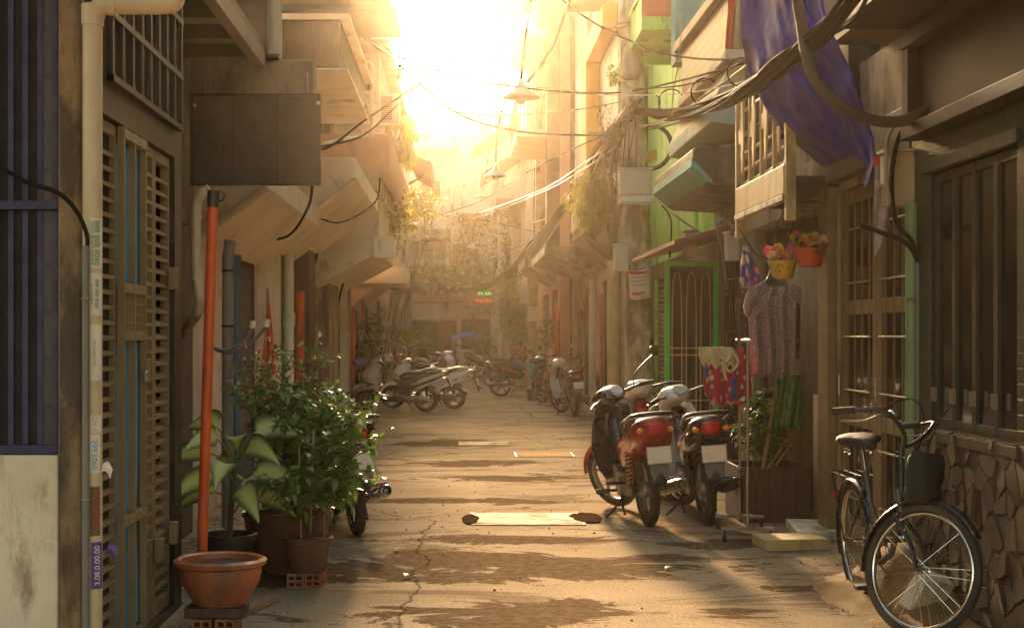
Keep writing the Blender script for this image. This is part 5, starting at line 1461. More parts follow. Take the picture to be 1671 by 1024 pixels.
MB().loft([sell(x, .03, w, h_, n=10) for x, w, h_ in ((.08, .02, .02), (.2, .06, .025), (.42, .10, .02))]).build('bristles', M_terradk, t, smooth=60)

# ================================================================== the planter box corner on the right
bx = Vector((X(1252, 12.2), 12.2, 0))
t = thing('planter_box', 'large dark timber planter box behind the clothes rail', 'planter', bx)
mb = MB(); w, dp, h_ = .27, .33, .44
for i in range(5): mb.box(-w + i * .108, -w + .104 + i * .108, -dp - .02, -dp, 0, h_ - .01 * (i % 2)); mb.box(-w + i * .108, -w + .104 + i * .108, dp, dp + .02, 0, h_)
for i in range(6): mb.box(-w - .02, -w, -dp + i * .11, -dp + .106 + i * .11, 0, h_); mb.box(w, w + .02, -dp + i * .11, -dp + .106 + i * .11, 0, h_)
mb.build('boards', M_wood, t, bevel=.004)
MB().box(-w + .001, w - .001, -dp + .001, dp - .001, .0, .37).build('soil', M_soil, t)
shrub('planter_shrub', 'sparse leafy shrub growing in the timber planter box', bx + Vector((0, 0, .37)), [P(px, py, 12.2) for px, py in ((1235, 660), (1250, 640), (1215, 690), (1270, 680), (1228, 720), (1245, 700))], 15, L_mid, .07, 18)
for i, (a, b, r_) in enumerate((((1245, 765), (1270, 615), .018), ((1252, 765), (1285, 715), .012), ((1265, 760), (1290, 725), .010))):
    t = thing('wooden_stick', ('tall leaning wooden stake in the timber planter', 'shorter slanted stick in the timber planter', 'thin low stick in the timber planter')[i], 'stick', P(*a, 12.1), group='sticks in the timber planter')
    MB().tube([P(*a, 12.1), P(*b, 12.15)], r_, 7).build('stick', M_woodlt, t, world=True)
t = thing('plastic_bag', 'green plastic bag hanging below the drying dress', 'bag', P(1285, 612, 12.0))
rows = []
for i in range(12):
    v = i / 11; rows.append([P(1266 + 42 * k / 9 + 3 * math.sin(v * 4 + k), 612 + 88 * v, 12.0 + .03 * math.sin(k * 1.7 + v * 5)) for k in range(10)])
MB().grid(rows).build('bag_body', mat('green_film', (.05, .17, .03), (.03, .11, .02), rough=.3, bump=.4, fine=25), t, smooth=180, solid=.02, world=True)
MB().tube(smooth_path([P(1270, 612, 12), P(1278, 585, 12), P(1290, 585, 12), P(1302, 612, 12)], 4), .004, 5).build('bag_handle', M_cable2, t, world=True)
t = thing('plastic_crate', 'dark plastic lattice crate behind the planter shrub', 'crate', P(1240, 700, 12.9))
mb = MB()
for i in range(7): mb.tube([P(1222 + i * 6.4, 642, 12.9), P(1222 + i * 6.4, 735, 12.9)], .006, 4)
for i in range(8): mb.tube([P(1222, 642 + i * 13.2, 12.9), P(1262, 642 + i * 13.2, 12.9)], .006, 4)
mb.build('lattice', M_plast, t, world=True)
MB().box(X(1222, 12.95), X(1262, 12.95), 12.95, 13.2, Z(738, 12.95), Z(640, 12.95)).build('crate_body', M_dark, t, bevel=.01, world=True)
t = thing('stone_slab', 'pale stone slab lying before the white panel', 'slab', (X(1332, 11.0), 11.15, 0), R(-6))
MB().cbox((0, 0, .035), (.30, .75, .07)).build('slab', M_white2, t, bevel=.008)
t = thing('stone_block', 'thick tan block on the ground in front of the clothes rail', 'slab', (X(1290, 10.45), 10.45, 0), R(7))
MB().cbox((0, 0, .04), (.46, .34, .08)).build('slab', M_cream, t, bevel=.008)
t = thing('concrete_block', 'pale broken block propped behind the front wheel of the bicycle', 'block', (2.5, 7.9, 0), R(25))
MB().cbox((0, 0, .10), (.2, .1, .26), (.5, .2, 0)).build('block', M_white2, t, bevel=.008)
t = thing('concrete_block', 'flat pale block lying by the bicycle pedal', 'block', (2.42, 8.25, 0), R(-15))
MB().cbox((0, 0, .05), (.2, .22, .10)).build('block', M_white2, t, bevel=.008)
t = thing('sand_heap', 'low heap of ochre sand against the stone wall base', 'sand heap', (2.55, 8.45, 0))
rows = [[Vector((x, y, .34 * math.exp(-((x / .26) ** 2 + (y / .5) ** 2)) + .02 * noise.noise(Vector((x * 9, y * 9, 0))) - .012)) for x in [(-.5 + i * .05) for i in range(14)]] for y in [(-.9 + j * .1) for j in range(19)]]
MB().grid(rows).build('heap', mat('ochre_sand', (.36, .22, .08), (.26, .15, .055), rough=1, bump=1.0, fine=70), t, smooth=180)

# ================================================================== clothes rail and washing
t = thing('clothes_rail', 'steel clothes rail on castors hung with washing', 'clothes rail', (X(1215, 11), 11.0, 0))
ya, yb = 11.45, 10.72
xa, xb = X(1207, ya), X(1220, yb)
za = Z(555, yb)
MB().tube([(xa, ya, .11), (xa, ya, za)], .011, 8).build('post', M_steel, t, smooth=60, world=True)
MB().tube([(xb, yb, .11), (xb, yb, za)], .011, 8).build('post', M_steel, t, smooth=60, world=True)
MB().tube([(xa, ya + .1, za), (xb, yb - .1, za)], .012, 8).build('top_bar', M_steel, t, smooth=60, world=True)
MB().tube([(xa, ya, .12), (xb, yb, .12)], .012, 8).build('floor_bar', M_steel, t, smooth=60, world=True)
for x, y in ((xa, ya), (xb, yb)):
    ft = MB().box(x - .19, x + .19, y - .016, y + .016, .085, .11).build('foot', M_steel, t, bevel=.004, world=True)
    for s_ in (-.17, .17):
        c = MB(); c.torus((x + s_, y, .032), (1, 0, 0), .02, .012, 16, 8); c.tube([(x + s_, y, .03), (x + s_, y, .085)], .008, 6)
        c.build('castor', M_plast, ft, smooth=60, world=True)

C_dress = mat_cloth('floral_dress_cloth', (.24, .15, .14), (.62, .50, .45), 60, .23)
C_plaid = mat_cloth('red_print_cloth', (.42, .02, .05), (.60, .50, .45), 13, .26, second=(.04, .07, .30))
C_blue = mat_cloth('blue_pink_cloth', (.05, .06, .30), (.65, .06, .12), 16, .34, second=(.65, .5, .48))
C_dark = mat_cloth('dark_print_cloth', (.04, .028, .022), (.12, .085, .055), 16, .25)
C_cream = mat('cream_lace', (.62, .50, .30), (.5, .38, .2), rough=.9)
def hung_cloth(name, label, outline, d, m, fold=.03, nf=5, cat='garment', thick=.006, seed=0, group='washing on the clothes rail', top=None):
    """cloth whose left and right edges follow outline rows (y, xl, xr) in the photo, hung at distance d with folds"""
    base = P((outline[0][1] + outline[0][2]) / 2, outline[0][0], d)
    t = thing(name, label, cat, base, group=group)
    rows = []
    n = 26
    m_ = len(outline)
    for i in range(18):
        f = i / 17 * (m_ - 1); a = min(int(f), m_ - 2); f -= a
        y, xl, xr = [outline[a][q] + (outline[a + 1][q] - outline[a][q]) * f for q in range(3)]
        v = i / 17
        rows.append([P(xl + (xr - xl) * k / n, y + 4 * math.sin(k * .8 + seed) * v, d + fold * (.35 + v) * math.sin(k / n * math.pi * 2 * nf / 2 + seed + .9 * math.sin(v * 3 + seed)) + .012 * noise.noise(Vector((k * .4, v * 5, seed)))) for k in range(n + 1)])
    return t, MB().grid(rows).build('cloth', m, t, smooth=180, solid=thick, world=True)
t, c = hung_cloth('dress', 'mauve brown floral dress hanging on a hanger from the clothes rail', [(468, 1228, 1304), (490, 1216, 1300), (530, 1222, 1298), (575, 1222, 1298), (612, 1222, 1294)], 11.0, C_dress, .045, 7, 'dress', seed=1)
rows = [[P(xl + (xr - xl) * k / 8, y + 3 * math.sin(k), 10.97 - .03 * math.sin(k * .8)) for k in range(9)] for y, xl, xr in ((466, 1224, 1262), (485, 1216, 1256), (500, 1213, 1246), (515, 1217, 1232))]
MB().grid(rows).build('sleeve', C_dress, t, smooth=180, solid=.006, world=True)
rows = [[P(xl + (xr - xl) * k / 8, y + 3 * math.sin(k), 10.98 + .03 * math.sin(k * .8)) for k in range(9)] for y, xl, xr in ((466, 1276, 1306), (480, 1280, 1307), (495, 1290, 1306))]
MB().grid(rows).build('sleeve', C_dress, t, smooth=180, solid=.006, world=True)
MB().tube(smooth_path([P(1228, 470, 11), P(1250, 456, 11), P(1258, 440, 11), P(1262, 452, 11), P(1300, 468, 11)], 4), .004, 5).build('hanger', M_steel, t, world=True)
hung_cloth('shirt', 'dark patterned blouse hanging behind the floral dress', [(470, 1205, 1240), (500, 1200, 1240), (560, 1203, 1238), (590, 1206, 1236)], 11.25, C_dark, .03, 4, 'blouse', seed=2)
hung_cloth('skirt', 'dark skirt hem showing below the right side of the floral dress', [(470, 1290, 1306), (540, 1290, 1306), (585, 1288, 1305)], 11.2, C_dark, .02, 3, 'skirt', seed=3)
hung_cloth('scarf', 'blue and pink printed scarf gathered on a string above the dress', [(402, 1214, 1218), (425, 1210, 1228), (445, 1209, 1238), (464, 1207, 1242)], 11.1, C_blue, .03, 4, 'scarf', seed=4)
hung_cloth('child_dress', 'red printed childs dress with blue and white squares on the rail', [(570, 1158, 1212), (595, 1150, 1222), (625, 1148, 1226), (645, 1150, 1228), (660, 1160, 1205)], 10.85, C_plaid, .05, 6, 'child dress', seed=5)
hung_cloth('towel', 'cream and yellow cloth folded over the top of the red printed dress', [(566, 1140, 1195), (580, 1140, 1205), (598, 1148, 1200)], 10.8, C_cream, .03, 4, 'cloth', seed=6)
t = thing('lace_ribbon', 'knotted cream ribbon dangling over the red printed dress', 'ribbon', P(1185, 575, 10.74))
MB().tube(smooth_path([P(1170, 572, 10.74), P(1185, 590, 10.72), P(1195, 575, 10.72), P(1205, 592, 10.72), P(1190, 606, 10.72), P(1178, 590, 10.72), P(1185, 620, 10.73)], 6), .012, 6).build('ribbon', C_cream, t, smooth=60, world=True)

# ---- hanging flower pots
for nm, lb, px, py, d, r_, m, sd_ in (('hanging_pot', 'yellow bowl of silk flowers hanging above the dress', 1278, 432, 11.3, .105, mat('yellow_bowl', (.62, .42, .03), rough=.4), 61), ('hanging_pot', 'orange red bowl of silk flowers hanging right of the yellow one', 1322, 412, 11.0, .115, mat('orange_bowl', (.70, .09, .02), rough=.35), 62)):
    c = P(px, py, d); t = thing(nm, lb, 'hanging pot', c, group='hanging flower pots')
    pr = [(r_ * .15, -.11), (r_ * .7, -.105), (r_ * .92, 0), (r_, .01), (r_, .03), (r_ * .9, .03)] if 'yellow' in lb else [(.01, -.115), (r_ * .55, -.10), (r_ * .85, -.055), (r_, .02), (r_, .035), (r_ * .92, .03)]
    MB(Matrix.Translation(c)).lathe(pr, n=24, caps=False).build('bowl', m, t, smooth=60, solid=.004, world=True)
    rnd = random.Random(sd_); f = MB(); cloud(f, c + Vector((0, 0, .06)), (.15, .12, .08), 130, .05, .022, rnd, .3, .4); f.build('foliage', L_mid, t, smooth=180, world=True)
    for fm in FL[:4]:
        f = MB()
        for _ in range(11):
            a = rnd.uniform(0, 6.28); q = c + Vector((rnd.uniform(.2, 1) * .15 * math.cos(a), .11 * math.sin(a), .06 + rnd.uniform(-.01, .075)))
            for k in range(8):
                b = k * .785; f.leaf(q, Vector((math.cos(b), math.sin(b) * .6 - .5, math.sin(b) + .2)).normalized(), Vector((0, -1, .3)), .034, .024, 0, 2)
        f.build('blossom', fm, t, smooth=180, world=True)
    mb = MB()
    for a in (-1, 1): mb.tube([c + Vector((a * r_ * .95, 0, .03)), c + Vector((0, 0, .42))], .003, 4)
    mb.build('hanger', M_iron, t, world=True)
t = thing('clothes_line', 'thin line from the lattice balcony holding the flower pots', 'line', P(1230, 395, 11.4))
MB().tube(smooth_path([P(1205, 372, 11.6), P(1245, 420, 11.4), P(1278, 348, 11.3), P(1325, 328, 11.0), P(1362, 345, 11.2)], 5), .004, 5).build('line', M_cable, t, world=True)
# ================================================================== pipes, stickers and boxes on the left
def text_on(parent, body, M, size, m, world=True):
    cu = bpy.data.curves.new('lettering', 'FONT'); cu.body = body; cu.size = size; cu.align_x = 'CENTER'; cu.align_y = 'CENTER'; cu.extrude = .0004
    tmp = bpy.data.objects.new('lettering', cu); C.objects.link(tmp); bpy.context.view_layer.update()
    me = bpy.data.meshes.new_from_object(tmp.evaluated_get(bpy.context.evaluated_depsgraph_get()))
    bpy.data.objects.remove(tmp)
    me.materials.clear(); me.materials.append(m)
    o = bpy.data.objects.new('lettering', me); C.objects.link(o)
    o.parent = parent
    if world: o.matrix_parent_inverse = parent.matrix_basis.inverted()
    o.matrix_basis = M
    return o
dP = 6.10
pc = Vector((X(151, dP), dP, 0))
t = thing('drain_pipe', 'fat cream drain pipe with stickers at the corner of the purple grille house', 'pipe', pc)
MB().tube(smooth_path([pc, pc + Vector((0, 0, 1.4)), Vector((pc.x, dP, Z(60, dP)))], 3) + smooth_path([Vector((pc.x, dP, Z(40, dP))), Vector((pc.x + .02, dP, Z(17, dP))), Vector((pc.x + .06, dP, Z(8, dP))), P(215, 8, dP), P(270, 7, dP), P(284, 2, dP), P(290, -25, dP)], 6), .0405, 20).build('pipe_run', M_pvc, t, smooth=60, world=True)
for a, b in ((P(149, 42, dP), P(149, 8, dP)), (P(178, 8, dP), P(240, 8, dP))):
    MB().tube([Vector((pc.x, dP, a.z)), Vector((pc.x, dP, b.z))] if abs(a.x - b.x) < .01 else [Vector((a.x, dP, a.z)), Vector((a.x + .03, dP, a.z))], .046, 20).build('pipe_collar', M_pvc, t, smooth=50, world=True)
def sticker(name_, y0, y1, a0, a1, m, txt=(), tm=M_char):
    """a paper label glued round the front of the pipe; writing runs upwards"""
    z0, z1 = Z(y1, dP), Z(y0, dP); rows = []
    for z in (z0, (z0 + z1) / 2, z1): rows.append([Vector((pc.x + .0418 * math.sin(R(a)), dP - .0418 * math.cos(R(a)), z)) for a in [a0 + (a1 - a0) * k / 8 for k in range(9)]])
    s_ = MB().grid(rows).build('sticker', m, t, smooth=180, world=True)
    for body, ang, size in txt:
        p = Vector((pc.x + .0428 * math.sin(R(ang)), dP - .0428 * math.cos(R(ang)), (z0 + z1) / 2))
        M = Matrix.Translation(p) @ Matrix.Rotation(R(ang), 4, 'Z') @ Matrix.Rotation(R(90), 4, 'X') @ Matrix.Rotation(R(90), 4, 'Z')
        o = text_on(s_, body, M, size, tm, world=False)
        o.matrix_parent_inverse = Matrix()
    return s_
I_green = mat('green_ink', (.02, .28, .10), bump=0); I_blue = mat('blue_ink', (.05, .30, .50), bump=0); I_wht = mat('white_ink', (.75, .7, .65), bump=0); I_pur = mat('purple_sticker', (.10, .04, .22), rough=.4, dirt=.3)
sticker('a', 357, 438, 0, 80, M_paper, (('KHOAN CAT BE TONG', 14, .017), ('0908 888 888', 42, .034)), I_green)
sticker('b', 446, 514, -5, 75, M_paper, (('KHOAN CAT', 10, .014), ('0908 888 888', 40, .022)), I_green)
sticker('c', 530, 620, 0, 70, M_paper, (('RUT HAM CAU', 25, .016),), I_green)
sticker('d', 676, 704, 0, 70, M_paper, (('3 HO', 30, .03),), M_char)
sticker('e', 708, 770, 0, 60, M_paper, (('0903.666.', 28, .034),), I_blue)
sticker('f', 792, 872, 0, 60, M_rust)
sticker('g', 882, 958, 5, 80, I_pur, (('3.08.0.00.00', 42, .034),), I_wht)
for q, (x_, z_) in enumerate(((172, 760), (180, 893))):
    c_ = P(x_, z_, dP - .03)
    MB().grid([[c_ + Vector((.014 * i + .006 * math.sin(j), -.006 * i * i * .5, .02 * j - .008 * i * i)) for i in range(-1, 3)] for j in range(-1, 2)]).build('peeling_corner', M_paper if q == 0 else I_pur, t, smooth=180, solid=.001, world=True)
gc = Vector((X(140, 6.04), 6.04, 0))
t = thing('conduit', 'thin grey conduit running up beside the fat cream drain pipe', 'conduit', gc)
MB().tube([gc, gc + Vector((0, 0, 1)), Vector((gc.x, 6.04, Z(401, 6.04)))], .0155, 12).build('tube', M_greypipe, t, smooth=60, world=True)
for y in (487, 814): MB().torus((gc.x, 6.04, Z(y, 6.04)), (0, 0, 1), .018, .004, 16, 6).build('clip', M_steel, t, smooth=180, world=True)
t = thing('power_cable', 'black cable sagging from the purple grille into the grey conduit', 'cable', P(60, 300, 6.0))
MB().tube(smooth_path([P(-60, 262, 6.0), P(5, 277, 6.0), P(45, 298, 6.0), P(95, 315, 6.0), P(125, 345, 6.02), P(142, 385, 6.04), P(140, 420, 6.04)], 6), .009, 8).build('cable', M_cable, t, smooth=60, world=True)

t = thing('vent_pipe', 'cream waste pipe with elbows on the wall behind the orange pipe', 'pipe', P(330, 420, 8.7))
MB().tube(smooth_path([P(342, 308, 8.7), P(326, 320, 8.7), P(320, 345, 8.7), P(320, 420, 8.7), P(324, 495, 8.7), P(322, 512, 8.7), P(308, 530, 8.8), P(302, 545, 9.2)], 5), .030, 14).build('pipe_run', M_pvc, t, smooth=60, world=True)
for y in (350, 450, 500): MB().tube([P(320 + (y > 480) * 4, y, 8.7), P(320 + (y > 480) * 4, y + 8, 8.7)], .034, 14).build('pipe_collar', M_pvc, t, smooth=50, world=True)
t = thing('down_pipe', 'grimy round downpipe against the brown wall beside the blue door frame', 'pipe', P(374, 500, 11.4))
MB().tube([P(376, 392, 11.4), P(372, 420, 11.4), P(371, 700, 11.4), P(371, 860, 11.4)], .045, 12).build('pipe_run', M_conc, t, smooth=60, world=True)
for y in (440, 530): MB().tube([P(372, y, 11.4), P(372, y + 4, 11.4)], .05, 12).build('bracket', M_iron, t, smooth=50, world=True)
t = thing('lamp_bracket', 'twin curved conduit ends with pale sockets beside the orange pipe', 'bracket', P(385, 565, 9.3))
for k, (a, b, c_) in enumerate((((345, 566), (385, 565), (411, 535)), ((352, 570), (400, 566), (434, 533)))):
    MB().tube(smooth_path([P(*a, 9.3 + .1 * k), P(a[0] + 22, a[1] + 5, 9.3 + .1 * k), P(*b, 9.3 + .1 * k), P(b[0] + 16, b[1] - 12, 9.3 + .1 * k), P(*c_, 9.3 + .1 * k)], 5), .011, 8).build('conduit_arm', M_greypipe, t, smooth=60, world=True)
    MB().tube([P(*c_, 9.3 + .1 * k), P(c_[0] + 2, c_[1] - 12, 9.3 + .1 * k)], .019, 10).build('socket', M_white2, t, smooth=50, world=True)

def box_thing(name, label, cat, px0, px1, py0, py1, d, dep, m, group=None, door=True, part='cabinet', bev=.006):
    x0, x1, z0, z1 = X(px0, d), X(px1, d), Z(py1, d), Z(py0, d)
    t = thing(name, label, cat, ((x0 + x1) / 2, d, z0), group=group)
    MB().box(x0, x1, d, d + dep, z0, z1).build(part, m, t, bevel=bev, world=True)
    if door:
        MB().box(x0 + .1 * (x1 - x0), x1 - .1 * (x1 - x0), d - .008, d - .001, z0 + .08 * (z1 - z0), z1 - .08 * (z1 - z0)).build('door', m, t, bevel=.003, world=True)
        MB().box(x0 - .015, x1 + .015, d - .02, d + dep + .01, z1 + .001, z1 + .02).build('lid', m, t, bevel=.003, world=True)
    return t
# hanging signboard, back towards us
dS = 10.9
x0, x1, z0, z1 = X(311, dS), X(523, dS), Z(302, dS), Z(153, dS)
t = thing('signboard', 'big brown panelled signboard hung under the concrete beam on the left', 'signboard', ((x0 + x1) / 2, dS, z0))
MB().box(x0, x1, dS, dS + .06, z0, z1).build('board', mat('brown_board', (.028, .015, .009), (.02, .011, .007), dirt=.35, rough=.6), t, bevel=.006, world=True)
f = MB()
for a in (0, .335, .68, 1.0): xx = x0 + (x1 - x0 - .025) * a; f.box(xx, xx + .025, dS - .022, dS - .001, z0 + .02, z1 - .02)
for z in (z0, z1 - .02, z0 + (z1 - z0) * .52): f.box(x0, x1, dS - .02, dS - .0015, z, z + .018)
f.build('frame', M_woodx, t, world=True)
for px, py in ((318, 172), (519, 168)): MB().sphere(P(px, py, dS - .025), .014, 10, 7).build('bolt', M_steel, t, smooth=180, world=True)
for px in (330, 500): MB().tube([P(px, 153, dS + .03), P(px, 120, dS + .25)], .012, 6).build('bracket', M_iron, t, world=True)

t = thing('parasol', 'folded orange parasol leaning on the left wall beyond the pilaster', 'parasol', P(432, 640, 14.6))
MB().loft([[P(px + w * math.cos(a) * (1 + .25 * math.cos(5 * a)), py, 14.6) + Vector((0, w / 165 * math.sin(a) * (1 + .25 * math.cos(5 * a)), 0)) for a in [2 * math.pi * i / 30 for i in range(30)]] for px, py, w in ((437, 478, 1.5), (438, 520, 4), (438, 570, 8), (437, 620, 12), (436, 660, 11))]).build('canopy', M_orange, t, smooth=60, world=True)
MB().tube([P(437, 470, 14.6), P(436, 790, 14.6)], .014, 8).build('pole', M_woodlt, t, world=True)
for nm, lb, a, b, d, r_ in (('orange_pole', 'dark topped orange post in front of the green folding door', (489, 475), (488, 790), 18.6, .062), ('orange_pole', 'slim orange post by the white lattice before the leafy bush', (577, 500), (575, 660), 30.0, .045), ('orange_pole', 'thin orange pipe under the small canopy above the leafy bush', (592, 465), (592, 520), 30.3, .03)):
    t = thing(nm, lb, 'post', P(*b, d), group='orange posts on the left'); MB().tube([P(*a, d), P(*b, d)], r_, 10).build('post', M_orange, t, smooth=60, world=True)
t = thing('white_post', 'slim white perforated post beside the lattice shutters', 'post', P(566, 660, 29.3))
MB().box(X(562, 29.3), X(569, 29.3), 29.2, 29.3, 0, Z(470, 29.3)).build('post', M_white2, t, world=True)

# planted tin house: pipes, air conditioner, awning
t = thing('water_pipe', 'white water pipes rising with elbows on the tin wall', 'pipe', P(600, 160, 20.2))
MB().tube(smooth_path([P(588, 107, 20.2), P(600, 103, 20.2), P(607, 110, 20.2), P(606, 150, 20.2), P(606, 215, 20.2), P(598, 222, 20.2), P(560, 228, 19.8), P(526, 236, 19.2)], 5), .03, 10).build('pipe_run', M_pvc, t, smooth=60, world=True)
MB().tube(smooth_path([P(590, 152, 20.2), P(600, 152, 20.2), P(606, 150, 20.2)], 3), .032, 10).build('branch', M_pvc, t, smooth=60, world=True)
MB().tube(smooth_path([P(597, 112, 20.3), P(597, 170, 20.3), P(607, 174, 20.2)], 4), .026, 10).build('branch', M_pvc, t, smooth=60, world=True)
t = box_thing('air_conditioner', 'outdoor air conditioner unit on the tin walled balcony', 'air conditioner', 618, 652, 152, 200, 21.2, .3, M_box, door=False, part='case')
mb = MB()
for k in range(12): mb.box(X(622, 21.2), X(640, 21.2), 21.18, 21.195, Z(195 - k * 3.2, 21.2), Z(193.6 - k * 3.2, 21.2))
mb.build('grille', M_rust, t, world=True)
t = thing('awning', 'stiff terracotta flap awning jutting from the planted balcony', 'awning', P(680, 270, 27))
MB().prism([P(668, 248, 27), P(706, 268, 27), P(703, 298, 27), P(676, 282, 27)], (.0, 2.2, .1)).build('flap', mat('terracotta_sheet', (.40, .17, .08), (.32, .13, .06), dirt=.3), t, world=True)
MB().tube([P(668, 300, 27), P(692, 285, 27)], .02, 6).build('strut', M_iron, t, world=True)
box_thing('letter_box', 'white box planter on the edge of the beige canopy', 'planter', 610, 645, 390, 420, 21.9, .3, M_white2, door=False, part='trough')
t = thing('projecting_sign', 'blank white sign jutting out over the alley below the amber tree', 'sign', P(672, 370, 36)); MB().box(X(654, 36), X(691, 36), 36, 36.06, Z(391, 36), Z(355, 36)).build('panel', M_white2, t, bevel=.01, world=True)
MB().tube([P(654, 372, 36.03), P(620, 372, 36.03)], .03, 6).build('arm', M_iron, t, world=True)
t = thing('blue_awning', 'bright blue sheet awning stretched before the far house', 'awning', P(762, 544, 62))
MB().grid([[P(736 + 52 * u, 545 - 6 * u + v * 8 + 2 * math.sin(u * 9), 62 - v * 1.1) for u in [k / 10 for k in range(11)]] for v in (0, .5, 1)]).build('sheet', mat('blue_sheet', (.03, .16, .62), (.04, .2, .7), rough=.5), t, smooth=180, solid=.02, world=True)
for px in (738, 786): MB().tube([P(px, 546, 61.6), P(px, 596, 61.6)], .03, 6).build('pole', M_steel, t, world=True)
t = thing('crate_stack', 'pale wheeled cart with sheeted load under the blue awning', 'cart', P(762, 592, 60)); MB().box(X(750, 60), X(782, 60), 60, 61, Z(592, 60), Z(570, 60)).build('load', M_white2, t, bevel=.04, world=True)
MB().torus((X(756, 60), 59.95, .2), (0, 1, 0), .17, .03, 16, 6).build('wheel', M_rubber, t, smooth=60, world=True)
for lb, px, py0, py1, d, m in (('red plastic bucket on the ground at the far end of the alley', 744, 585, 597, 60, M_red), ('small yellow tub beside the red bucket', 754, 592, 599, 59, M_yel), ('red plastic stool between the left hand scooters', 687, 599, 608, 38, M_terra)):
    w_ = 5 * d / FPX; t = thing('bucket' if 'stool' not in lb else 'stool', lb, 'bucket' if 'stool' not in lb else 'stool', P(px, py1, d))
    MB(Matrix.Translation(P(px, py1, d))).lathe([(w_ * .7, 0), (w_, Z(py0, d) - Z(py1, d)), (w_ * .93, Z(py0, d) - Z(py1, d) - .01)], n=16).build('body', m, t, smooth=50, world=True)

# neon shop sign and pale pole at the far right
t = thing('neon_sign', 'small neon sign with green upper and red lower lettering on the far right', 'sign', P(790, 486, 57))
MB().box(X(774, 57), X(807, 57), 57, 57.12, Z(500, 57), Z(472, 57)).build('case', M_dark, t, bevel=.02, world=True)
def glow(n_, c, s_):
    q = NT(n_); q.set(Base_Color=c, Emission_Color=c, Emission_Strength=s_); return q.m
text_on(t, 'IN AN', Matrix.Translation(P(791, 479, 56.97)) @ Matrix.Rotation(R(90), 4, 'X'), .19, glow('green_neon', (.2, 1, .12), .25))
text_on(t, 'PHOTO', Matrix.Translation(P(790, 491, 56.97)) @ Matrix.Rotation(R(90), 4, 'X'), .2, glow('red_neon', (1, .12, .03), .25))
t = thing('utility_pole', 'pale ivy clad concrete pole at the far right', 'pole', (X(820, 52), 52, 0))
MB().tube([(X(820, 52), 52, 0), (X(820, 52), 52, 3), (X(816, 52), 52, 7.2)], [.17, .15, .12], 12).build('shaft', M_white2, t, smooth=60, world=True)
box_thing('meter_box', 'small pale meter box on the ivy clad far pole', 'meter box', 806, 812, 485, 505, 51.6, .15, M_box)
box_thing('notice_board', 'white notice on the ivy clad far pole', 'notice', 804, 816, 517, 536, 51.6, .03, M_paper, door=False, part='sheet', bev=.002)

# yellow pillar with meter box and notice
xp0, xp1 = X(861, 35.3), X(878, 35.3)
t = thing('concrete_pillar', 'yellowed square pillar beside the bending person', 'pillar', ((xp0 + xp1) / 2, 35.4, 0))
MB().box(xp0, xp1, 35.3, 35.55, 0, Z(430, 35.3)).build('shaft', mat('yellowed_concrete', (.48, .36, .17), (.38, .27, .12), dirt=.4), t, bevel=.015, world=True)
MB().box(xp0 + .03, xp1 - .03, 35.29, 35.298, .45, .95).build('faded_patch', M_teal, t, world=True)
box_thing('meter_box', 'tall pale meter box on the left of the yellow pillar', 'meter box', 850, 863, 470, 495, 35.0, .2, M_box)
box_thing('notice_board', 'white printed notice on the yellow pillar', 'notice', 861, 879, 500, 524, 35.2, .03, M_paper, door=False, part='sheet', bev=.002)
t = thing('black_tub', 'black tub of water at the foot of the yellow pillar', 'tub', (X(872, 34.2), 34.2, 0)); MB(Matrix.Translation((X(872, 34.2), 34.2, 0))).lathe([(.16, 0), (.2, .26), (.19, .26), (.18, .2), (.01, .2)], n=18).build('tub_wall', M_plast, t, smooth=50, world=True)
for lb, px, py0, py1, d, r_, m in (('orange pipe standing by the cream house doorway', 981, 480, 672, 26.6, .034, M_orange), ('thin rusty orange pipe beside the dark doors', 949, 505, 655, 29.6, .028, M_orange), ('thick pale drainpipe between the dark doors', 967, 455, 672, 28.0, .07, M_white2), ('rusty orange door jamb past the yellow pillar', 910, 500, 645, 33.4, .06, M_orange), ('ochre mottled post next to the utility pole', 1002, 425, 690, 23.4, .11, M_cream)):
    t = thing('wall_pipe' if 'pipe' in lb else 'post', lb, 'pipe' if 'pipe' in lb else 'post', P(px, py1, d), group='pipes and posts on the right wall')
    MB().tube([P(px, py0, d), P(px, py1, d)], r_, 12).build('tube', m, t, smooth=60, world=True)

# ================================================================== utility pole in the middle right
dU = 20.0
t = thing('utility_pole', 'stout weathered concrete utility pole carrying the cable bundle', 'pole', (X(1046, dU), dU, 0))
q = []
for z, px, w in ((0, 1046, .20), (2.2, 1042, .185), (4.5, 1034, .165), (6.5, 1026, .145), (8.4, 1020, .13)):
    q.append([Vector((X(px, dU) + w * math.copysign(abs(math.cos(a)) ** .7, math.cos(a)), dU + w * math.copysign(abs(math.sin(a)) ** .7, math.sin(a)), z)) for a in [2 * math.pi * i / 20 for i in range(20)]])
MB().loft(q).build('shaft', mat('pale_pole_concrete', (.52, .43, .31), (.34, .26, .17), dirt=.85, dirtc=(.10, .065, .035), scale=5, dscale=4, bump=.5), t, smooth=60, world=True)
for py in (45, 130): MB().torus((X(1030 - (130 - py) * .05, dU), dU, Z(py, dU)), (0, 0, 1), .165, .018, 24, 6, flat=2.2).build('pole_band', M_rust, t, smooth=180, world=True)
MB().tube([P(1006, 125, dU - .2), P(1046, 152, dU - .22)], .02, 6).build('cross_bar', M_white2, t, world=True)
MB().tube([P(1042, 225, dU - .2), P(1050, 272, dU - .2)], .022, 6).build('step_bar', M_white2, t, world=True)
box_thing('junction_cabinet', 'pale steel cabinet with blue lower edge on the utility pole', 'cabinet', 1012, 1064, 276, 318, dU - .5, .3, M_box)
t = thing('cabinet_tray', 'shallow pale tray with a blue rim under the pole cabinet', 'tray', P(1040, 325, dU - .52))
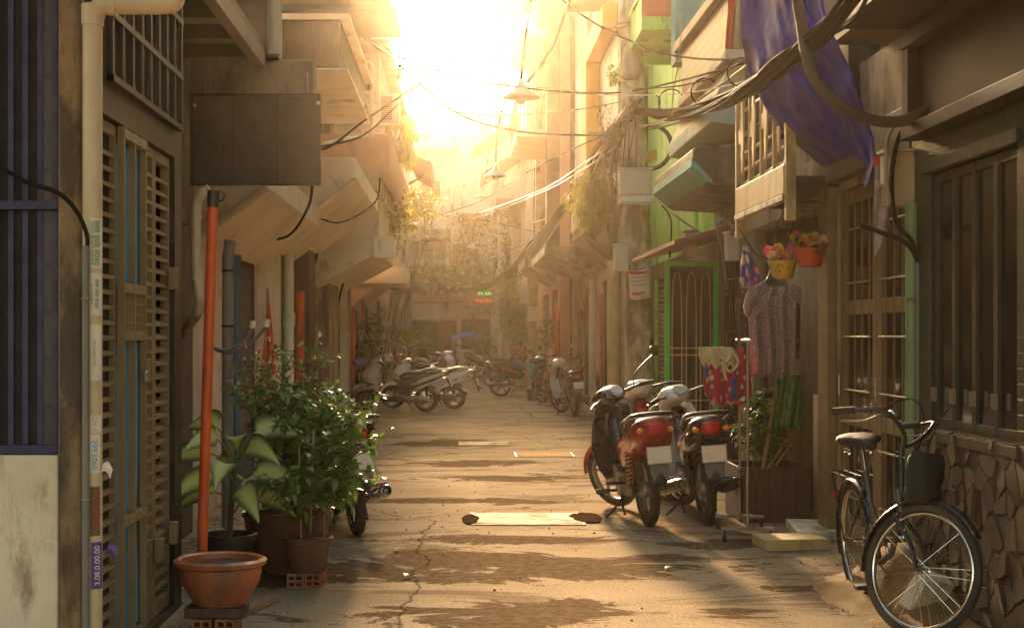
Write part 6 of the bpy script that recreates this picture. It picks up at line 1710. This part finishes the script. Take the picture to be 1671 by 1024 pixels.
MB().box(X(1013, dU - .55), X(1066, dU - .55), dU - .56, dU - .2, Z(332, dU - .55), Z(319.5, dU - .55)).build('tray', M_white2, t, bevel=.006, world=True)
MB().box(X(1013, dU - .55) - .004, X(1066, dU - .55) + .004, dU - .565, dU - .561, Z(332, dU - .55), Z(329, dU - .55)).build('rim', mat('sky_blue', (.12, .4, .5)), t, world=True)
box_thing('meter_box', 'pale meter box strapped to the left of the utility pole', 'meter box', 1003, 1026, 400, 442, dU - .35, .2, M_box)
t = thing('poster', 'torn red and white poster wrapped on the utility pole', 'poster', P(1042, 465, dU - .22))
MB().grid([[P(1025 + 34 * u + 3 * v, 440 + 48 * v + 2 * math.sin(u * 5), dU - .24 - .03 * math.sin(u * 3.1)) for u in [k / 8 for k in range(9)]] for v in [k / 6 for k in range(7)]]).build('sheet', M_paper, t, smooth=180, solid=.003, world=True)
for a, b, c_, d_, m in ((1027, 1057, 442, 447, M_red), (1032, 1052, 476, 481, M_red), (1029, 1056, 451, 453, M_char), (1029, 1054, 457, 459, M_char), (1030, 1056, 463, 465, M_char)):
    MB().grid([[P(a + (b - a) * u, y + 1.5 * math.sin(u * 5), dU - .28) for u in (0, .5, 1)] for y in (c_, d_)]).build('printed_band', m, t, world=True)
for py in (425, 437): 
    t = thing('metal_strap', 'bright metal strap round the utility pole ' + ('above' if py == 425 else 'just touching') + ' the torn poster', 'strap', P(1040, py, dU - .2)); MB().tube([P(1034, py + 6, dU - .21), P(1052, py - 1, dU - .21)], .014, 6).build('band', M_chrome, t, world=True)
t = thing('tyre_hoop', 'black hoop hung beside the utility pole with a yellow flag', 'hoop', P(1062, 240, dU + .1))
MB().torus(P(1060, 240, dU + .2), (.25, 1, 0), .30, .03, 28, 8).build('hoop', M_rubber, t, smooth=180, world=True)
MB().grid([[P(1052 + 20 * u, 250 + 18 * v - 6 * u, dU + .1) for u in (0, .5, 1)] for v in (0, .5, 1)]).build('yellow_flag', M_yel, t, solid=.004, world=True)

# green door frame standing open
dG = 17.2
t = thing('green_screen_door', 'bright green framed screen door standing open across the pavement', 'door', ((X(1085, dG) + X(1172, dG)) / 2, dG, 0))
M_gf = mat('bright_green_paint', (.07, .68, .07), (.05, .56, .05), rough=.4, dirt=.15)
x0, x1, z1 = X(1085, dG), X(1172, dG), Z(426, dG); fw = .06
f = MB(); f.box(x0, x0 + fw, dG, dG + .04, .08, z1); f.box(x1 - fw, x1, dG, dG + .04, .08, z1); f.box(x0 + fw, x1 - fw, dG, dG + .04, z1 - fw, z1); f.box(x0 + fw, x1 - fw, dG, dG + .04, .08, .08 + fw)
f.build('door_frame', M_gf, t, bevel=.004, world=True)
g = MB(); w3 = (x1 - x0 - 2 * fw) / 3
for k in range(3):
    a = x0 + fw + k * w3
    g.tube(smooth_path([(a + .03, dG + .02, .14), (a + .03, dG + .02, z1 - .45), (a + w3 / 2, dG + .02, z1 - .14), (a + w3 - .03, dG + .02, z1 - .45), (a + w3 - .03, dG + .02, .14)], 4), .008, 5)
for z in (.75, 1.28, 1.36): g.tube([(x0 + fw, dG + .02, z), (x1 - fw, dG + .02, z)], .008, 5)
g.build('arched_grille', M_cream, t, world=True)
MB().box(x0 + fw, x1 - fw, dG + .034, dG + .038, .15, z1 - fw).build('mesh_panel', mat('dark_mesh', (.018, .013, .01), rough=.8), t, world=True)

# boxes on the grey wall above the green door
box_thing('breaker_box', 'grey breaker box with a bent conduit above the clothes', 'meter box', 1186, 1207, 381, 425, 14.2, .15, M_box)
box_thing('breaker_box', 'beige twin breaker box left of the bent conduit', 'meter box', 1118, 1137, 378, 420, 16.4, .2, M_box)
t = thing('bent_conduit', 'grey conduit bent like a walking stick above the breaker box', 'conduit', P(1185, 380, 14.1)); MB().tube(smooth_path([P(1195, 384, 14.1), P(1190, 364, 14.1), P(1180, 356, 14.1), P(1171, 364, 14.1), P(1172, 385, 14.1), P(1180, 420, 14.1), P(1186, 470, 14.1)], 5), .014, 8).build('tube', M_greypipe, t, smooth=60, world=True)

# ================================================================== lattice balcony and tarpaulin
t = thing('lattice_balcony', 'cream timber balcony with zigzag lattice above the hanging flower pots', 'balcony', (2.55, 11.8, 2.5))
pl = PRight(2.44)
ua, ub = 10.85, 12.75
zb, zt = Z(300, 11.8), Z(148, 12.4)
def zz(u, top): return (Z(308, 12.7) - .02 if not top else 3.62)
f = MB()
n = 4
for k in range(n + 1):
    u = ua + (ub - ua) * k / n
    f.pbox(pl, u - .018, u + .018, 2.78, 3.62, -.02, .03)
for z in (2.80, 2.92, 3.06, 3.22, 3.42, 3.56): f.pbox(pl, ua, ub, z - .013, z + .013, -.018, .012)
f.build('lattice_frame', M_cream, t, bevel=.003, world=True)
for k in range(n):
    u = ua + (ub - ua) * (k + .5) / n; w = .24
    MB().prism([pl.pt(u - w * .12, 2.86, .03), pl.pt(u + w * .1, 3.02, .03), pl.pt(u + w * .1, 3.14, .03), pl.pt(u + w * .5, 3.14, .03), pl.pt(u + w * .5, 3.26, .03), pl.pt(u + w * .2, 3.26, .03), pl.pt(u, 3.56, .03), pl.pt(u - w * .35, 3.3, .03), pl.pt(u - w * .35, 3.15, .03)], pl.n * .014).build('zigzag_slat', M_cream, t, world=True)
for u in (ua - .03, ub + .01): MB().pbox(pl, u - .03, u + .03, 2.35, 3.68, -.03, .045).build('corner_post', M_cream, t, bevel=.004, world=True)
MB().pbox(pl, ua, ub, 2.55, 2.77, -.02, .05).build('fascia', M_cream, t, bevel=.006, world=True)
MB().pbox(pl, ua, ub, 2.50, 2.545, .0, .06).build('lower_trim', M_white2, t, bevel=.004, world=True)
MB().box(2.47, 2.95, ua, ub, 2.6, 2.68).build('deck', M_woodx, t, world=True)

M_tarp = mat('blue_tarpaulin', (.012, .02, .36), (.008, .012, .2), rough=.62, bump=.9, fine=9, dirt=0, dirtc=(.03, .025, .1))
t = thing('tarpaulin', 'big crumpled dark blue tarpaulin draped from the upper storey on the right', 'tarpaulin', P(1300, 150, 10.4))
rows = []
L_ = [(1208, -40), (1210, 60), (1222, 120), (1240, 160), (1268, 205), (1300, 235), (1345, 275), (1385, 310), (1400, 318)]
R_ = [(1335, -40), (1345, 20), (1360, 60), (1385, 110), (1400, 150), (1412, 190), (1424, 225), (1428, 262), (1418, 300)]
nv, nu = 44, 34
for i in range(nv + 1):
    f = i / nv * (len(L_) - 1); a = min(int(f), len(L_) - 2); f -= a
    l = [L_[a][k] + (L_[a + 1][k] - L_[a][k]) * f for k in (0, 1)]; r_ = [R_[a][k] + (R_[a + 1][k] - R_[a][k]) * f for k in (0, 1)]
    row = []
    for k in range(nu + 1):
        u = k / nu; v = i / nv
        d = 11.0 - 1.65 * u + .16 * noise.noise(Vector((u * 5, v * 6, 2))) + .09 * noise.noise(Vector((u * 11, v * 12, 5))) + .10 * math.sin(u * 9 + v * 4)
        row.append(P(l[0] + (r_[0] - l[0]) * u, l[1] + (r_[1] - l[1]) * u, d))
    rows.append(row)
MB().grid(rows).build('sheet', M_tarp, t, smooth=180, solid=.01, world=True)
t = thing('hung_laundry', 'red and white garments hung above the brick balcony', 'laundry', P(1200, 40, 12.6))
for k, (a, b, m) in enumerate(((1186, 1198, M_red), (1198, 1210, C_cream))):
    MB().grid([[P(a + (b - a) * u + 2 * math.sin(v * 5 + k), -20 + 100 * v, 12.6 + .04 * math.sin(u * 7 + k)) for u in [j / 6 for j in range(7)]] for v in [j / 10 for j in range(11)]]).build('garment', m, t, smooth=180, solid=.006, world=True)
# ochre awning soffit above the door, dark timber over the tiled house
t = thing('awning', 'ochre underside of a deep awning at the top right', 'awning', P(1430, 40, 9.2))
MB().box(X(1365, 9.6), 2.85, 8.75, 9.75, Z(66, 9.6), Z(66, 9.6) + .05).build('soffit', mat('ochre_soffit', (.32, .20, .07), (.24, .15, .05), dirt=.5), t, world=True)
MB().box(X(1365, 9.6), 2.85, 8.72, 8.748, Z(66, 9.6) - .03, Z(66, 9.6) + .5).build('front_board', M_woodx, t, world=True)
t = thing('dark_awning', 'heavy dark cloth hanging behind the blue tarpaulin', 'awning', P(1440, 140, 10.0))
MB().grid([[P(1385 + 100 * u, 62 + (150 + 40 * math.sin(u * 3)) * v, 10.3 + .05 * math.sin(u * 14 + v * 2)) for u in [k / 24 for k in range(25)]] for v in [k / 8 for k in range(9)]]).build('cloth', mat('dark_cloth', (.045, .028, .016), (.03, .019, .012), rough=.9, bump=.4, fine=25), t, smooth=180, solid=.01, world=True)

# green pipe, conduit, meter box, calendar by the cream door
xg = X(1488, 8.72)
t = thing('drain_pipe', 'pale green drainpipe between the cream door and the tiled wall', 'pipe', (xg, 8.72, 0)); MB().tube([(xg, 8.72, 0), (xg, 8.72, 1.2), (xg, 8.72, Z(330, 8.72))], .04, 14).build('pipe_run', mat('sage_pvc', (.20, .30, .13), (.15, .22, .10), rough=.5, dirt=.4), t, smooth=60, world=True)
MB().tube([(xg - .05, 8.67, Z(489, 8.72)), (xg + .1, 8.67, Z(489, 8.72))], .007, 6).build('clip', M_steel, t, world=True)
xg = X(1499, 8.66)
t = thing('conduit', 'dark grey conduit beside the pale green drainpipe', 'conduit', (xg, 8.66, 0)); MB().tube([(xg, 8.66, 0), (xg, 8.66, 1.2), (xg, 8.66, Z(428, 8.66))], .019, 12).build('tube', M_greypipe, t, smooth=60, world=True)
box_thing('meter_box', 'old cream meter box crowded with cables above the calendar', 'meter box', 1448, 1506, 248, 335, 8.74, .16, M_pvc)
box_thing('breaker_box', 'small pale breaker box in front of the crowded meter box', 'meter box', 1440, 1462, 255, 300, 8.70, .05, M_paper, door=False)
t = thing('calendar', 'tattered printed poster hanging on the cream door', 'poster', P(1440, 345, 8.85))
MB().grid([[P(1427 + 30 * u - 8 * u * v, 270 + (150 - 40 * u) * v, 8.85 - .02 * math.sin(u * 6 + v * 5)) for u in [k / 8 for k in range(9)]] for v in [k / 12 for k in range(13)]]).build('sheet', mat('printed_sheet', (.52, .42, .40), (.18, .12, .12), rough=.9, scale=16, stretch=(1, 1, 1.4)), t, smooth=180, solid=.002, world=True)
MB().grid([[P(1426 + 20 * u, 255 + 18 * v, 8.84) for u in (0, .5, 1)] for v in (0, .5, 1)]).build('red_heading', M_red, t, world=True)

# ================================================================== lamps over the alley
M_shade = mat('enamel_shade', (.55, .40, .33), (.42, .30, .24), rough=.4, dirt=.3)
def lamp(px, py, d, r_, label, cords):
    c = P(px, py, d); t = thing('street_lamp', label, 'lamp', c, group='lamps hung over the alley')
    sh = MB(Matrix.Translation(c)).lathe([(r_, 0), (r_ * .96, .012), (r_ * .62, r_ * .30), (r_ * .34, r_ * .46), (r_ * .33, r_ * .62), (r_ * .16, r_ * .66), (r_ * .10, r_ * 1.0), (.001, r_ * 1.02)], n=28).build('shade', M_shade, t, smooth=40, world=True)
    MB().sphere(c + Vector((0, 0, -r_ * .05)), (r_ * .28, r_ * .28, r_ * .32), 14, 9).build('globe', M_shade if r_ > .25 else M_white2, sh, smooth=180)
    for k, pts in enumerate(cords):
        MB().tube(smooth_path([P(*p) for p in pts], 6), .016 if r_ > .15 else .01, 6).build('suspension_cord', M_cable, t, smooth=60, world=True)
    return t
for q in ((850, 160, 15.0, .195, 'large conical enamel lamp hung nearest over the alley', (((850, 128, 15), (858, 60, 15.2), (870, -30, 15.6)), ((862, 134, 15), (905, 70, 15.6), (935, -20, 16)))),
          (809, 288, 27.0, .21, 'second conical lamp along the alley, glaring in the haze', (((809, 264, 27), (812, 215, 27.4), (826, 150, 28)),)),
          (787, 322, 40.0, .17, 'boxy pale lamp third along the alley', (((787, 312, 40), (795, 270, 40), (800, 200, 40)),)),
          (770, 405, 48.0, .19, 'white conical lamp by the ivy clad pole, above the four tiny ones', (((770, 394, 48), (775, 370, 48), (779, 345, 48)),)),
          (755, 446, 56.0, .15, 'tallest of the four tiny white lamps', (((755, 434, 56), (756, 410, 56)),)),
          (733, 470, 58.0, .12, 'tiny white lamp just left of the tallest tiny one', (((733, 463, 58), (735, 445, 58)),)),
          (747, 472, 59.0, .12, 'tiny white lamp just below the tallest tiny one', (((747, 466, 59), (748, 448, 59)),)),
          (720, 478, 60.0, .12, 'leftmost tiny white lamp, above the far signboard', (((720, 470, 60), (722, 450, 60)),)),
          (751, 479, 60.0, .12, 'lowest tiny white lamp, right above the far signboard', (((751, 472, 60), (752, 450, 60)),))):
    lamp(*q[:5], q[5])

# ================================================================== wires
def wire(pts, r_, m, label, name='overhead_wire'):
    pp = [P(*p) for p in pts]
    t = tag(MB().tube(smooth_path(pp, 7), r_, 6).build(name, m, None, smooth=60), label, 'wire', 'overhead wires')
    return t
K, K2 = M_cable, M_cable2
wire([(440, 190, 11.3), (520, 245, 13), (600, 193, 16), (720, 110, 18), (851, -4, 19), (900, -40, 19.5)], .012, K, 'dark wire slanting up to the right from the brown signboard across the sky')
wire([(520, 240, 14), (590, 222, 16), (640, 180, 19), (740, 85, 22)], .010, K, 'thin wire crossing the sky just under the slanting dark one')
wire([(590, 58, 18), (660, 115, 18.5), (735, 178, 19), (800, 205, 19.4), (880, 218, 19.8), (1030, 222, 20)], .012, K, 'dark wire dipping from the tin wall to the utility pole below the large lamp')
wire([(590, 55, 18), (665, 98, 18.3), (760, 128, 18.8), (850, 143, 19), (950, 152, 19.4), (1035, 148, 19.8), (1190, 110, 14), (1300, 60, 11)], .012, K, 'dark wire running level behind the large lamp to the tarpaulin')
wire([(905, -10, 17), (970, 38, 17), (1060, 80, 16.6), (1130, 95, 15), (1230, 98, 12.6)], .011, K, 'dark wire falling from the top edge past the utility pole to the brick balcony')
wire([(668, 104, 19), (780, 132, 19), (870, 142, 19), (1000, 155, 19.6), (1120, 152, 16), (1230, 130, 12.5)], .007, K2, 'pale wire over the alley level with the large lamp')
wire([(668, 168, 22), (790, 188, 21), (930, 180, 20.4), (1030, 163, 20)], .009, K2, 'pale slack wire below the large lamp')
wire([(770, 352, 36), (880, 312, 27), (960, 262, 22.5), (1030, 212, 20)], .012, K2, 'bright wire climbing to the utility pole above the trailing plant')
wire([(775, 358, 36), (885, 314, 27), (965, 268, 22.5), (1030, 220, 20)], .010, K2, 'second bright wire parallel to the one above the trailing plant')
wire([(688, 358, 40), (780, 330, 34), (880, 270, 25), (1020, 205, 20)], .010, K, 'dark thin wire rising behind the bright pair to the utility pole')
wire([(655, 372, 36), (740, 395, 40), (820, 380, 40), (905, 352, 34)], .012, K2, 'pale wire sagging between the white sign and the rosy house')
wire([(655, 335, 36), (720, 350, 38), (800, 362, 40), (880, 380, 36)], .010, K, 'thin wire drooping under the second lamp')
wire([(640, 430, 36), (740, 425, 44), (840, 405, 40), (905, 372, 33)], .012, K2, 'pale wire sagging above the small white lamps')
wire([(645, 455, 40), (720, 465, 50), (810, 462, 50)], .012, K, 'dark line from which the tiny lamps hang')
wire([(690, 500, 46), (670, 430, 46), (648, 395, 36)], .016, K2, 'pale stay wire sloping down behind the white planter box')
wire([(1030, 205, 20), (1090, 200, 18), (1180, 160, 14), (1260, 110, 11), (1345, 40, 9.6), (1410, -30, 8.8)], .010, K2, 'pale cable along the front of the cable bundle')
wire([(1030, 212, 20), (1100, 188, 17.5), (1190, 128, 13.6), (1290, 45, 10.4), (1340, -20, 9.6)], .010, K2, 'pale cable just above the cable bundle')
wire([(1030, 145, 20), (1110, 140, 17), (1180, 118, 14), (1260, 60, 11), (1330, -20, 9.5)], .009, K, 'dark cable curving up above the brick balcony to the tarpaulin')
wire([(960, 218, 22), (1050, 213, 20), (1130, 192, 16.5), (1215, 150, 12.6), (1310, 78, 10), (1400, 2, 8.9)], .012, K2, 'pale wire hanging lowest under the cable bundle')
wire([(1112, 20, 16), (1108, 90, 16), (1098, 160, 16.5), (1096, 190, 17)], .006, K2, 'pale vertical string before the lime green wall')
wire([(1075, 330, 18), (1120, 365, 17), (1170, 395, 16)], .012, K2, 'pale conduit wire slanting under the red tin awning')
wire([(1080, 335, 17.5), (1095, 360, 17), (1093, 420, 17)], .010, K, 'dark cable dropping to the green screen door')
wire([(620, 290, 19), (612, 330, 19), (560, 362, 18), (520, 355, 17), (505, 340, 16)], .010, K, 'dark cable looping under the left canopy')
wire([(510, 300, 12), (502, 340, 13), (470, 385, 14.5), (420, 392, 15)], .013, K, 'thick dark cable sagging under the canopy from the signboard')
wire([(522, 345, 20), (516, 420, 20), (500, 480, 20), (500, 640, 20.3)], .020, K, 'dark cable running down the beige pilaster on the left')
wire([(535, 350, 23), (556, 400, 23), (562, 450, 24), (552, 500, 25), (553, 600, 25)], .018, K, 'dark cable hanging down the white trimmed lattice')
wire([(1405, 368, 8.8), (1440, 380, 8.75), (1480, 398, 8.7), (1500, 430, 8.66)], .014, K, 'stiff dark cable bending into the conduit by the green drainpipe')
wire([(1478, 200, 9.0), (1462, 240, 8.68), (1455, 300, 8.66), (1462, 360, 8.66), (1488, 395, 8.66), (1499, 432, 8.66)], .014, K, 'dark cable dropping over the old meter box')
wire([(1470, 195, 9.0), (1448, 225, 8.7), (1446, 280, 8.64), (1452, 330, 8.64)], .011, K2, 'pale cable arching into the small breaker box')
wire([(1478, 128, 8.9), (1510, 128, 8.7), (1540, 130, 8.5), (1575, 150, 8.3)], .009, K, 'dark wire between the tarpaulin and the boarded hatch')
wire([(1478, 136, 8.9), (1512, 133, 8.7), (1540, 134, 8.5)], .008, K, 'short dark wire beside the boarded hatch')
wire([(1180, 480, 13), (1250, 470, 11.6), (1300, 350, 11)], .004, K, 'fine dark line behind the flower pots')
wire([(1505, 160, 8.6), (1560, 170, 8.3), (1600, 178, 8.0), (1680, 160, 7.6)], .022, K, 'thick black cable along the sill of the boarded hatch')
t = tag(MB().tube(smooth_path([P(*p) for p in ((1296, -30, 9.0), (1308, 40, 8.9), (1316, 90, 8.8), (1332, 135, 8.7), (1370, 172, 8.6), (1420, 195, 8.5), (1470, 198, 8.45), (1510, 182, 8.35), (1545, 155, 8.2), (1570, 138, 8.0))], 7), .034, 12).build('drooping_hose', mat('brown_hose', (.075, .042, .02), (.05, .028, .014), rough=.9), None, smooth=60), 'thick brown hose drooping in front of the blue tarpaulin', 'hose')

# the fat bundle from the top right to the pole, then down the alley
def bundle(name, label, pts, n, spread, r_, seed, sag=.0):
    rnd = random.Random(seed); base = [P(*p) for p in pts]
    t = thing('cable_bundle', label, 'cable bundle', base[len(base) // 2], group='bundles of cables')
    for k in range(n):
        a = rnd.uniform(0, 6.28); s_ = spread * math.sqrt(rnd.random()); ph = rnd.uniform(0, 6)
        pp = []
        for i, p in enumerate(base):
            tw = a + .7 * i
            w = s_ * (.6 + .7 * math.sin(i * 1.3 + ph) ** 2)
            pp.append(p + Vector((w * math.cos(tw), w * .6 * math.cos(tw + 1), w * math.sin(tw))))
        MB().tube(smooth_path(pp, 6), r_ * rnd.uniform(.6, 1.4), 5).build('cable', M_cable if rnd.random() < .97 else M_cable2, t, smooth=60, world=True)
    return t
bundle('a', 'fat tangled cable bundle sweeping from the top right to the utility pole', ((1430, -50, 7.8), (1385, 12, 8.2), (1330, 64, 8.8), (1275, 107, 9.4), (1225, 142, 10.4), (1180, 164, 12.2), (1130, 182, 15.2), (1085, 188, 18.2), (1040, 180, 19.7)), 34, .062, .010, 71)
bundle('b', 'dark cable bundle descending from the utility pole along the alley', ((1040, 180, 19.7), (1012, 215, 20.6), (985, 255, 22.5), (955, 300, 25.5), (915, 350, 29.5), (870, 405, 36), (825, 450, 45), (770, 472, 56), (715, 468, 64)), 24, .15, .018, 72)
rnd = random.Random(77)
for k, (px, py, d, r_) in enumerate(((1062, 168, 19.2, .12), (1095, 166, 17.8, .15), (1150, 150, 15.4, .14), (1210, 118, 12.6, .12), (1240, 96, 11.8, .11))):
    t = tag(MB().torus(P(px, py, d), (.2, 1, .1), r_, .008, 26, 6).build('cable_coil', M_cable, None, smooth=180), ('coil of spare cable nearest the utility pole', 'wide coil of cable before the lime green wall', 'coil of cable under the brick balcony', 'coil of cable before the lattice balcony', 'coil of cable tied at the edge of the tarpaulin')[k], 'cable coil', 'coils of spare cable')
for k in range(9):
    px = 990 + k * 6; t = tag(MB().tube(smooth_path([P(1035 + rnd.uniform(-8, 8), 185 + rnd.uniform(-8, 12), 19.7), P(px, 215 + rnd.uniform(-10, 30), 19.6), P(px + rnd.uniform(-15, 5), 290 + rnd.uniform(-20, 30), 19.8)], 6), .009, 5).build('loose_wire', M_cable, None, smooth=60), 'loose dark wire end straggling down the utility pole', 'wire', 'loose wires on the utility pole')

# ================================================================== small things on the ground
M_road_patch = mat('pale_road_patch', (.62, .50, .34), (.46, .35, .22), rough=.95, dirt=.5, scale=9)
M_tan_cover = mat('tan_iron_cover', (.56, .39, .19), (.4, .27, .13), rough=.95, dirt=.5)
M_hole = mat('damp_earth', (.06, .035, .02), (.035, .02, .012), rough=.95, bump=.8, fine=30)
for m_ in (M_road_patch, M_tan_cover, M_hole): m_.node_tree.nodes['Principled BSDF'].inputs['Specular IOR Level'].default_value = 0.0
def cover(lb, px0, px1, py0, py1, m, frame=True):
    d0, d1 = DG(py1), DG(py0); x0, x1 = X(px0, d0), X(px1, d0)
    t = thing('drain_cover', lb, 'drain cover', ((x0 + x1) / 2, (d0 + d1) / 2, 0), group='covers set in the road')
    MB().box(x0, x1, d0, d1, .003, .012).build('slab', m, t, bevel=.004, world=True)
    if frame:
        f = MB(); f.box(x0 - .03, x0 - .002, d0 - .03, d1 + .03, .002, .008); f.box(x1 + .002, x1 + .03, d0 - .03, d1 + .03, .002, .008); f.box(x0, x1, d0 - .03, d0 - .002, .002, .008)
        f.build('frame', M_rust, t, world=True)
    return t
def wet(n_, c, c2):
    q = NT(n_); n = q.noise(q.coord((.6, 1, 1)), 4.5, 8, .7)
    q.set(Base_Color=q.mix(q.ramp(n, [(.45, 0), (.6, 1)]), c, c2), Roughness=q.ramp(n, [(.42, .6), (.6, .9)])); q.p.inputs['Specular IOR Level'].default_value = .0; q.bump(q.noise(q.coord(), 40, 4), .15, .004); return q.m
cover('large worn drain cover with broken ends in the middle of the road', 775, 950, 838, 856, wet('wet_slab', (.78, .68, .52), (.42, .32, .2)))
for lb, x, y, sx, sy in (('dark broken hole at the left end of the large drain cover', X(768, 12.0), 12.0, .07, .3), ('dark broken hole at the right end of the large drain cover', X(958, 12.0), 12.1, .13, .32)):
    rnd = random.Random(int(x * 100)); n = 22
    v = [(x + sx * (1 + .3 * noise.noise(Vector((math.cos(a) * 2, math.sin(a) * 2, x)))) * math.cos(a), y + sy * (1 + .3 * noise.noise(Vector((math.cos(a) * 2, math.sin(a) * 2, x + 3)))) * math.sin(a), .0135) for a in [2 * math.pi * i / n for i in range(n)]]
    o = MB().add(v, [tuple(range(n))]).build('road_hole', M_hole, None); setting(o)
cover('pale flush cover farther up the middle of the road', 748, 832, 721, 727, M_road_patch, False)
cover('tan iron cover with a dark rim right of the pale flush one', 845, 935, 738, 745, M_tan_cover)
rnd = random.Random(4)
for px, py, lb in ((563, 942, 'dry curled leaf on the road nearest the small clay pot'), (668, 940, 'dry leaf lying alone in the middle of the road'), (545, 930, 'dry leaf tucked against the small clay pot'), (1085, 930, 'dry leaf on the road before the maroon motorbike'), (1390, 985, 'dry leaf by the rear wheel of the bicycle')):
    g_ = Vector(ground(px, py)) + Vector((0, 0, .012))
    tag(MB().leaf(g_, Vector((rnd.uniform(-1, 1), rnd.uniform(-1, 1), .15)).normalized(), Vector((0, 0, 1)), .10, .05, .1, 4).build('dry_leaf', mat_leaf('withered_leaf', (.30, .12, .03), (.2, .08, .02), .2), None, smooth=180, solid=.002), lb, 'leaf', 'dry leaves on the road')

# ================================================================== the person bent over the motorbike
def skin_mesh(name, nodes, edges, m, parent, root=0, sub=2):
    me = bpy.data.meshes.new(name); me.from_pydata([n[0] for n in nodes], edges, []); me.update()
    o = bpy.data.objects.new(name, me); C.objects.link(o); me.materials.append(m); o.parent = parent
    o.modifiers.new('skin', 'SKIN'); s_ = o.modifiers.new('sub', 'SUBSURF'); s_.levels = s_.render_levels = sub
    for i, n in enumerate(nodes):
        v = me.skin_vertices[0].data[i]; v.radius = n[1] if isinstance(n[1], tuple) else (n[1], n[1]); v.use_root = (i == root)
    o.modifiers['skin'].use_smooth_shade = True
    return o
M_skin = mat('skin', (.42, .19, .10), (.36, .16, .085), rough=.5, bump=.05)
M_hair = mat('dark_hair', (.02, .014, .01), rough=.5, bump=.6, fine=120, stretch=(6, 6, 1))
per = thing('person', 'person in dark red shirt and blue shorts bending forward astride the motorbike', 'person', (1.02, 36.5, 0), R(4))
nd = [((.30, 0, .90), .13), ((.42, 0, 1.02), .125), ((.60, 0, 1.15), .14), ((.74, 0, 1.22), .10), ((.83, 0, 1.22), .05), ((.90, 0, 1.20), .06), ((.96, 0, 1.16), .085), ((1.0, 0, 1.09), .065)]
ed = [(i, i + 1) for i in range(7)]
for s_ in (-1, 1):
    b = len(nd)
    nd += [((.70, s_ * .17, 1.19), .065), ((.82, s_ * .25, .98), .046), ((.95, s_ * .30, 1.0), .032), ((1.0, s_ * .29, 1.0), (.035, .022))]
    ed += [(3, b), (b, b + 1), (b + 1, b + 2), (b + 2, b + 3)]
    for k in range(5):
        c = len(nd); y = s_ * (.265 + .012 * k); L_ = (.05, .085, .095, .09, .07)[k]
        nd += [((1.02, y, 1.0 + (.01 if k else -.0)), .010), ((1.02 + L_ * .6, y - (s_ * .02 if k == 0 else 0), .995), .009), ((1.02 + L_ * .8, y, .965), .0075)]
        ed += [(b + 3, c), (c, c + 1), (c + 1, c + 2)]
    b = len(nd)
    nd += [((.33, s_ * .12, .84), .105), ((.68, s_ * .20, .70), .072), ((.62, s_ * .21, .50), .058), ((.50, s_ * .22, .30), .042), ((.50, s_ * .22, .275), .042), ((.62, s_ * .23, .262), (.042, .028)), ((.70, s_ * .235, .258), (.036, .02))]
    ed += [(0, b)] + [(b + i, b + i + 1) for i in range(6)]
skin_mesh('body', nd, ed, M_skin, per)
sh = [((.30, 0, .92), .15), ((.42, 0, 1.03), .147), ((.60, 0, 1.16), .16), ((.73, 0, 1.225), .115)]
se = [(0, 1), (1, 2), (2, 3)]
for s_ in (-1, 1):
    b = len(sh); sh += [((.70, s_ * .17, 1.19), .085), ((.77, s_ * .215, 1.07), .07)]; se += [(3, b), (b, b + 1)]
skin_mesh('shirt', sh, se, mat('dark_red_shirt', (.22, .035, .02), (.16, .025, .015), rough=.9, bump=.3), per)
sh = [((.30, 0, .88), .155)]; se = []
for s_ in (-1, 1):
    b = len(sh); sh += [((.34, s_ * .12, .84), .125), ((.66, s_ * .195, .71), .092)]; se += [(0, b), (b, b + 1)]
skin_mesh('shorts', sh, se, mat('denim', (.045, .085, .20), (.03, .06, .14), rough=.9, bump=.4), per)
MB().sphere((.955, 0, 1.195), (.095, .09, .085), 16, 10).build('hair', M_hair, per, smooth=180)
fc = MB(); fc.sphere((1.035, 0, 1.105), (.02, .016, .022), 8, 6)
for s_ in (-1, 1): fc.sphere((.965, s_ * .082, 1.12), (.022, .012, .03), 8, 6)
fc.build('nose_and_ears', M_skin, per, smooth=180)
for s_ in (-1, 1): MB().sphere((1.02, s_ * .035, 1.14), (.012, .014, .01), 8, 6).build('eye', M_black, per, smooth=180)
# ================================================================== the dusty air of the alley
t = NT('golden_haze')
t.n.remove(t.p)
pv = t.node('VolumePrincipled', Density=.00052, Anisotropy=.94)
pv.inputs['Color'].default_value = (1.0, .80, .53, 1)
t.l.new(pv.outputs[0], t.out.inputs['Volume'])
hz = MB().box(-62, 62, -32, 132, -1.0, 16.5).build('haze', t.m)
setting(hz, 'stuff')
